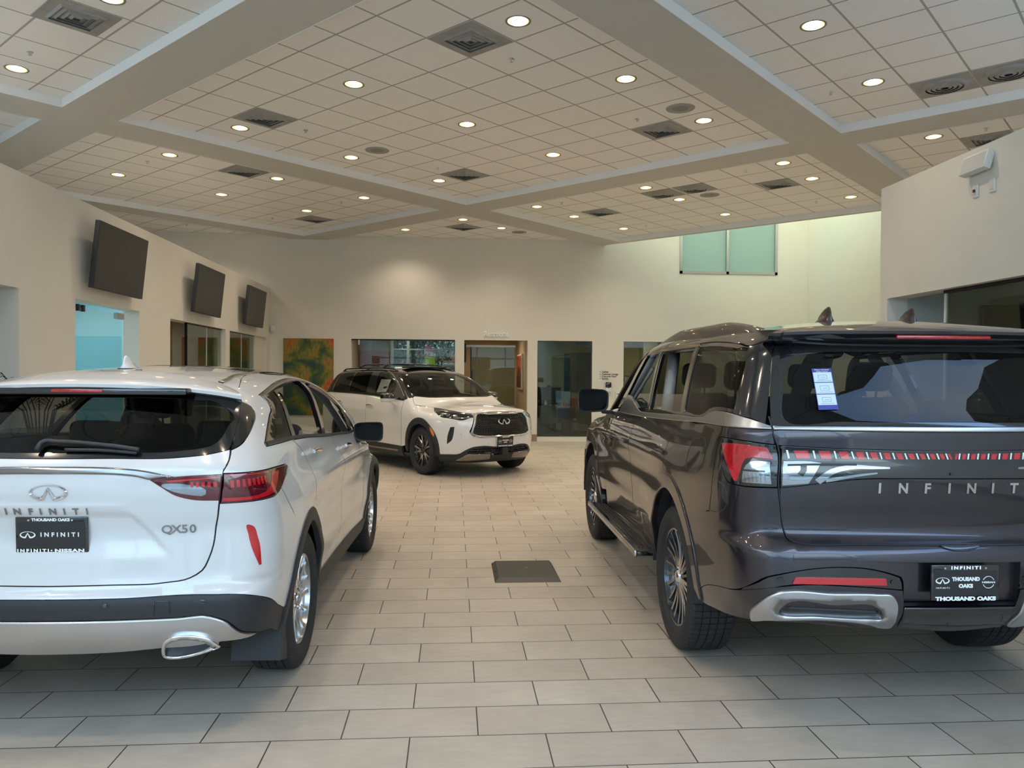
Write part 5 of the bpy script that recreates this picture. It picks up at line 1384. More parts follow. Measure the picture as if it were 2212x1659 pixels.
def spoiler80(car, sh, paint):
    n = 36; V = []; yw = .74; m = 8
    for i in range(n+1):
        y = -yw + 2*yw*i/n; a = abs(y)/yw
        step = sstep(.60, .72, a)
        xb = -1.105 + .035*a**2 + .03*step; ze = 1.845 - .008*a**2 + .010*step*(1-a)
        p = sh.topmap(np.array([[-.60, y*.97]]))[0]
        for t in (0, .3, .6, .92):
            V.append((p[0] + (xb-p[0])*t, y*(.97+.03*t), p[2] + .003 + (ze-p[2])*(t**1.35)))
        V += [(xb-.004, y, ze-.006), (xb, y, ze-.020), (xb+.04, y*.99, ze-.045), (xb+.13, y*.97, ze-.058)]
    F = [(i*m+j, i*m+j+1, (i+1)*m+j+1, (i+1)*m+j) for i in range(n) for j in range(m-1)]
    F += [tuple(range(m-1, -1, -1)), tuple(n*m+j for j in range(m))]
    b = MB(); b.add(V, F); s = b.build('spoiler', paint, car, angle=35)
    V = []
    for i in range(n+1):
        y = -.79 + 1.58*i/n; a = abs(y)/.79; xb = -1.085 + .09*a**3
        V += [(xb, y, 1.828), (xb+.012, y, 1.792 + .012*a**4), (xb+.13, y*.98, 1.765 + .02*a**4)]
    F = [(i*3+j, i*3+j+1, (i+1)*3+j+1, (i+1)*3+j) for i in range(n) for j in range(2)]
    b = MB(); b.add(V, F); b.build('spoiler_underside', M['blackgloss'], s, smooth=True)
    b = MB(); b.rbox(-1.094, -1.07, -.225, .225, 1.803, 1.818, .004, 2); b.build('brake_light', M['red'], s, angle=40)
    return s
def inner_shell80(car, sh):
    inner_shell(car, sh, floor=(-.9, 3.0, .86), z0=.60)
    b = MB()
    for s in (-1, 1): b.rbox(-.9, 2.9, s*.88-.02, s*.88+.02, .5, 1.20, .02)
    b.rbox(-1.0, -.95, -.8, .8, .5, 1.15, .02)
    b.build('door_linings', M['darkfab'], car)
    for y in (-.42, .42): seat(car, 1.55, y, .72, M['darkfab'], .54, .68)
    for y in (-.42, .42): seat(car, .55, y, .74, M['darkfab'], .54, .66)
    seat(car, -.30, 0, .78, M['darkfab'], 1.3, .50, head=False)
    for y in (-.4, .4): MB().rbox(-.52, -.42, y-.12, y+.12, 1.35, 1.50, .04).build('headrest', M['darkfab'], car, angle=50)
    MB().rbox(2.2, 2.8, -.78, .78, 1.05, 1.30, .06).build('dashboard', M['darkfab'], car, angle=50)
    for sd in (1, -1):
        for a0, a1 in ((.62, .30), (2.07, -.45)): MB().tube([(a0 + a1*t, sd*(.86 - .13*t), 1.36 + .42*t) for t in (0, .5, 1)], .042, 8).build('inner_pillar', M['greyfab'], car, smooth=True)
        b = MB(); b.tube([(1.90 - .30*t + .05, sd*(.80 - .09*t), 1.42 + .26*t) for t in (0, .1, .5, .9, 1)], .014, 8); b.build('grab_handle', M['greyfab'], car, smooth=True)
def build_q60():
    sh = Q60; S = sh.S
    paint = mat('white_tricoat_paint', (.78, .76, .73), .25, coat=1, coat_r=.02)
    car = thing('car', 'white SUV with black roof facing the camera in the middle of the hall', 'car', (POSE60[0], POSE60[1], 0), POSE60[2])
    w = make_wheel('wheel', .385, .255, .258, 'q60', (M['darkalloy'], M['machined'], M['blackgloss']))
    place_wheels(car, w, 2.9, .83, .385)
    sg = sh.cy + sh.r*PI/2 + (sh.fx - sh.cx); sc = sg + sh.r*PI/2 + sh.fy     # 4.907, 6.064
    ar = (S(0), .43); af = (S(2.9)-.01, .43); R0 = .485
    for sd in (-1, 1):
        # fender with headlamp and grille cut-outs below the bonnet line
        ft = [(3.935, 1.178, 1), (4.00, 1.20), (4.085, 1.222), (4.16, 1.16), (4.222, 1.117), (4.40, 1.085), (4.56, 1.070, 1), (4.907, .990), (5.043, .943), (5.221, .927), (5.418, .904), (5.507, .936), (5.560, .945, 1), (5.525, .80), (5.497, .725), (5.515, .685), (5.60, .640), (5.80, .632), (6.064, .630, 1), (6.064, .488, 1), (5.938, .486), (5.679, .505), (5.533, .484), (5.45, .44), (5.361, .385), (5.20, .372), (5.0, .368, 1)]
        ft += arc(af[0], af[1], R0, 4, 176, 30)[1:] + [(3.905, .405, 1), (3.925, .60), (3.94, .777), (3.936, 1.02)]
        v = spline([(5.222, .795, 1), (5.288, .803, 1), (5.270, .665), (5.250, .600), (5.165, .528, 1), (5.178, .663)], True, .02)
        panel('front_bumper', sh, spline(ft, True, .03), paint, car, side=sd, h=.03, dense=True, holes=[v])
        panel('bumper_vent', sh, v, M['blackmatte'], car, side=sd, h=.03, off=-.02, skirt=0, dense=True)
        # headlamp
        hl = [(4.565, 1.068, 1), (4.975, 1.046), (5.25, 1.034), (5.45, 1.012), (5.600, .988, 1), (5.588, .952, 1), (5.507, .939), (5.418, .907), (5.221, .930), (5.043, .946), (4.907, .993), (4.74, 1.03)]
        lamp = panel('headlamp', sh, hl, M['blackgloss'], car, side=sd, h=.03, off=0, skirt=.03)
        panel('running_light', sh, [(4.60, 1.062, 1), (4.975, 1.040), (5.25, 1.028), (5.45, 1.006), (5.595, .984, 1), (5.592, .972, 1), (5.44, .995), (5.25, 1.016), (4.97, 1.030), (4.68, 1.048)], M['clear'], lamp, side=sd, h=.02, off=.003, skirt=.002)
        panel('running_light', sh, [(5.585, .955, 1), (5.50, .948), (5.40, .945), (5.26, .955), (5.26, .945), (5.40, .930), (5.51, .938)], M['clear'], lamp, side=sd, h=.02, off=.003, skirt=.002)
        for s_, z_ in ((5.02, .990), (5.15, .978), (5.29, .968)):
            panel('headlamp_projector', sh, [(s_+.036*math.cos(a), z_+.020*math.sin(a)) for a in np.linspace(0, 5.8, 12)], M['clear'], lamp, side=sd, h=.02, off=.004, bev=.003, skirt=.002, step=.02)
        # front door, rear door, quarter
        fd = [(2.575, 1.238, 1), (2.615, 1.10), (2.625, 1.0), (2.60, .70), (2.575, .415, 1), (3.895, .405, 1), (3.918, .60), (3.932, .777), (3.928, 1.02), (3.925, 1.180, 1), (3.939, 1.178, 1), (2.854, 1.228)]
        fd = [(2.575, 1.238, 1), (2.615, 1.10), (2.625, 1.0), (2.60, .70), (2.575, .415, 1), (3.895, .405, 1), (3.916, .60), (3.931, .777), (3.927, 1.02), (3.925, 1.180, 1), (3.4, 1.205), (2.854, 1.230)]
        panel('front_door', sh, fd, paint, car, side=sd, h=.04)
        rd = [(1.16, 1.262, 1), (1.23, 1.13), (1.303, 1.0), (1.45, .93), (1.52, .915, 1)] + arc(ar[0], ar[1], R0, 88, 4, 18) + [(2.14, .415, 1), (2.567, .415, 1), (2.592, .70), (2.617, 1.0), (2.607, 1.10), (2.567, 1.238, 1), (1.884, 1.255)]
        rd = [(1.16, 1.262, 1), (1.23, 1.13), (1.303, 1.0), (1.43, .935), (1.60, .915, 1)] + arc(ar[0], ar[1], R0, 84, 4, 18) + rd[-7:]
        panel('rear_door', sh, rd, paint, car, side=sd, h=.04)
        qp = [(0, 1.20, 1), (.5, 1.205), (.85, 1.24), (1.15, 1.262, 1), (1.222, 1.13), (1.295, 1.0), (1.425, .928), (1.59, .913, 1)] + arc(ar[0], ar[1], R0, 86, 176, 18) + [(1.15, .415, 1), (0, .42, 1)]
        panel('quarter_panel', sh, qp, paint, car, side=sd, h=.05)
        gq = [(0, 1.205, 1), (.5, 1.21), (.85, 1.245), (1.0, 1.258, 1), (.95, 1.40), (.85, 1.62), (.80, 1.672, 1), (.4, 1.69), (0, 1.695, 1)]
        panel('rear_window', sh, gq, M['glassdark'], car, side=sd, h=.06, off=-.002, skirt=.01)
        # glasshouse
        DL = [(1.00, 1.262, 1), (1.884, 1.259), (2.854, 1.234), (3.5, 1.205), (3.93, 1.183, 1), (3.885, 1.235), (3.70, 1.345), (3.539, 1.438), (3.36, 1.520), (3.149, 1.597), (2.98, 1.638), (2.803, 1.662), (2.459, 1.676), (2.0, 1.672), (1.615, 1.660), (1.25, 1.645), (.93, 1.615, 1), (.945, 1.45)]
        o = spline(DL, True, .03)
        h1 = spline([(2.87, 1.262, 1), (3.45, 1.232, 1), (3.52, 1.40), (3.33, 1.500), (3.13, 1.574), (2.97, 1.613), (2.80, 1.637), (2.66, 1.645, 1), (2.76, 1.45)], True, .03)
        h2 = spline([(1.79, 1.285, 1), (2.50, 1.270, 1), (2.43, 1.45), (2.36, 1.648, 1), (1.72, 1.640, 1), (1.72, 1.45)], True, .03)
        h3 = spline([(1.03, 1.288, 1), (1.71, 1.286, 1), (1.65, 1.45), (1.64, 1.635, 1), (1.25, 1.622), (.97, 1.595, 1)], True, .03)
        panel('window_surround', sh, o, M['blackgloss'], car, side=sd, h=.04, off=.001, skirt=.02, dense=True, holes=[h1, h2, h3])
        for h_, gm in ((h1, 'glasslight'), (h2, 'glassdark'), (h3, 'glassdark')): panel('side_window', sh, h_, M[gm], car, side=sd, h=.06, off=-.002, skirt=0, dense=True)
        panel('window_molding', sh, band([(1.00, 1.254), (1.884, 1.251), (2.854, 1.227), (3.92, 1.176)], .008), M['darkchrome'], car, side=sd, h=.04, off=.006, skirt=.01, dense=True)
        panel('window_molding', sh, band([(.95, 1.624), (1.25, 1.654), (1.615, 1.668), (2.459, 1.684), (2.803, 1.669), (2.98, 1.645), (3.149, 1.604), (3.36, 1.527), (3.55, 1.440), (3.885, 1.245)], .006), M['chrome'], car, side=sd, h=.04, off=.005, skirt=.008, dense=True)
        # arch and sill cladding
        for c_, a1, a0 in ((ar, 0, 182), (af, -2, 182)):
            o = arc(c_[0], c_[1], R0+.004, a0+6, a1-8, 30); i = arc(c_[0], c_[1]-.02, .405, a1-8, a0+6, 30)
            panel('wheel_arch_trim', sh, spline([(p[0], max(p[1], .25)) for p in o] + [(p[0], max(p[1], .25)) for p in i], True, .03), M['blackmatte'], car, side=sd, h=.03, off=.010, bev=.006, skirt=.04, dense=True)
            b = MB(); cx_ = c_[0]-S(0); n = 20
            V = [(cx_ + .43*math.cos(PI*k/n*1.1-.15), sd*y, .40 + .43*math.sin(PI*k/n*1.1-.15)) for y in (.55, .95) for k in range(n+1)]
            b.add(V, [(k, k+1, n+2+k, n+1+k) for k in range(n)]); b.add(V[:n+1], [tuple(range(n+1))]); b.build('wheel_arch_liner', M['blackmatte'], car)
        panel('sill_trim', sh, [(2.05, .42, 1), (3.93, .41, 1), (3.93, .24, 1), (2.05, .24, 1)], M['blackmatte'], car, side=sd, h=.05, off=.010, bev=.005, skirt=.03)
        panel('sill_strip', sh, band([(2.12, .318), (3.0, .322), (3.78, .330)], .016), M['darkchrome'], car, side=sd, h=.04, off=.016, bev=.004, skirt=.01, dense=True)
        panel('amber_reflector', sh, [(4.858, .795, 1), (4.895, .765), (4.950, .655), (4.940, .632, 1), (4.880, .720)], M['amber'], car, side=sd, h=.02, off=.014, bev=.002, skirt=.008)
        for s_, z_ in ((1.53, 1.072), (2.79, 1.048)):
            A = surf_line(sh, [(s_-.11, z_), (s_-.085, z_+.004), (s_+.085, z_+.003), (s_+.11, z_-.002)], sd, off=.030)
            mb = MB(); mb.tube(A, .013, 8)
            for e in (0, -1): mb.cyl(A[e], sh.wrap(np.array([[sd*(s_-.10 if e == 0 else s_+.10), z_]]))[0], .011, n=8)
            mb.build('door_handle', M['chrome'], car, angle=50)
        for ln in ([(3.933, 1.178), (3.932, 1.02), (3.936, .777), (3.92, .60), (3.90, .41)], [(2.571, 1.238), (2.611, 1.10), (2.621, 1.0), (2.596, .70), (2.571, .415)], [(1.155, 1.262), (1.226, 1.13), (1.30, 1.0), (1.43, .932)], [(4.085, 1.222), (4.16, 1.16), (4.222, 1.117), (4.40, 1.085), (4.56, 1.072), (4.975, 1.050), (5.25, 1.038), (5.45, 1.016)]):
            MB().tube(surf_line(sh, ln, sd, off=-.0022, step=.04), .0035, 5).build('panel_seam', M['blackmatte'], car)
        mirror60(car, sd, paint)
        # lower black front and skid pieces
        lb = [(6.064, .484, 1), (5.938, .482), (5.679, .501), (5.533, .480), (5.45, .436), (5.361, .381), (5.20, .368), (5.0, .364, 1), (4.99, .30), (5.0, .25, 1), (5.4, .235), (6.064, .235, 1)]
        gh = spline([(6.05, .470, 1), (5.938, .466), (5.72, .480), (5.58, .465), (5.49, .42), (5.47, .395, 1), (5.84, .385, 1), (5.90, .350, 1), (6.05, .350, 1)], True, .02)
        lf = panel('lower_front_cladding', sh, spline(lb, True, .03), M['blackmatte'], car, side=sd, h=.04, off=.004, dense=True, holes=[gh])
        panel('lower_grille', sh, gh, M['blackgloss'], lf, side=sd, h=.05, off=-.03, skirt=0, dense=True)
        for z_ in (.372, .402, .435, .462):
            MB().tube(surf_line(sh, [(5.50 if z_ < .45 else 5.60, z_), (5.8, z_), (6.04, z_)], sd, off=-.012), .006, 6).build('grille_bar', M['blackmatte'], lf)
        for s_ in (5.62, 5.74, 5.86, 5.97): MB().tube(surf_line(sh, [(s_, .385), (s_, .47)], sd, off=-.012), .005, 6).build('grille_bar', M['blackmatte'], lf)
        panel('skid_trim', sh, [(5.29, .276, 1), (5.40, .33), (5.484, .374), (5.60, .378), (5.834, .377, 1), (5.852, .30), (5.848, .288, 1), (5.60, .276), (5.40, .270)], M['darkchrome'], car, side=sd, h=.03, off=.016, bev=.008, skirt=.03)
        panel('parking_sensor', sh, [(5.768+.011*math.cos(a), .535+.011*math.sin(a)) for a in np.linspace(0, 5.6, 9)], M['satin'], car, side=sd, h=.02, off=.002, step=.01)
        panel('parking_sensor', sh, [(5.385+.011*math.cos(a), .689+.011*math.sin(a)) for a in np.linspace(0, 5.6, 9)], M['satin'], car, side=sd, h=.02, off=.002, step=.01)
    def my(h): return list(h) + [(-a[0],) + tuple(a[1:]) for a in reversed(h[1:-1])]
    # main grille
    go = spline(my([(0, 1.033), (.20, 1.030), (.40, 1.018), (.515, 1.000, 1), (.508, .95), (.525, .85), (.560, .74), (.572, .690), (.548, .662), (.45, .640), (.2, .633), (0, .632)]), True, .02)
    gi = spline(my([(0, .985), (.25, .983), (.455, .972), (.475, .94), (.500, .84), (.535, .73), (.535, .705), (.50, .690), (.40, .672), (.2, .664), (0, .663)]), True, .02)
    gf = panel('grille_frame', sh, go, M['chrome'], car, mode='f', h=.03, off=.012, bev=.008, skirt=.03, dense=True, holes=[gi])
    gr = panel('grille', sh, gi, M['blackgloss'], car, mode='f', h=.05, off=-.045, skirt=0, dense=True)
    # woven mesh of wave-shaped bars
    b = MB(); nb = 0
    for j in range(11):
        z0 = .675 + j*.0305
        for ph in (0, PI):
            pts = []
            for y in np.arange(-.52, .5201, .013):
                z = z0 + .011*math.sin(y*2*PI/.088 + ph + j*PI)
                pts.append((y, z))
            q = np.array(pts); ok = inpoly(q, gi)
            run = []
            for p, k in zip(q, ok):
                if k: run.append(p)
                else:
                    if len(run) > 2:
                        P = sh.frontmap(np.array(run)) + np.array([-.014, 0, 0]); b.tube(P, .0055, 4)
                    run = []
            if len(run) > 2: b.tube(sh.frontmap(np.array(run)) + np.array([-.014, 0, 0]), .0055, 4)
    b.build('grille_mesh', M['blackgloss'], gr, smooth=True)
    emblem(gr, surf_frame(sh, .004, .880, 1, mode='f', off=.004), .235, M['chrome'], .012)
    T = surf_frame(sh, .012, .566, 1, mode='f', off=.022)
    plate_at(car, T, 'b')
    b = MB(); b.rbox(3.80, 3.90, -.05, .06, .35, .46, .01); b.build('radar_cover', M['blackmatte'], car)
    # bonnet, screen, roof
    hd = [(2.52, 0), (2.51, .35), (2.44, .72), (2.40, .83, 1), (2.60, .87), (2.93, .715), (3.377, .700), (3.60, .60), (3.70, .50), (3.745, .22), (3.755, 0)]
    A = sh.wrap(np.array([(4.085, 1.224), (4.222, 1.119), (4.40, 1.088), (4.56, 1.074), (4.975, 1.052), (5.25, 1.040), (5.45, 1.018)]))
    hd = [(2.60, 0), (2.585, .30), (2.52, .60), (2.42, .80, 1)] + [(float(p[0]), float(p[1])) for p in A] + [(3.70, .50), (3.742, .22), (3.752, 0)]
    panel('hood', sh, mir_xy(hd), paint, car, mode='t', h=.05)
    for sd in (-1, 1):
        MB().tube(surf_line(sh, [(2.72, .50), (3.1, .44), (3.45, .40), (3.70, .38)], sd, mode='t', off=-.0035), .006, 6).build('hood_crease', paint, car, smooth=True)
    ws = [(1.80, 0), (1.775, .40), (1.64, .66, 1), (1.88, .76), (2.22, .832), (2.41, .80), (2.52, .60), (2.585, .30), (2.595, 0)]
    o = spline(mir_xy(ws), True, .04)
    panel('windshield', sh, o, M['glasslight'], car, mode='t', h=.07, off=-.002, skirt=0, dense=True)
    panel('windshield_border', sh, o, M['blackgloss'], car, mode='t', h=.06, off=-.001, skirt=.004, dense=True, holes=[offset_poly(o, .035)])
    for sd in (-1, 1):
        panel('windshield_pillar', sh, [(1.45, .74, 1), (1.50, .68), (1.64, .66, 1), (1.88, .76), (2.22, .832), (2.41, .81, 1), (2.36, .93, 1), (2.1, .88), (1.75, .79)], M['blackgloss'], car, side=sd, mode='t', h=.05)
    re_ = [(.80, 1.680), (.93, 1.620), (1.25, 1.650), (1.615, 1.664), (2.0, 1.677), (2.459, 1.680), (2.803, 1.668), (2.98, 1.642)]
    P = sh.wrap(np.array(re_)); xy = [(float(p[0]), float(p[1])-.002) for p in P]
    rear = sh.wrap(np.array([(0, 1.70), (.4, 1.695)])); rxy = [(float(p[0]), float(p[1])) for p in rear]
    panel('roof', sh, mir_xy(rxy + xy + [(1.50, .70), (1.64, .655, 1), (1.77, .40), (1.795, 0)]), M['blackgloss'], car, mode='t', h=.05, step=.04)
    # roof rails and crossbars
    for sd in (-1, 1):
        A = surf_line(sh, [(-.75, .60), (-.4, .61), (.5, .615), (1.2, .60), (1.45, .585)], sd, mode='t', off=.0)
        P = [(p[0], p[1], p[2] + .030*sstep(0, .06, i/(len(A)-1))*(1-sstep(.94, 1, i/(len(A)-1)))) for i, p in enumerate(A)]
        rail = MB().tube(P, .016, 8).build('roof_rail', M['blackgloss'], car, smooth=True)
        for x in (.05, 1.0):
            z = float(sh.topmap(np.array([[x, .60]]))[0][2]); b = MB()
            b.tube([(x, sd*.62, z+.02), (x, sd*.60, z+.065), (x, sd*.54, z+.088), (x, sd*.50, z+.090)], [.030, .026, .020, .016], 10); b.build('crossbar_foot', M['blackgloss'], rail, smooth=True)
    for x in (.05, 1.0):
        z = float(sh.topmap(np.array([[x, .60]]))[0][2]) + .090
        MB().tube([(x, y, z + .012*(1-(y/.5)**2)) for y in np.linspace(-.52, .52, 12)], .014, 8).build('crossbar', M['blackgloss'], car, smooth=True)
    z = float(sh.topmap(np.array([[1.45, 0]]))[0][2])
    b = MB(); b.rbox(1.30, 1.50, -.42, .42, z+.008, z+.042, .014, 3); b.build('sunroof_deflector', M['blackmatte'], car, angle=40)
    # cabin
    inner_shell(car, sh, floor=(-.9, 3.0, .84), z0=.35)
    for y in (-.40, .40): seat(car, 1.45, y, .62, M['darkfab'], .52, .64)
    for y in (-.40, .40): seat(car, .50, y, .64, M['darkfab'], .52, .60)
    MB().rbox(2.05, 2.6, -.76, .76, .95, 1.12, .05).build('dashboard', M['darkfab'], car, angle=50)
    T = RT((2.0, .38, 1.06), ry=-1.15)
    b = MB(); b.tube([T @ Vector((.18*math.cos(a), .18*math.sin(a), 0)) for a in np.linspace(0, 2*PI, 28, endpoint=False)], .014, 8, closed=True); b.box(-.17, .17, -.02, .02, -.01, .01, T); b.box(-.02, .02, -.0, .17, -.01, .01, T)
    b.build('steering_wheel', M['blackmatte'], car, smooth=True)
    b = MB(); b.rbox(1.86, 1.90, -.12, .12, 1.50, 1.57, .015); b.build('rear_view_mirror', M['blackgloss'], car, angle=40)
    # price sheet in the front side window
    q = [(2.83, 1.515), (3.18, 1.515), (3.20, 1.30), (2.86, 1.285)]
    P = sh.wrap(np.array([(-a, b_) for a, b_ in q])) + np.array([0, .02, 0])
    ps = mesh('window_sticker', P, [(0, 1, 2, 3)], mat('window_sheet', (.62, .66, .62), .6), car)
    A = lambda u, v: tuple(P[0]*(1-u)*(1-v) + P[1]*u*(1-v) + P[2]*u*v + P[3]*(1-u)*v + np.array([0, -.004, 0]))
    for u0, u1, v0, v1, m_ in ((.06, .45, .06, .12, 'g'), (.06, .45, .18, .20, 'g'), (.06, .45, .26, .28, 'g'), (.06, .45, .34, .36, 'g'), (.06, .45, .42, .44, 'g'), (.55, .92, .55, .72, 'k'), (.55, .92, .20, .24, 'g'), (.55, .92, .30, .33, 'g'), (.06, .45, .60, .63, 'g'), (.06, .45, .72, .75, 'g'), (.06, .45, .84, .87, 'g')):
        mesh('sheet_print', [A(u0, v0), A(u1, v0), A(u1, v1), A(u0, v1)], [(0, 1, 2, 3)], M['blackmatte'] if m_ == 'k' else M['greyfab'], ps)
    return car

def mirror60(car, sd, paint):
    p = (2.02, sd*1.07, 1.215)
    V = []; n = 10; k = 24
    for i in range(n+1):
        t = i/n; x = -.05 + .18*t; s = math.cos(t*PI/2*.97)**.55
        for j in range(k):
            a = 2*PI*j/k; c = math.cos(a); q = math.sin(a)
            V.append((x, math.copysign(abs(c)**.5, c)*.125*s, math.copysign(abs(q)**.5, q)*.082*s))
    F = [(i*k+j, i*k+(j+1) % k, (i+1)*k+(j+1) % k, (i+1)*k+j) for i in range(n) for j in range(k)] + [tuple(n*k+j for j in range(k)), tuple(range(k-1, -1, -1))]
    b = MB(); b.add(V, F); o = b.build('door_mirror', M['blackgloss'], car, angle=50, loc=p)
    V2 = [(v[0]*1.01, v[1]*1.02, min(v[2], -.012)*1.03) for v in V]
    b = MB(); b.add(V2, F); b.build('mirror_lower_shell', paint, o, angle=50)
    b = MB(); b.tube([(.02, -sd*.04, -.06), (.03, -sd*.10, -.10), (.05, -sd*.16, -.14)], [.035, .03, .03], 10); b.build('mirror_arm', paint, o, smooth=True)
car_mats()
build_q50(); build_q80(); build_q60()
# ---------------------------------------------------------------- ceiling fixtures
BULB = mat('lamp_glow', (1, .9, .75), .5, emit=(1, .84, .60), es=26)
REFL = mat('champagne_reflector', (.92, .74, .50), .38, metal=1)
RING = mat('downlight_trim', (.22, .21, .19), .5)
SW = 1
def downlight():
    t = thing('downlight', '', 'ceiling light')
    b = MB(); b.lathe([(.098, 0), (.118, -.004), (.120, .001), (.098, .002)], 40, close=True); b.build('trim_ring', RING, t, angle=40)
    b = MB(); b.lathe([(.099, -.001), (.096, .04), (.085, .08), (.060, .11), (0, .115)], 40); b.build('reflector', REFL, t, angle=60)
    b = MB(); b.lathe([(0, .030), (.03, .034), (.048, .050), (.052, .075), (.04, .10), (0, .105)], 24); b.build('bulb', BULB, t, angle=60)
    return t
def spot():
    d = bpy.data.lights.new('downlight_beam', 'SPOT'); d.energy = LAMP_W; d.color = (1.0, .85, .67); d.spot_size = math.radians(128); d.spot_blend = .9; d.shadow_soft_size = .07
    return d
LAMP_W = 33
LD = spot()
CLEAR = ZC - .0005
lights = [  # a, b, and which bay they belong to
 (-6.8, -.5, 'ceiling downlight in the near left coffer beside its diffuser, cut by the top edge'), (-6.8, -4.5, 'ceiling downlight in the near left coffer, leftmost above the wall'),
 (-2.5, -.5, 'ceiling downlight in the central coffer, left of the nearest diffuser'), (-2.5, -4.5, 'ceiling downlight in the central coffer beside its left diffuser'),
 (-2.5, 3.5, 'brightest ceiling downlight beside the nearest central diffuser'), (.5, 3.5, 'ceiling downlight in the central coffer along the right beam'),
 (3.5, 3.5, 'ceiling downlight between round speaker and right corner of central coffer'), (.5, -.5, 'ceiling downlight at the middle of the central coffer'),
 (3.5, -.5, 'ceiling downlight of the central coffer near its far right beam'), (.5, -4.5, 'ceiling downlight left of the small round speaker in central coffer'),
 (3.5, -4.5, 'ceiling downlight beside the farthest diffuser of the central coffer'),
 (-2.5, -7.8, 'ceiling downlight in the left bay, nearest along the beam'), (-2.5, -10.8, 'ceiling downlight in the left bay, outermost above the low wall'),
 (.5, -7.8, 'ceiling downlight in the left bay, right of its diffuser'), (.5, -10.8, 'ceiling downlight in the left bay above the second screen'),
 (3.5, -7.8, 'ceiling downlight in the left bay nearest the beam crossing'), (3.5, -10.8, 'ceiling downlight in the left bay above its faint diffuser'),
 (2.3, -15.6, 'ceiling downlight in the amber-lit strip beyond the low wall'),
 (7.8, -10.8, 'ceiling downlight in the far small coffer, left one'), (7.8, -7.8, 'ceiling downlight in the far small coffer, nearest the beam'), (9.8, -7.8, 'ceiling downlight in the far small coffer, right of the diffuser'),
 (.5, 6.85, 'largest ceiling downlight in the near right coffer'), (3.5, 6.85, 'ceiling downlight in the near right coffer beside the twin diffusers'),
 (7.75, 6.9, 'ceiling downlight in the bay above the right wall'),
 (7.8, -.5, 'ceiling downlight in the right bay above its twin diffusers'), (9.75, -.5, 'ceiling downlight in the right bay below its twin diffusers'),
 (7.75, 3.5, 'ceiling downlight in the right bay nearest the beam crossing'), (9.75, 3.5, 'ceiling downlight in the right bay beyond its single diffuser'),
 (12.65, 3.6, 'ceiling downlight in the right bay, last before the right wall'), (12.65, -.4, 'ceiling downlight in the right bay above the high window'),
 (7.8, -4.5, 'ceiling downlight in the right bay, leftmost next to the beam'), (9.8, -4.5, 'ceiling downlight in the right bay beside the small left diffuser'), (12.7, -4.4, 'ceiling downlight in the right bay nearest the back wall corner')] + [(a, b, 'ceiling downlight added out of view above or behind the camera') for a, b in HIDDEN]
dl = None
for a, b, lab in lights:
    if dl is None: dl = o = downlight()
    else: o = copy_tree(dl)
    p = cw(a, b); o.location = (p.x, p.y, CLEAR); o['label'] = lab; o['group'] = 'recessed ceiling downlights'
    s = bpy.data.objects.new('downlight_beam', LD); link(s, o); s.location = (0, 0, -.02)
GREYV = mat('grey_diffuser_metal', (.33, .325, .31), .6, noise=.12, nscale=6)
DARKV = mat('dark_duct', (.20, .20, .19), .7)
def diffuser(round_=False):
    t = thing('air_diffuser', '', 'ceiling vent')
    h = G/2 - .016
    b = MB(); b.box(-h, h, -h, h, -.004, .004); b.build('face_plate', GREYV, t)
    b = MB()
    if round_:
        for r in (.24, .19, .14, .09): b.lathe([(r, -.004), (r-.012, -.020), (r-.045, -.030), (r-.05, -.028), (r-.016, -.008)], 40, close=True)
        b.build('cones', GREYV, t, angle=40)
        MB().lathe([(0, -.0055), (.235, -.0055)], 32).build('throat', DARKV, t)
    else:
        for r in (.20, .15, .10, .05):
            for k in range(4):
                T = Matrix.Rotation(k*PI/2, 4, 'Z'); b.add([T @ Vector(v) for v in ((-r, -r, -.006), (r, -r, -.006), (r-.02, -r+.02, -.022), (-r+.02, -r+.02, -.022), (-r, -r, -.004), (r, -r, -.004), (r-.02, -r+.02, -.020), (-r+.02, -r+.02, -.020))], [(0, 1, 2, 3), (7, 6, 5, 4), (0, 4, 5, 1), (2, 6, 7, 3)])
        b.build('vanes', GREYV, t)
        MB().box(-.155, .155, -.155, .155, -.0055, -.0045).build('throat', DARKV, t)
    return t
sq = rd = None
for a, b, r, lab in ((-6.9, -1.5, 0, 'square grey air diffuser in the near left coffer, cut by the top edge'), (-2.5, 2.5, 0, 'square grey air diffuser nearest the camera in the central coffer'), (-2.5, -3.5, 0, 'square grey air diffuser on the left side of the central coffer'),
 (3.5, 2.5, 0, 'square grey air diffuser on the right of the central coffer by the speaker'), (3.5, -3.5, 0, 'square grey air diffuser at the far corner of the central coffer'), (-.5, -7.8, 0, 'square grey air diffuser in the left bay next to the beam'),
 (4.5, -11.8, 0, 'faint square air diffuser at the far end of the left bay'), (9.8, -3.4, 0, 'small square air diffuser at the left of the right bay'), (8.75, -.5, 1, 'round-cone air diffuser, left one of the pair in the right bay'),
 (8.75, .55, 1, 'round-cone air diffuser, right one of the pair in the right bay'), (9.75, 2.55, 0, 'square air diffuser alone at the right of the right bay'), (4.5, 7.8, 1, 'round-cone air diffuser, left one of the pair in the near right coffer'),
 (4.5, 8.8, 1, 'round-cone air diffuser, right one of the pair at the right picture edge'), (8.7, 7.8, 0, 'square air diffuser just above the right wall'), (8.8, -8.75, 0, 'small square air diffuser in the far small coffer')):
    if r: o = rd = diffuser(True) if rd is None else copy_tree(rd)
    else: o = sq = diffuser() if sq is None else copy_tree(sq)
    p = cw(a, b); o.location = (p.x, p.y, ZC-.0045); o.rotation_euler = (0, 0, -TH); o['label'] = lab; o['group'] = 'ceiling air diffusers'
SPK = mat('speaker_grille', (.36, .35, .33), .7, noise=.1, nscale=400); SPC = mat('speaker_cone', (.26, .26, .25), .7)
sp0 = None
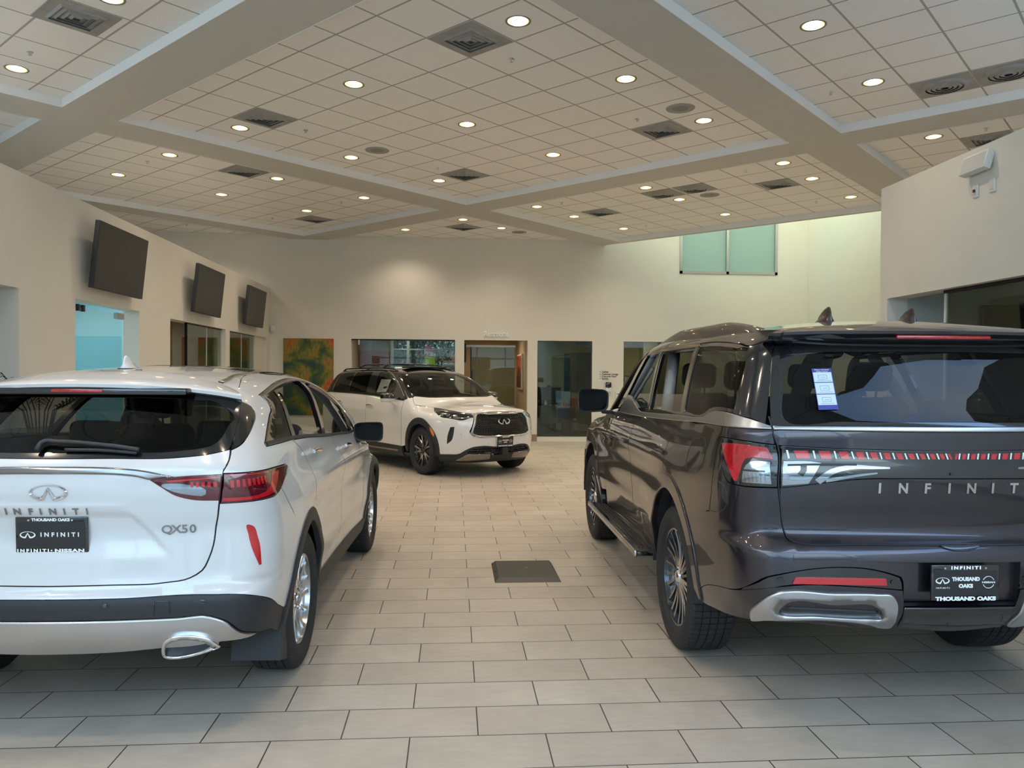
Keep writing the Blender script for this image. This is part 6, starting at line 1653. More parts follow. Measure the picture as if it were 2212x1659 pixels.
for a, b, lab in ((2.5, 3.5, 'round ceiling speaker on the right of the central coffer'), (.5, -3.5, 'round ceiling speaker on the left of the central coffer'), (9.75, .5, 'round ceiling speaker in the right bay beside the twin diffusers'), (10.8, -7.8, 'round ceiling speaker in the far small coffer')):
    if sp0 is None:
        o = sp0 = thing('ceiling_speaker', '', 'speaker'); b_ = MB(); b_.lathe([(.10, -.004), (.15, -.008), (.172, -.006), (.175, .001), (.0, .001)], 44); b_.build('bezel', SPK, o, angle=40)
        MB().lathe([(0, -.006), (.10, -.0045)], 40).build('grille', SPC, o)
    else: o = copy_tree(sp0)
    p = cw(a, b); o.location = (p.x, p.y, ZC-.0015); o['label'] = lab; o['group'] = 'ceiling speakers'
k0 = None
for a, b, lab in ((-6.9, -3.5, 'sprinkler head in the near left coffer'), (-1.5, 2.5, 'sprinkler head beyond the nearest central diffuser'), (-1.5, -3.5, 'sprinkler head right of the left diffuser in the central coffer'), (2.5, 2.5, 'sprinkler head left of the right diffuser in the central coffer'),
 (2.5, -3.5, 'sprinkler head left of the farthest diffuser in the central coffer'), (-2.6, -8.8, 'sprinkler head in the left bay between two downlights'), (3.5, 6.1, 'sprinkler head in the near right coffer'), (7.8, 7.9, 'sprinkler head above the right wall beside a diffuser'),
 (10.6, 6.1, 'sprinkler head just over the right wall edge'), (7.8, 2.5, 'sprinkler head in the right bay near the beam'), (7.8, -3.5, 'sprinkler head at the left of the right bay'), (12.6, 2.6, 'sprinkler head in the right bay near the high window'), (12.6, -3.4, 'sprinkler head in the right bay near the back wall'),
 (3.4, -8.8, 'sprinkler head at the right of the left bay'), (3.4, -12.7, 'sprinkler head at the far end of the left bay'), (2.1, -16.2, 'sprinkler head in the amber-lit strip')):
    if k0 is None:
        o = k0 = thing('sprinkler_head', '', 'sprinkler'); MB().lathe([(0, 0), (.030, -.002), (.032, .001), (0, .001)], 20).build('escutcheon', M['chrome'], o, angle=40)
        c = MB(); c.cyl((0, 0, 0), (0, 0, -.03), .005, n=8); c.lathe([(0, -.032), (.015, -.034), (.015, -.030), (0, -.029)], 12); c.box(-.016, -.012, -.003, .003, -.03, 0); c.box(.012, .016, -.003, .003, -.03, 0); c.build('deflector', M['satin'], o)
    else: o = copy_tree(k0)
    p = cw(a, b); o.location = (p.x, p.y, ZC-.001); o['label'] = lab; o['group'] = 'ceiling sprinklers'
# ---------------------------------------------------------------- rooms behind the walls
OFW = mat('office_wall_paint', (.50, .46, .36), .85, noise=.02, nscale=3); BRW = mat('brown_wall_paint', (.33, .24, .16), .85); CEI = mat('office_ceiling', (.62, .61, .58), .9)
CARP = mat('dark_carpet', (.085, .065, .055), .95, noise=.2, nscale=200)
def room(x0, x1, y0, y1, h, wm, skip='', fm=CARP, t=.08, cm=None):
    b = MB()
    if 'w' not in skip: b.box(x0-t, x0, y0, y1, 0, h)
    if 'e' not in skip: b.box(x1, x1+t, y0, y1, 0, h)
    if 'n' not in skip: b.box(x0-t, x1+t, y1, y1+t, 0, h)
    if 's' not in skip: b.box(x0-t, x1+t, y0-t, y0, 0, h)
    struct('wall_office', b, wm); struct('ceiling', MB().box(x0-t, x1+t, y0-.001, y1+t, h, h+.08), cm or CEI); struct('floor', MB().box(x0, x1, y0, y1, -.06, .001), fm)
def fill_panel(x, y, z, w, col, label, sx=.6, sy=.6):  # lamp added to brighten a room behind the walls
    t = thing('ceiling_fill_panel', label, 'ceiling light', (x, y, z-.02)); MB().box(-sx/2-.02, sx/2+.02, -sy/2-.02, sy/2+.02, 0, .018).build('frame', TRIMW, t)
    MB().box(-sx/2, sx/2, -sy/2, sy/2, -.003, .001).build('diffuser', mat('fill_panel_glow', (1, 1, 1), .5, emit=col, es=w), t)
NB = YB + .20
# window office with outside window and a painting
b = MB().box(-2.75, -2.66, NB, 22.0, 0, 2.7).box(.10, .18, NB, 22.0, 0, 2.7).box(-2.75, -1.76, 22.0, 22.1, 0, 2.7).box(-1.76, .18, 22.0, 22.1, 0, .5).box(-1.76, .18, 22.0, 22.1, 2.68, 2.9)
struct('wall_office', b, mat('taupe_wall_paint', (.36, .31, .22), .85)); struct('ceiling', MB().box(-2.75, .18, NB, 22.1, 2.7, 2.78), CEI); struct('floor', MB().box(-2.66, .10, NB, 22.0, -.06, .001), CARP)
fr = MB().box(-1.76, -1.69, 21.98, 22.08, .5, 2.68).box(-1.32, -1.25, 21.98, 22.08, .5, 2.68).box(.05, .12, 21.98, 22.08, .5, 2.68)
for z in (.5, 1.80, 2.285, 2.62): fr.box(-1.76, .12, 21.99, 22.07, z, z+.035)
w = struct('window_4', fr, ALU); mesh('window_pane', *(lambda b: (b.V, b.F))(MB().box(-1.70, .06, 22.03, 22.036, .53, 2.63)), glassmat('sun_control_glass', (.40, .40, .38)), w)
w = struct('window_5', MB().box(-2.44, .03, YB+.09, YB+.13, .0, .06).box(-2.44, .03, YB+.09, YB+.13, 2.41, 2.44).box(-2.272, -2.262, YB+.10, YB+.115, .06, 2.41), DARKM)
mesh('window_pane', *(lambda b: (b.V, b.F))(MB().box(-2.24, .03, YB+.10, YB+.11, .06, 2.41)), GLASSG, w)
MB().rbox(-2.28, -2.245, YB+.06, YB+.10, 2.30, 2.42, .006).build('door_fitting', TRIMW, w)

# ---- abstract canvases
def canvasmat(name, cols, sc=1.6, seed=0, mode=0):
    m = bpy.data.materials.new(name); nt, N, L = nodes(m); b = N['Principled BSDF']; b.inputs['Roughness'].default_value = .6
    tc = N.new('ShaderNodeTexCoord'); mp = N.new('ShaderNodeMapping'); mp.inputs['Location'].default_value = (seed*3.1, seed*1.7, seed*2.3); L.new(tc.outputs['Object'], mp.inputs[0])
    n = N.new('ShaderNodeTexNoise'); n.inputs['Scale'].default_value = sc; n.inputs['Detail'].default_value = 5; n.inputs['Distortion'].default_value = .6; L.new(mp.outputs[0], n.inputs[0])
    sx = N.new('ShaderNodeSeparateXYZ'); L.new(tc.outputs['Object'], sx.inputs[0])
    a = N.new('ShaderNodeMath'); a.operation = 'MULTIPLY_ADD'; a.inputs[1].default_value = .16; a.inputs[2].default_value = .0; L.new(sx.outputs[2], a.inputs[0])
    a2 = N.new('ShaderNodeMath'); a2.operation = 'MULTIPLY_ADD'; a2.inputs[1].default_value = .12; L.new(sx.outputs[0], a2.inputs[0]); L.new(a.outputs[0], a2.inputs[2])
    s = N.new('ShaderNodeMath'); s.operation = 'ADD'; nn = N.new('ShaderNodeMapRange'); nn.inputs[1].default_value = .3; nn.inputs[2].default_value = .7; nn.inputs[3].default_value = .12; nn.inputs[4].default_value = .85; nn.clamp = False; L.new(n.outputs['Fac'], nn.inputs[0]); L.new(nn.outputs[0], s.inputs[0]); L.new(a2.outputs[0], s.inputs[1])
    r = N.new('ShaderNodeValToRGB'); L.new(s.outputs[0], r.inputs[0]); e = r.color_ramp
    e.elements[0].position = cols[0][0]; e.elements[0].color = (*cols[0][1], 1); e.elements[1].position = cols[-1][0]; e.elements[1].color = (*cols[-1][1], 1)
    for p, c in cols[1:-1]:
        q = e.elements.new(p); q.color = (*c, 1)
    v = N.new('ShaderNodeTexVoronoi'); v.inputs['Scale'].default_value = 3.2*sc; L.new(mp.outputs[0], v.inputs[0])
    n3 = N.new('ShaderNodeTexNoise'); n3.inputs['Scale'].default_value = 14; n3.inputs['Detail'].default_value = 6; mp3 = N.new('ShaderNodeMapping'); mp3.inputs['Scale'].default_value = (1.6, 1, .6); L.new(mp.outputs[0], mp3.inputs[0]); L.new(mp3.outputs[0], n3.inputs[0])
    mr = N.new('ShaderNodeMapRange'); mr.inputs[1].default_value = .3; mr.inputs[2].default_value = .7; mr.inputs[3].default_value = .65; mr.inputs[4].default_value = 1.25; L.new(n3.outputs['Fac'], mr.inputs[0])
    sc_ = N.new('ShaderNodeVectorMath'); sc_.operation = 'SCALE'; L.new(r.outputs[0], sc_.inputs[0]); L.new(mr.outputs[0], sc_.inputs['Scale']); L.new(sc_.outputs[0], b.inputs['Base Color'])
    return m
def canvas(name, label, x0, x1, z0, z1, y, m, depth=.04):
    cx, cz = (x0+x1)/2, (z0+z1)/2; o = MB().rbox(x0-cx, x1-cx, -depth, 0, z0-cz, z1-cz, .004, 1).build(name, m, loc=(cx, y, cz)); tag(o, label, 'painting'); return o
C1 = canvasmat('autumn_abstract', [(.15, (.03, .035, .06)), (.32, (.02, .075, .05)), (.43, (.10, .13, .02)), (.52, (.24, .20, .03)), (.62, (.33, .18, .03)), (.74, (.48, .11, .02)), (.9, (.50, .05, .02))], 1.5, 2)
canvas('wall_painting', 'tall autumn-coloured abstract painting on the back wall left of the window office', -4.01, -2.845, .62, 2.435, YB-.002, C1)
C2 = canvasmat('red_blue_abstract', [(.2, (.02, .06, .12)), (.42, (.02, .09, .13)), (.5, (.10, .10, .02)), (.58, (.30, .06, .02)), (.8, (.32, .03, .015))], 1.2, 5)
canvas('wall_painting', 'red and blue abstract painting inside the window office behind the white SUV', -2.63, -1.78, .9, 2.245, 21.99, C2)
C3 = canvasmat('teal_abstract', [(.2, (.01, .02, .04)), (.4, (.012, .04, .06)), (.6, (.02, .07, .09)), (.8, (.05, .06, .06))], 1.6, 8)
canvas('wall_painting', 'dark teal abstract painting above the desk in the glass office', 3.20, 4.03, 1.13, 2.27, 22.39, C3)

# restroom corridor
b = MB().box(.17, .25, NB, 22.0, 0, 2.6).box(1.78, 1.86, NB, 22.0, 0, 2.6).box(.17, 1.86, 22.0, 22.1, 0, 2.6)
struct('wall_corridor', b, mat('corridor_wall_paint', (.46, .37, .25), .8)); struct('ceiling', MB().box(.17, 1.86, NB-.001, 22.1, 2.6, 2.68), CEI); struct('floor', MB().box(.25, 1.78, NB, 22.0, -.06, .001), mat('corridor_tile', (.28, .22, .16), .4))
d = struct('door_1', MB().box(.30, 1.52, 19.14, 19.20, 2.285, 2.335), TRIMW)
mesh('door_glass', *(lambda b: (b.V, b.F))(MB().box(.42, 1.50, 19.16, 19.172, .02, 2.30)), GLASSG, d)
MB().box(.405, .435, 19.155, 19.177, .02, 2.29).build('door_stile', DARKM, d); MB().rbox(.43, .47, 19.09, 19.16, 1.35, 1.72, .01).build('door_handle', mat('navy_plastic', (.01, .02, .06), .4), d); MB().rbox(.255, .30, 18.95, 19.03, 1.9, 2.37, .01).build('door_track_bracket', DARKM, d)
o = thing('framed_picture', 'red and black picture with white frame seen edge-on in the restroom corridor', 'picture', (1.76, 20.55, 1.69)); MB().rbox(-.035, .02, -.68, .68, -.46, .46, .006, 1).build('frame', TRIMW, o)
MB().box(-.040, -.035, -.62, .62, -.42, .42).build('print', canvasmat('red_black_print', [(.3, (.01, .005, .005)), (.45, (.03, .01, .01)), (.55, (.25, .02, .01)), (.7, (.35, .06, .02))], 2, 3), o)


# desk office
struct('wall_office', MB().box(1.90, 1.98, NB, 22.4, 0, 2.65).box(4.05, 4.12, NB, 22.4, 0, 2.65).box(1.90, 4.12, 22.4, 22.5, 0, 2.65), mat('sage_wall_paint', (.27, .28, .22), .85)); struct('ceiling', MB().box(1.90, 4.12, NB-.001, 22.5, 2.65, 2.72), CEI); struct('floor', MB().box(1.98, 4.05, NB, 22.4, -.06, .001), CARP)
w = struct('window_6', MB().box(2.02, 3.36, YB+.02, YB+.12, 0, .11), TRIMW)
MB().box(2.02, 2.035, YB+.05, YB+.09, .11, 2.44).box(3.345, 3.36, YB+.05, YB+.09, .11, 2.44).box(2.02, 3.36, YB+.05, YB+.09, 2.425, 2.44).build('window_frame', DARKM, w)
mesh('window_pane', *(lambda b: (b.V, b.F))(MB().box(2.03, 3.35, YB+.06, YB+.07, .11, 2.43)), glassmat('smoked_office_glass', (.60, .66, .60)), w)
t = thing('desk', 'dark wood office desk inside the glass office', 'desk', (3.0, 21.3, 0))
MB().rbox(-.85, .88, -.38, .38, .70, .745, .006, 1).build('desktop', WOOD, t); MB().box(-.80, .84, -.22, -.20, .30, .70).build('modesty_panel', WOOD, t)
for x in (-.82, .82): MB().box(x-.03, x+.03, -.34, .34, 0, .70).build('side_panel', WOOD, t)
t = thing('computer_monitor', 'black monitor at the left end of the office desk', 'monitor', (2.62, 21.30, .7455))
MB().rbox(-.34, .34, -.015, .015, .17, .53, .008, 2).build('screen_housing', mat('monitor_back', (.012, .014, .02), .5), t); MB().box(-.04, .04, .0, .03, .01, .30).build('stand', DARKM, t); MB().rbox(-.13, .13, -.09, .09, 0, .012, .004, 1).build('foot', DARKM, t)
def chair(x, y, lab):
    t = thing('guest_chair', lab, 'chair', (x, y, 0), group='guest chairs in the glass office'); u = mat('greige_upholstery', (.30, .28, .22), .8, noise=.05, nscale=150) if not bpy.data.materials.get('greige_upholstery') else bpy.data.materials['greige_upholstery']
    V = []; n = 12
    for j, z in enumerate((.36, .50, .66, .83)):
        for i in range(n+1):
            a = -1 + 2*i/n; V.append((a*(.235+.02*(j > 1)), -.02 + .10*a*a - .02*j*.5 + (.0 if j else .01), z - .03*abs(a)**3*(j == 3) - .02*(1-a*a)*(j == 0)))
    F = [(j*(n+1)+i, j*(n+1)+i+1, (j+1)*(n+1)+i+1, (j+1)*(n+1)+i) for j in range(3) for i in range(n)]
    o = mesh('backrest', V, F, u, t, smooth=True); md = o.modifiers.new('thick', 'SOLIDIFY'); md.thickness = .05
    MB().rbox(-.24, .24, .06, .52, .38, .46, .03, 3).build('seat', u, t, angle=50)
    for sx_ in (-.23, .23):
        for y_ in (.04, .50): MB().cyl((sx_, y_, 0), (sx_*.96, y_, .40), .011, .011, 10).build('leg', M['chrome'], t, smooth=True)
    return t
chair(2.44, 19.95, 'upholstered guest chair at the left in the glass office, back to the window'); chair(3.42, 19.95, 'upholstered guest chair at the right in the glass office, back to the window')
# person behind the monitor
def person(x, y):
    t = thing('person', 'person seated behind the monitor in the glass office, only the top of the head showing', 'person', (x, y, 0), PI)
    skin = mat('skin', (.42, .24, .17), .5); cloth = mat('dark_shirt', (.02, .025, .04), .85); hair = mat('dark_hair', (.012, .009, .008), .5)
    J = {'pelvis': ((0, 0, .56), .15), 'waist': ((0, .01, .70), .125), 'chest': ((0, .02, .88), .15), 'neckb': ((0, .02, 1.00), .07), 'neck': ((0, .03, 1.07), .052),
         'ls': ((.17, .02, .97), .065), 'le': ((.24, .10, .74), .045), 'lw': ((.17, .34, .755), .03), 'rs': ((-.17, .02, .97), .065), 're': ((-.24, .10, .74), .045), 'rw': ((-.17, .34, .755), .03),
         'lh': ((.10, .02, .53), .09), 'lk': ((.12, .42, .52), .06), 'lf': ((.12, .42, .09), .042), 'lt': ((.12, .56, .04), .035), 'rh': ((-.10, .02, .53), .09), 'rk': ((-.12, .42, .52), .06), 'rf': ((-.12, .42, .09), .042), 'rt': ((-.12, .56, .04), .035)}
    E = [('pelvis', 'waist'), ('waist', 'chest'), ('chest', 'neckb'), ('neckb', 'neck'), ('chest', 'ls'), ('ls', 'le'), ('le', 'lw'), ('chest', 'rs'), ('rs', 're'), ('re', 'rw'), ('pelvis', 'lh'), ('lh', 'lk'), ('lk', 'lf'), ('lf', 'lt'), ('pelvis', 'rh'), ('rh', 'rk'), ('rk', 'rf'), ('rf', 'rt')]
    K = list(J); me = bpy.data.meshes.new('body'); me.from_pydata([J[k][0] for k in K], [(K.index(a), K.index(b)) for a, b in E], []); o = bpy.data.objects.new('body', me); link(o, t)
    sk = o.modifiers.new('skin', 'SKIN'); me.materials.append(cloth)
    for i, k in enumerate(K): me.skin_vertices[0].data[i].radius = (J[k][1],)*2
    me.skin_vertices[0].data[0].use_root = True; o.modifiers.new('sub', 'SUBSURF').levels = 2; o.modifiers['sub'].render_levels = 2
    b = MB(); V = []; n = 20; m = 16; c = Vector((0, .04, 1.19))
    for i in range(m+1):
        ph = PI*i/m
        for j in range(n):
            th = 2*PI*j/n; sx_ = math.sin(ph)*math.cos(th); sy = math.sin(ph)*math.sin(th); z = math.cos(ph)
            w_ = 1 - .22*max(0, -z)**1.3
            nose = .020*math.exp(-((sx_/.16)**2 + ((z+.10)/.20)**2)) if sy > 0 else 0; eye = -.007*math.exp(-(((abs(sx_)-.34)/.16)**2 + ((z-.10)/.12)**2)) if sy > 0 else 0
            V.append((c.x + sx_*.074*w_, c.y + sy*.094*(1 - .08*max(0, -z)) + nose + eye, c.z + z*.118))
    F = [(i*n+j, i*n+(j+1) % n, (i+1)*n+(j+1) % n, (i+1)*n+j) for i in range(m) for j in range(n)]
    h = b.add(V, F).build('head', skin, o, smooth=True)
    for s in (-1, 1):
        e = MB(); e.lathe([(0, -.012), (.012, 0), (0, .012)], 12); e.build('eye', mat('eye_white', (.5, .5, .5), .2), h, smooth=True, loc=(.030*s, c.y+.080, c.z+.010))
        e = MB(); e.rbox(-.006, .006, -.018, .018, -.030, .030, .006, 3); e.build('ear', skin, h, smooth=True, loc=(.076*s, c.y, c.z))
        # open hands on the keyboard
        q = MB(); q.rbox(-.040, .040, -.045, .045, -.012, .012, .011, 3)
        for k, (fx_, L_) in enumerate(((-.030, .065), (-.010, .075), (.010, .070), (.029, .055))): q.tube([(fx_, .04, 0), (fx_, .04+L_*.5, .004), (fx_, .04+L_, -.010)], [.009, .008, .006], 8)
        q.tube([(-.035*s, -.01, 0), (-.062*s, .02, -.002), (-.068*s, .05, -.006)], [.011, .009, .007], 8); q.build('hand', skin, o, smooth=True, loc=(.165*s, .395, .765))
    q = MB(); q.box(-.022, .022, 0, .004, -.003, .003); q.build('mouth', mat('lips', (.25, .08, .07), .5), h, loc=(0, c.y+.088, c.z-.052))
    V2 = [(v[0]*1.10, c.y + (v[1]-c.y)*1.09 - .012, c.z + (v[2]-c.z)*1.08 + .006) for v in V]
    keep = [f for f in F if all((V[k][2] > c.z + .045) or (V[k][1] < c.y - .01 and V[k][2] > c.z - .07) for k in f)]
    MB().add(V2, keep).build('hair', hair, h, smooth=True)
    return t
person(2.71, 22.02)
t = thing('office_chair', 'black swivel chair under the person behind the desk', 'chair', (2.71, 22.0, 0)); MB().rbox(-.23, .23, -.20, .20, .33, .40, .03, 3).build('seat', M['darkfab'], t, angle=50); MB().rbox(-.23, .23, .21, .26, .5, .98, .02, 3).build('backrest', M['darkfab'], t, angle=50); MB().cyl((0, 0, .06), (0, 0, .38), .03).build('gas_column', DARKM, t)
b = MB()
for k in range(5): a = 2*PI*k/5; b.cyl((0, 0, .07), (.28*math.cos(a), .28*math.sin(a), .05), .02, .014, 8)
b.build('star_base', DARKM, t)
def bottle(x, y, h, r, col, cap, lab):
    t = thing('bottle', lab, 'bottle', (x, y, .746), group='bottles on the office desk'); MB().lathe([(0, 0), (r, 0), (r, h*.62), (r*.45, h*.8), (r*.4, h*.9), (0, h*.9)], 20).build('body', mat('bottle_'+str(round(x*100)), col, .25, coat=.5), t, angle=50); MB().lathe([(r*.5, h*.88), (r*.5, h), (0, h)], 16).build('cap', mat('cap_'+str(round(x*100)), cap, .4), t, angle=50)
bottle(2.50, 21.05, .17, .035, (.45, .55, .62), (.6, .6, .6), 'pale blue bottle at the left end of the office desk'); bottle(3.03, 21.05, .20, .035, (.45, .12, .03), (.5, .45, .4), 'orange bottle right of the monitor on the desk')
bottle(3.16, 21.06, .21, .028, (.14, .05, .03), (.4, .05, .03), 'dark bottle with a red cap on the office desk'); bottle(2.96, 21.15, .12, .04, (.45, .34, .28), (.5, .5, .5), 'pale jar beside the orange bottle on the desk')
for i, (x, w_, h, c, nm) in enumerate(((3.25, .05, .24, (.30, .01, .03), 'red'), (3.305, .045, .25, (.16, .02, .14), 'purple'), (3.355, .04, .235, (.28, .03, .05), 'crimson'), (3.40, .03, .27, (.28, .18, .08), 'tan'))):
    t = thing('binder', nm + ' binder standing on the office desk', 'binder', (x, 21.2, .746), group='binders on the office desk'); MB().rbox(-w_/2, w_/2, -.10, .14, 0, h, .003, 1).build('cover', mat('binder_'+nm, c, .5), t); MB().box(-w_/2+.005, w_/2-.005, -.09, .135, h-.001, h+.001).build('pages', TRIMW, t)
t = thing('desk_tray', 'black desk tray right of the binders in the glass office', 'tray', (3.60, 21.2, .746))
MB().rbox(-.13, .13, -.15, .15, 0, .012, .003, 1).build('base', DARKM, t); MB().box(-.13, .13, .14, .15, .012, .15).box(-.13, -.12, -.15, .14, .012, .15).box(.12, .13, -.15, .14, .012, .15).build('sides', DARKM, t)
t = thing('waste_bin', 'round dark waste bin under the office desk', 'waste bin', (3.05, 20.75, 0)); MB().lathe([(0, 0), (.13, 0), (.16, .42), (.15, .42), (.12, .02), (0, .02)], 28).build('bin_body', mat('bin_plastic', (.10, .07, .06), .6), t, angle=40); MB().lathe([(.15, .415), (.168, .415), (.168, .43), (.15, .43)], 28, close=True).build('rim', DARKM, t, angle=40)

# lounge at the right
struct('wall_office', MB().box(4.12, 4.16, NB, 22.0, 0, 2.65).box(6.2, 6.28, NB, 22.0, 0, 2.65).box(4.12, 6.28, 22.0, 22.1, 0, 2.65), mat('olive_wall_paint', (.36, .30, .18), .85)); struct('ceiling', MB().box(4.16, 6.28, NB-.001, 22.1, 2.65, 2.72), CEI); struct('floor', MB().box(4.16, 6.2, NB, 22.0, -.06, .001), CARP)
struct('wall_column', MB().box(5.31, 5.72, 21.5, 22.0, 0, 2.65), WALLW)
t = thing('framed_picture', 'small framed picture on the lounge wall beside the dark SUV mirror', 'picture', (4.945, 21.985, 1.47)); MB().rbox(-.10, .10, -.015, 0, -.13, .13, .004, 1).build('frame', WOOD, t); MB().box(-.08, .08, -.018, -.014, -.11, .11).build('print', canvasmat('leaf_print', [(.4, (.5, .5, .5)), (.5, (.6, .6, .6)), (.55, (.10, .09, .08)), (.7, (.5, .48, .45))], 7, 1), t)
w = struct('window_7', MB().box(4.13, 6.1, YB+.02, YB+.12, 0, .11).box(4.13, 4.145, YB+.05, YB+.09, .11, 2.44), TRIMW); mesh('window_pane', *(lambda b: (b.V, b.F))(MB().box(4.14, 6.09, YB+.06, YB+.07, .11, 2.43)), GLASSG, w)

fill_panel(-1.3, 20.6, 2.698, 14, (1, .86, .66), 'fill light added in the window office ceiling'); fill_panel(1.0, 20.4, 2.598, 16, (1, .78, .52), 'fill light added in the restroom corridor ceiling', .3, .9)
fill_panel(3.0, 20.6, 2.648, 22, (1, .90, .72), 'fill light added in the glass office ceiling'); fill_panel(5.1, 20.6, 2.648, 14, (1, .85, .62), 'fill light added in the lounge ceiling')
fill_panel(-6.3, 14.4, 2.598, 7, (1, .90, .72), 'fill light added in the left glass office ceiling'); fill_panel(-6.3, 17.0, 2.598, 7, (1, .85, .62), 'fill light added in the far left office ceiling'); fill_panel(6.6, 5.0, 2.598, 3, (1, .92, .80), 'fill light added in the glass room on the right')
# left side rooms
XO = XL-.22
struct('wall_niche', MB().box(-7.2, XO, 8.11, 8.25, 0, 2.6).box(-7.3, -7.2, -3.9, 8.25, 0, 2.6), WALLW); struct('ceiling', MB().box(-7.3, XO, -3.9, 8.25, 2.6, 2.68), CEI)
AQ = mat('aqua_daylit_wall', (.36, .66, .72), .6)  # the room's cyan daylight is put into this wall colour
struct('wall_aqua_room', MB().box(-7.6, XO, 12.05, 12.13, 0, 2.72).box(-7.68, -7.6, 8.6, 12.13, 0, 2.72).box(-7.6, XO, 8.52, 8.6, 0, 2.72), AQ); struct('ceiling', MB().box(-7.68, XO, 8.52, 12.13, 2.72, 2.8), CEI)
fill_panel(-6.2, 10.0, 2.718, 6, (.80, .93, 1), 'square fill light added in the ceiling of the aqua room', 1.2, 1.2); fill_panel(-5.2, 11.2, 2.718, 6, (.80, .93, 1), 'small fill light added behind the glass door of the aqua room', .9, .6)  # cool lamps added in place of the room's daylight
d = struct('door_2', MB().box(XL-.14, XL-.10, 9.30, 10.72, .0, .02), ALU); mesh('door_glass', *(lambda b: (b.V, b.F))(MB().box(XL-.125, XL-.113, 9.30, 10.80, .02, 2.38)), glassmat('door_clear_glass', (.82, .93, .93)), d)
MB().rbox(XL-.14, XL-.10, 10.60, 10.84, 2.32, 2.40, .004, 1).build('hinge_patch', ALU, d); MB().rbox(XL-.14, XL-.10, 9.55, 9.60, 2.34, 2.42, .004, 1).build('header_catch', DARKM, d); MB().rbox(XL-.14, XL-.10, 9.68, 9.73, 2.34, 2.42, .004, 1).build('header_catch', DARKM, d)
struct('wall_office', MB().box(-8.2, XO, 15.22, 15.38, 0, 2.6).box(-8.28, -8.2, 12.2, 18.7, 0, 2.6).box(-8.2, XO, 12.13, 12.2, 0, 2.6), OFW); struct('ceiling', MB().box(-8.28, XO, 12.13, 18.7, 2.6, 2.68), CEI)
for i, (ya, yb_, posts) in enumerate(((13.19, 15.13, (14.26,)), (15.46, 17.54, (16.54,)))):
    g = MB(); 
    w = struct('window_%d' % (8+i), MB().box(XL-.10, XL-.06, ya, ya+.025, 0, 2.44).box(XL-.10, XL-.06, ya, yb_, 2.42, 2.44), DARKM)
    for p in posts + (yb_,): MB().box(XL-.088, XL-.072, p-.009, p+.009, .02, 2.42).build('glass_joint', TRIMW, w)
    mesh('window_pane', *(lambda b: (b.V, b.F))(MB().box(XL-.085, XL-.075, ya, yb_, .02, 2.42)), GLASSG, w)
    MB().box(XL-.095, XL-.065, ya+.09 if i == 0 else yb_-.15, ya+.16 if i == 0 else yb_-.08, 1.58, 1.64).build('glass_clip', DARKM, w)
struct('wall_return', MB().box(XL-.22, XL-.06, 17.56, YB-.003, 0, 2.43), WALL)
struct('wall_office', MB().box(-8.2, -4.72, 13.40, 13.46, 0, 2.6), BRW)
canvas('wall_painting', 'muted yellow and pink abstract behind the first glass panels of the left office', -5.15, -4.60, .9, 2.28, 15.215, canvasmat('muted_abstract', [(.3, (.10, .12, .14)), (.45, (.20, .19, .10)), (.55, (.28, .24, .12)), (.7, (.30, .14, .10))], 1.5, 6))
canvas('wall_painting', 'ochre abstract behind the second glass panels of the left office', -5.25, -4.80, .9, 2.40, 18.68, canvasmat('ochre_abstract', [(.3, (.12, .08, .03)), (.5, (.22, .15, .04)), (.7, (.26, .20, .08))], 1.5, 7))

# right side room
struct('wall_office', MB().box(4.72, 8.4, 7.795, 7.93, 0, 2.6).box(8.4, 8.5, -3.9, 7.93, 0, 2.6), WALLW); struct('ceiling', MB().box(4.72, 8.5, -3.9, 7.93, 2.6, 2.68), CEI)
struct('wall_office', MB().box(5.17, 8.38, 7.70, 7.79, 0, 2.6), mat('olive_grey_panel', (.20, .20, .16), .8))
w = struct('window_10', MB().box(XR+.08, XR+.12, 2.0, 6.98, 2.41, 2.44), DARKM); mesh('window_pane', *(lambda b: (b.V, b.F))(MB().box(XR+.095, XR+.105, 2.0, 6.98, .02, 2.42)), GLASSG, w); MB().box(XR+.09, XR+.11, 6.96, 6.985, .02, 2.42).build('glass_edge', TRIMW, w)
t = thing('television', 'dark screen inside the glass room on the right, partly behind the SUV roof', 'television', (6.3, 7.68, 1.95)); MB().rbox(-.87, .87, -.05, 0, -.45, .42, .01, 2).build('housing', mat('screen_housing', (.02, .021, .022), .5), t); MB().box(-.85, .85, -.052, -.049, -.43, .40).build('screen', mat('screen_off', (.02, .022, .022), .25), t)

# ---------------------------------------------------------------- screens on the left wall
def tv(y, lab):
    t = thing('television', lab, 'television', (-4.165, y, 2.99), group='wall screens along the left wall'); t.rotation_euler = (0, math.radians(6), 0)
    MB().rbox(-.03, .03, -.715, .715, -.395, .395, .008, 2).build('housing', M['blackmatte'], t, angle=40); MB().box(.0295, .0315, -.705, .705, -.385, .385).build('screen', bpy.data.materials.get('screen_face') or mat('screen_face', (.028, .027, .025), .38), t)
    MB().rbox(-.06, -.03, -.30, .30, -.22, .15, .01, 2).build('rear_cover', M['blackmatte'], t); MB().box(-.1575, -.05, -.18, -.14, -.06, .06).box(-.1575, -.05, .14, .18, -.06, .06).build('wall_bracket', DARKM, t)
tv(10.08, 'largest looking wall screen, nearest the camera above the aqua doorway'); tv(13.60, 'middle wall screen above the glass office'); tv(16.70, 'farthest wall screen next to the back corner')
t = thing('wall_sensor', 'small white sensor box high in the back left corner', 'sensor', (-4.25, YB-.06, 2.66)); MB().rbox(-.05, .05, -.04, .06, -.07, .07, .015, 3).build('case', TRIMW, t, angle=40); MB().rbox(-.03, .03, -.045, -.035, -.03, .03, .004, 1).build('lens', TRIMW, t)

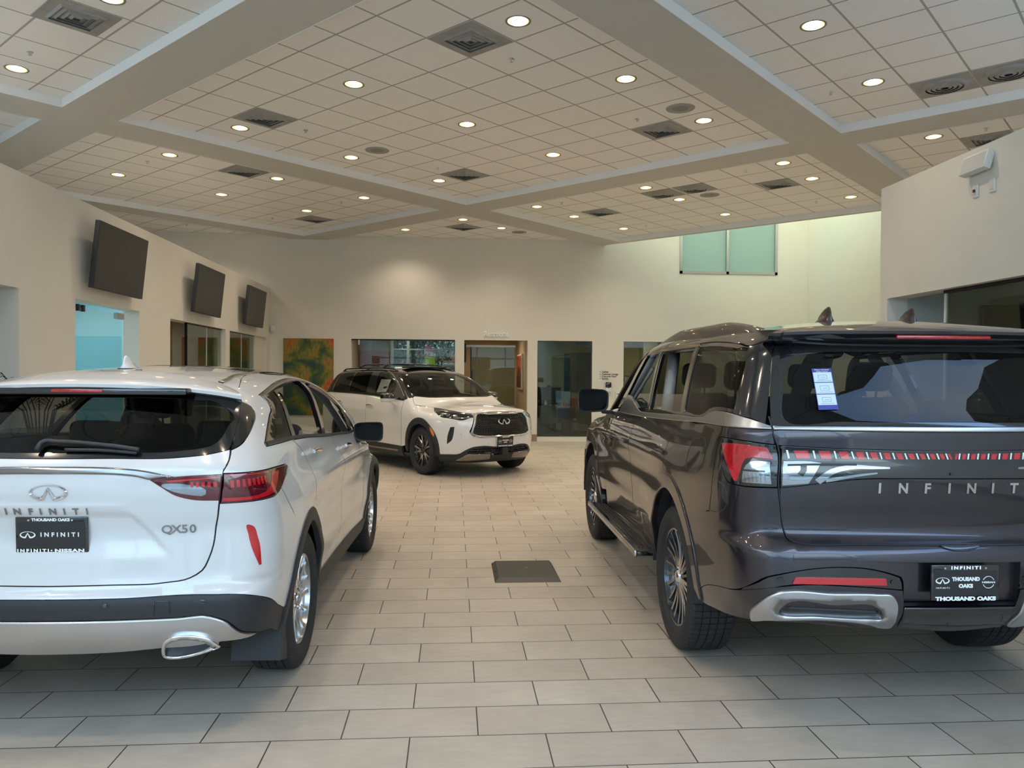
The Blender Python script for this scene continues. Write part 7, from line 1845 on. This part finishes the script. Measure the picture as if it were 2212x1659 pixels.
# ---------------------------------------------------------------- right wall devices
t = thing('wall_speaker', 'white box hung high on the right wall below the ceiling', 'wall device', (XR, 6.37, 3.455)); T = RT((-.045, 0, 0), ry=.28)
MB().rbox(-.03, .035, -.165, .165, -.075, .085, .006, 2, T).build('case', TRIMW, t, angle=40); MB().box(-.0315, -.0295, -.15, .15, -.06, .07, T).build('grille', mat('device_grille', (.60, .59, .57), .6), t)
for q in (-.09, .09): MB().box(-.002, .03, q-.008, q+.008, .085, .10, T).build('clip', DARKM, t)
for y, lab, red in ((6.425, 'white outlet plate with a red plug on the right wall', 1), (6.215, 'blank white switch plate on the right wall', 0)):
    t = thing('wall_plate', lab, 'wall plate', (XR, y, 3.24), group='plates under the wall box'); MB().rbox(-.012, 0, -.036, .036, -.06, .06, .004, 2).build('plate', TRIMW, t, angle=40); MB().rbox(-.016, -.011, -.018, .018, -.035, .035, .002, 1).build('insert', mat('plate_insert_'+str(red), (.7, .68, .66), .4), t)
    if red: MB().rbox(-.03, -.015, -.010, .010, -.015, .01, .003, 1).build('plug', mat('maroon_plug', (.12, .02, .03), .4), t)
MB().tube([(XR-.01, 6.47, 3.38), (XR-.02, 6.50, 3.30), (XR-.015, 6.49, 3.22), (XR-.02, 6.44, 3.215)], .003, 6).build('cable', TRIMW, None, smooth=True)
tag(bpy.data.objects['cable'], 'thin cable hanging from the white box to the outlet plate', 'cable')

# ---------------------------------------------------------------- signs
def wall_text(name, body, x, z, size, m, ext, lab, cat, space=1, bold=0, align='CENTER', sx=1, **kk):
    T = Matrix.Translation((x, YB-.002-ext, z)) @ Matrix.Rotation(PI/2, 4, 'X'); t = thing(name, lab, cat, (0, 0, 0)); text_obj('lettering', body, m, T, t, size=size, extrude=ext, space=space, bold=bold, align=align, sx=sx, **kk); return t
wall_text('wall_sign', 'Restrooms', 1.02, 2.592, .175, mat('sign_white', (.96, .97, .98), .35), .012, 'white raised letters reading Restrooms over the corridor opening', 'sign', bold=.004, width=.58, cap=.125)
for i, (s, w_) in enumerate((('Cashier', 'top line'), ('Customer Lounge', 'second line'), ('Customer Parts', 'third line'), ('Service', 'bottom line'))):
    z = 1.695 - i*.0555
    t = wall_text('wall_lettering', s, 3.60, z, .064, mat('sign_black', (.015, .015, .018), .5) if i == 0 else bpy.data.materials['sign_black'], .001, 'black wall lettering reading %s, %s of four' % (s, w_), 'sign', align='LEFT', bold=.001, sx=.86); t['group'] = 'directory lettering on the back wall'
    text_obj('arrow', '>', bpy.data.materials['sign_black'], Matrix.Translation((3.562, YB-.003, z)) @ Matrix.Rotation(PI/2, 4, 'X'), t, size=.055, extrude=.001)
t = thing('soap_dispenser', 'black and white dispenser on the back wall under the directory lettering', 'dispenser', (3.755, YB+.002, 1.335)); MB().rbox(-.07, .07, -.09, 0, -.02, .11, .02, 3).build('cover', M['blackgloss'], t, angle=40); MB().rbox(-.066, .066, -.085, 0, -.13, -.02, .012, 3).build('base', TRIMW, t, angle=40); MB().lathe([(0, -.008), (.025, -.006), (.025, .006), (0, .008)], 16).build('nozzle', M['blackmatte'], t, loc=(0, -.07, -.03))
t = thing('card_reader', 'small white reader plate right of the dispenser', 'card reader', (4.0, YB+.002, 1.13)); MB().rbox(-.06, .06, -.03, 0, -.07, .07, .008, 2).build('case', TRIMW, t, angle=40); MB().box(-.03, .03, -.032, -.029, .02, .035).build('display', M['blackgloss'], t)

# ---------------------------------------------------------------- floor plate
t = thing('floor_hatch_cover', 'black rubber plate with sloping edges on the tiles between the two nearest SUVs', 'floor cover', (.59, 6.325, 0))
b = MB(); b.add([(-.26, -.31, 0), (.26, -.31, 0), (.26, .31, 0), (-.26, .31, 0), (-.225, -.245, .026), (.245, -.245, .026), (.235, .30, .026), (-.225, .30, .026)], [(3, 2, 1, 0), (4, 5, 6, 7), (0, 1, 5, 4), (1, 2, 6, 5), (2, 3, 7, 6), (3, 0, 4, 7)]); b.build('plate', mat('black_rubber_plate', (.040, .036, .034), .38, bump_=.3, nscale=250), t)
MB().lathe([(0, .0262), (.006, .027), (.008, .0262)], 12).build('screw', M['satin'], t, loc=(.02, .06, 0)); MB().rbox(-.248, -.236, -.02, .10, .012, .020, .002, 1).build('side_slot', M['blackmatte'], t)

# ---------------------------------------------------------------- palm
t = thing('potted_palm', 'potted palm with dark fronds showing over the white SUV roof at far left', 'plant', (-3.95, 7.75, 0))
MB().lathe([(0, 0), (.17, 0), (.23, .42), (.20, .42), (.17, .36), (0, .36)], 32).build('pot', mat('grey_planter', (.12, .12, .12), .5), t, angle=40); MB().lathe([(0, .361), (.185, .361)], 24).build('soil', mat('soil', (.03, .02, .015), 1), t)
lf = mat('palm_leaf', (.020, .045, .028), .45, noise=.2, nscale=30)
for k in range(11):
    a = 2*PI*k/11 + .35; hgt = 1.36 + .10*((k*7) % 5)/2; rr = .30 + .05*((k*3) % 4)
    MB().tube([(0, 0, .36), (.04*math.cos(a), .04*math.sin(a), .8), (.14*math.cos(a), .14*math.sin(a), 1.25), (rr*math.cos(a), rr*math.sin(a), hgt)], [.010, .008, .006, .003], 6).build('stem', lf, t, smooth=True)
    V = []; F = []
    c = Vector((.14*math.cos(a), .14*math.sin(a), 1.22)); e = Vector((rr*math.cos(a), rr*math.sin(a), hgt))
    for j in range(9):
        for s in (-1, 1):
            p = c.lerp(e, .25 + .75*j/8); d = Vector((math.cos(a + s*(1.15 - .11*j)), math.sin(a + s*(1.15 - .11*j)), .25)).normalized(); L_ = .24 - .012*abs(j-3)
            sd_ = d.cross(Vector((0, 0, 1))).normalized()*.011; b0 = len(V)
            V += [p, p + d*L_*.45 + sd_ + Vector((0, 0, .03)), p + d*L_ + Vector((0, 0, -.02)), p + d*L_*.45 - sd_ + Vector((0, 0, .03))]; F.append((b0, b0+1, b0+2, b0+3))
    mesh('frond', V, F, lf, t)

# ---------------------------------------------------------------- outside
t = thing('building', 'low pale building with terracotta tiled roof seen through the office window', 'building', (0, 60, 0)); STW = mat('stucco', (.62, .60, .57), .9)
MB().box(-14, 9, 2, 10, -.13, 2.35).build('wall', STW, t)
def rooftile():
    m = mat('terracotta_tiles', (.50, .20, .13), .8, noise=.25, nscale=4); return m
V = []; F = []; n = 230
for i in range(n+1):
    x = -14.6 + 24*i/n; w_ = .06*abs(math.sin(i*PI/4)); V += [(x, .4, 2.38+w_), (x, 5.8, 3.62+w_)]
for i in range(n): F.append((2*i, 2*i+2, 2*i+3, 2*i+1))
mesh('roof', V, F, rooftile(), t); MB().box(-14.6, 9.4, .35, .5, 2.25, 2.38).build('eaves', STW, t)
lm = mat('tree_foliage', (.045, .085, .05), .7, noise=.3, nscale=2)
def tree(x, y, h, r, lab, n=2200):
    t = thing('tree', lab, 'tree', (x, y, -.13)); MB().tube([(0, 0, 0), (.1, 0, h*.35), (-.05, .1, h*.6)], [.22, .17, .10], 10).build('trunk', mat('bark', (.10, .07, .05), .9) if not bpy.data.materials.get('bark') else bpy.data.materials['bark'], t, smooth=True)
    V = []; F = []; R_ = random.Random(int(x*10)+3)
    for k in range(n):
        u = R_.random()*2*PI; z = R_.uniform(-1, 1); q = R_.random()**.45; s = math.sqrt(1-z*z)
        p = Vector((r*q*s*math.cos(u)*1.15, r*q*s*math.sin(u), h*.68 + r*.75*q*z)); a = Vector((R_.gauss(0, 1), R_.gauss(0, 1), R_.gauss(0, 1))).normalized(); b_ = a.orthogonal().normalized(); w_ = R_.uniform(.08, .17)
        b0 = len(V); V += [p+a*w_, p+b_*w_*.5, p-a*w_, p-b_*w_*.5]; F.append((b0, b0+1, b0+2, b0+3))
    mesh('foliage', V, F, lm, t)
tree(-2.3, 44, 5.2, 2.3, 'leafy tree in front of the tiled roof, left in the office window'); tree(.4, 52, 7.4, 2.9, 'larger tree rising behind the flag in the office window'); tree(-5.5, 50, 6.5, 3.0, 'tree at the left edge of the office window view')
t = thing('feather_flag', 'red and yellow feather flag with white letters outside the office window', 'flag', (-.93, 40, -.13))
MB().tube([(0, 0, 0), (.02, 0, 2.2), (-.08, 0, 2.9), (-.42, 0, 3.26)], .012, 8).build('pole', DARKM, t, smooth=True)
mesh('flag_top', [(-.42, 0, 3.26), (-.60, .0, 3.02), (-.58, .02, 2.62), (.0, 0, 2.62), (-.06, 0, 2.88), (-.22, 0, 3.14)], [(0, 1, 2, 3, 4, 5)], mat('flag_red', (.62, .07, .10), .7), t)
mesh('flag_foot', [(-.58, .02, 2.62), (-.40, .02, 1.7), (.01, 0, 1.7), (.0, 0, 2.62)], [(0, 1, 2, 3)], mat('flag_yellow', (.60, .62, .05), .7), t)
text_obj('flag_lettering', 'NEW', M['whiteink'], Matrix.Translation((-.30, -.012, 2.76)) @ Matrix.Rotation(.25, 4, 'Y') @ Matrix.Rotation(PI, 4, 'Z') @ Matrix.Rotation(PI/2, 4, 'X') , t, size=.26, bold=.008)

# building and trees added behind the camera to cut the low sky in reflections
t = thing('building', 'long low building added behind the camera to block low sky in reflections', 'building', (0, -26, 0)); MB().box(-40, 40, -8, 0, -.13, 4.6).build('wall', STW, t)
V = []; F = []
for i in range(2): V += [(-41 + 82*i, .8, 4.5), (-41 + 82*i, -4, 6.2), (-41 + 82*i, -8.8, 4.5)]
mesh('roof', V, [(0, 3, 4, 1), (1, 4, 5, 2)], rooftile(), t)
for i in range(9): MB().box(-38+9*i, -33+9*i, .0, .05, .3, 3.0).build('shop_window', mat('shop_glass', (.03, .04, .05), .1) if i == 0 else bpy.data.materials['shop_glass'], t)
for x, y, h, w_ in ((-14, -17, 7, 'leftmost'), (-3, -19, 8, 'left middle'), (9, -16, 6.5, 'right middle'), (19, -18, 8, 'rightmost')): tree(x, y, h, 2.9, 'tree added behind the camera, %s, to block low sky in reflections' % w_, 1400)
# ---------------------------------------------------------------- camera
cd = bpy.data.cameras.new('camera'); cam = bpy.data.objects.new('camera', cd); link(cam)
F_PX, PITCH, ROLL, YAW = 1678.3, .01275, .00701, .07497
cp, sp_, cr, sr = math.cos(PITCH), math.sin(PITCH), math.cos(ROLL), math.sin(ROLL)
cyw, syw = math.cos(YAW), math.sin(YAW)
def w2r(v): return Vector((cyw*v[0] + syw*v[1], -syw*v[0] + cyw*v[1], v[2]))
fw = w2r((0, cp, -sp_)); r_ = w2r((cr, sr*sp_, sr*cp)); u_ = w2r((-sr, cr*sp_, cr*cp))
cam.matrix_world = Matrix(((r_.x, u_.x, -fw.x, 0), (r_.y, u_.y, -fw.y, 0), (r_.z, u_.z, -fw.z, 1.626), (0, 0, 0, 1)))
cd.sensor_width = 36; cd.lens = F_PX*36/2212; cd.clip_start = .05; cd.clip_end = 300
SC.camera = cam
SC.view_settings.view_transform = 'Standard'; SC.view_settings.look = 'None'; SC.view_settings.gamma = 1; SC.view_settings.use_curve_mapping = False
SC.view_settings.exposure = 0.12
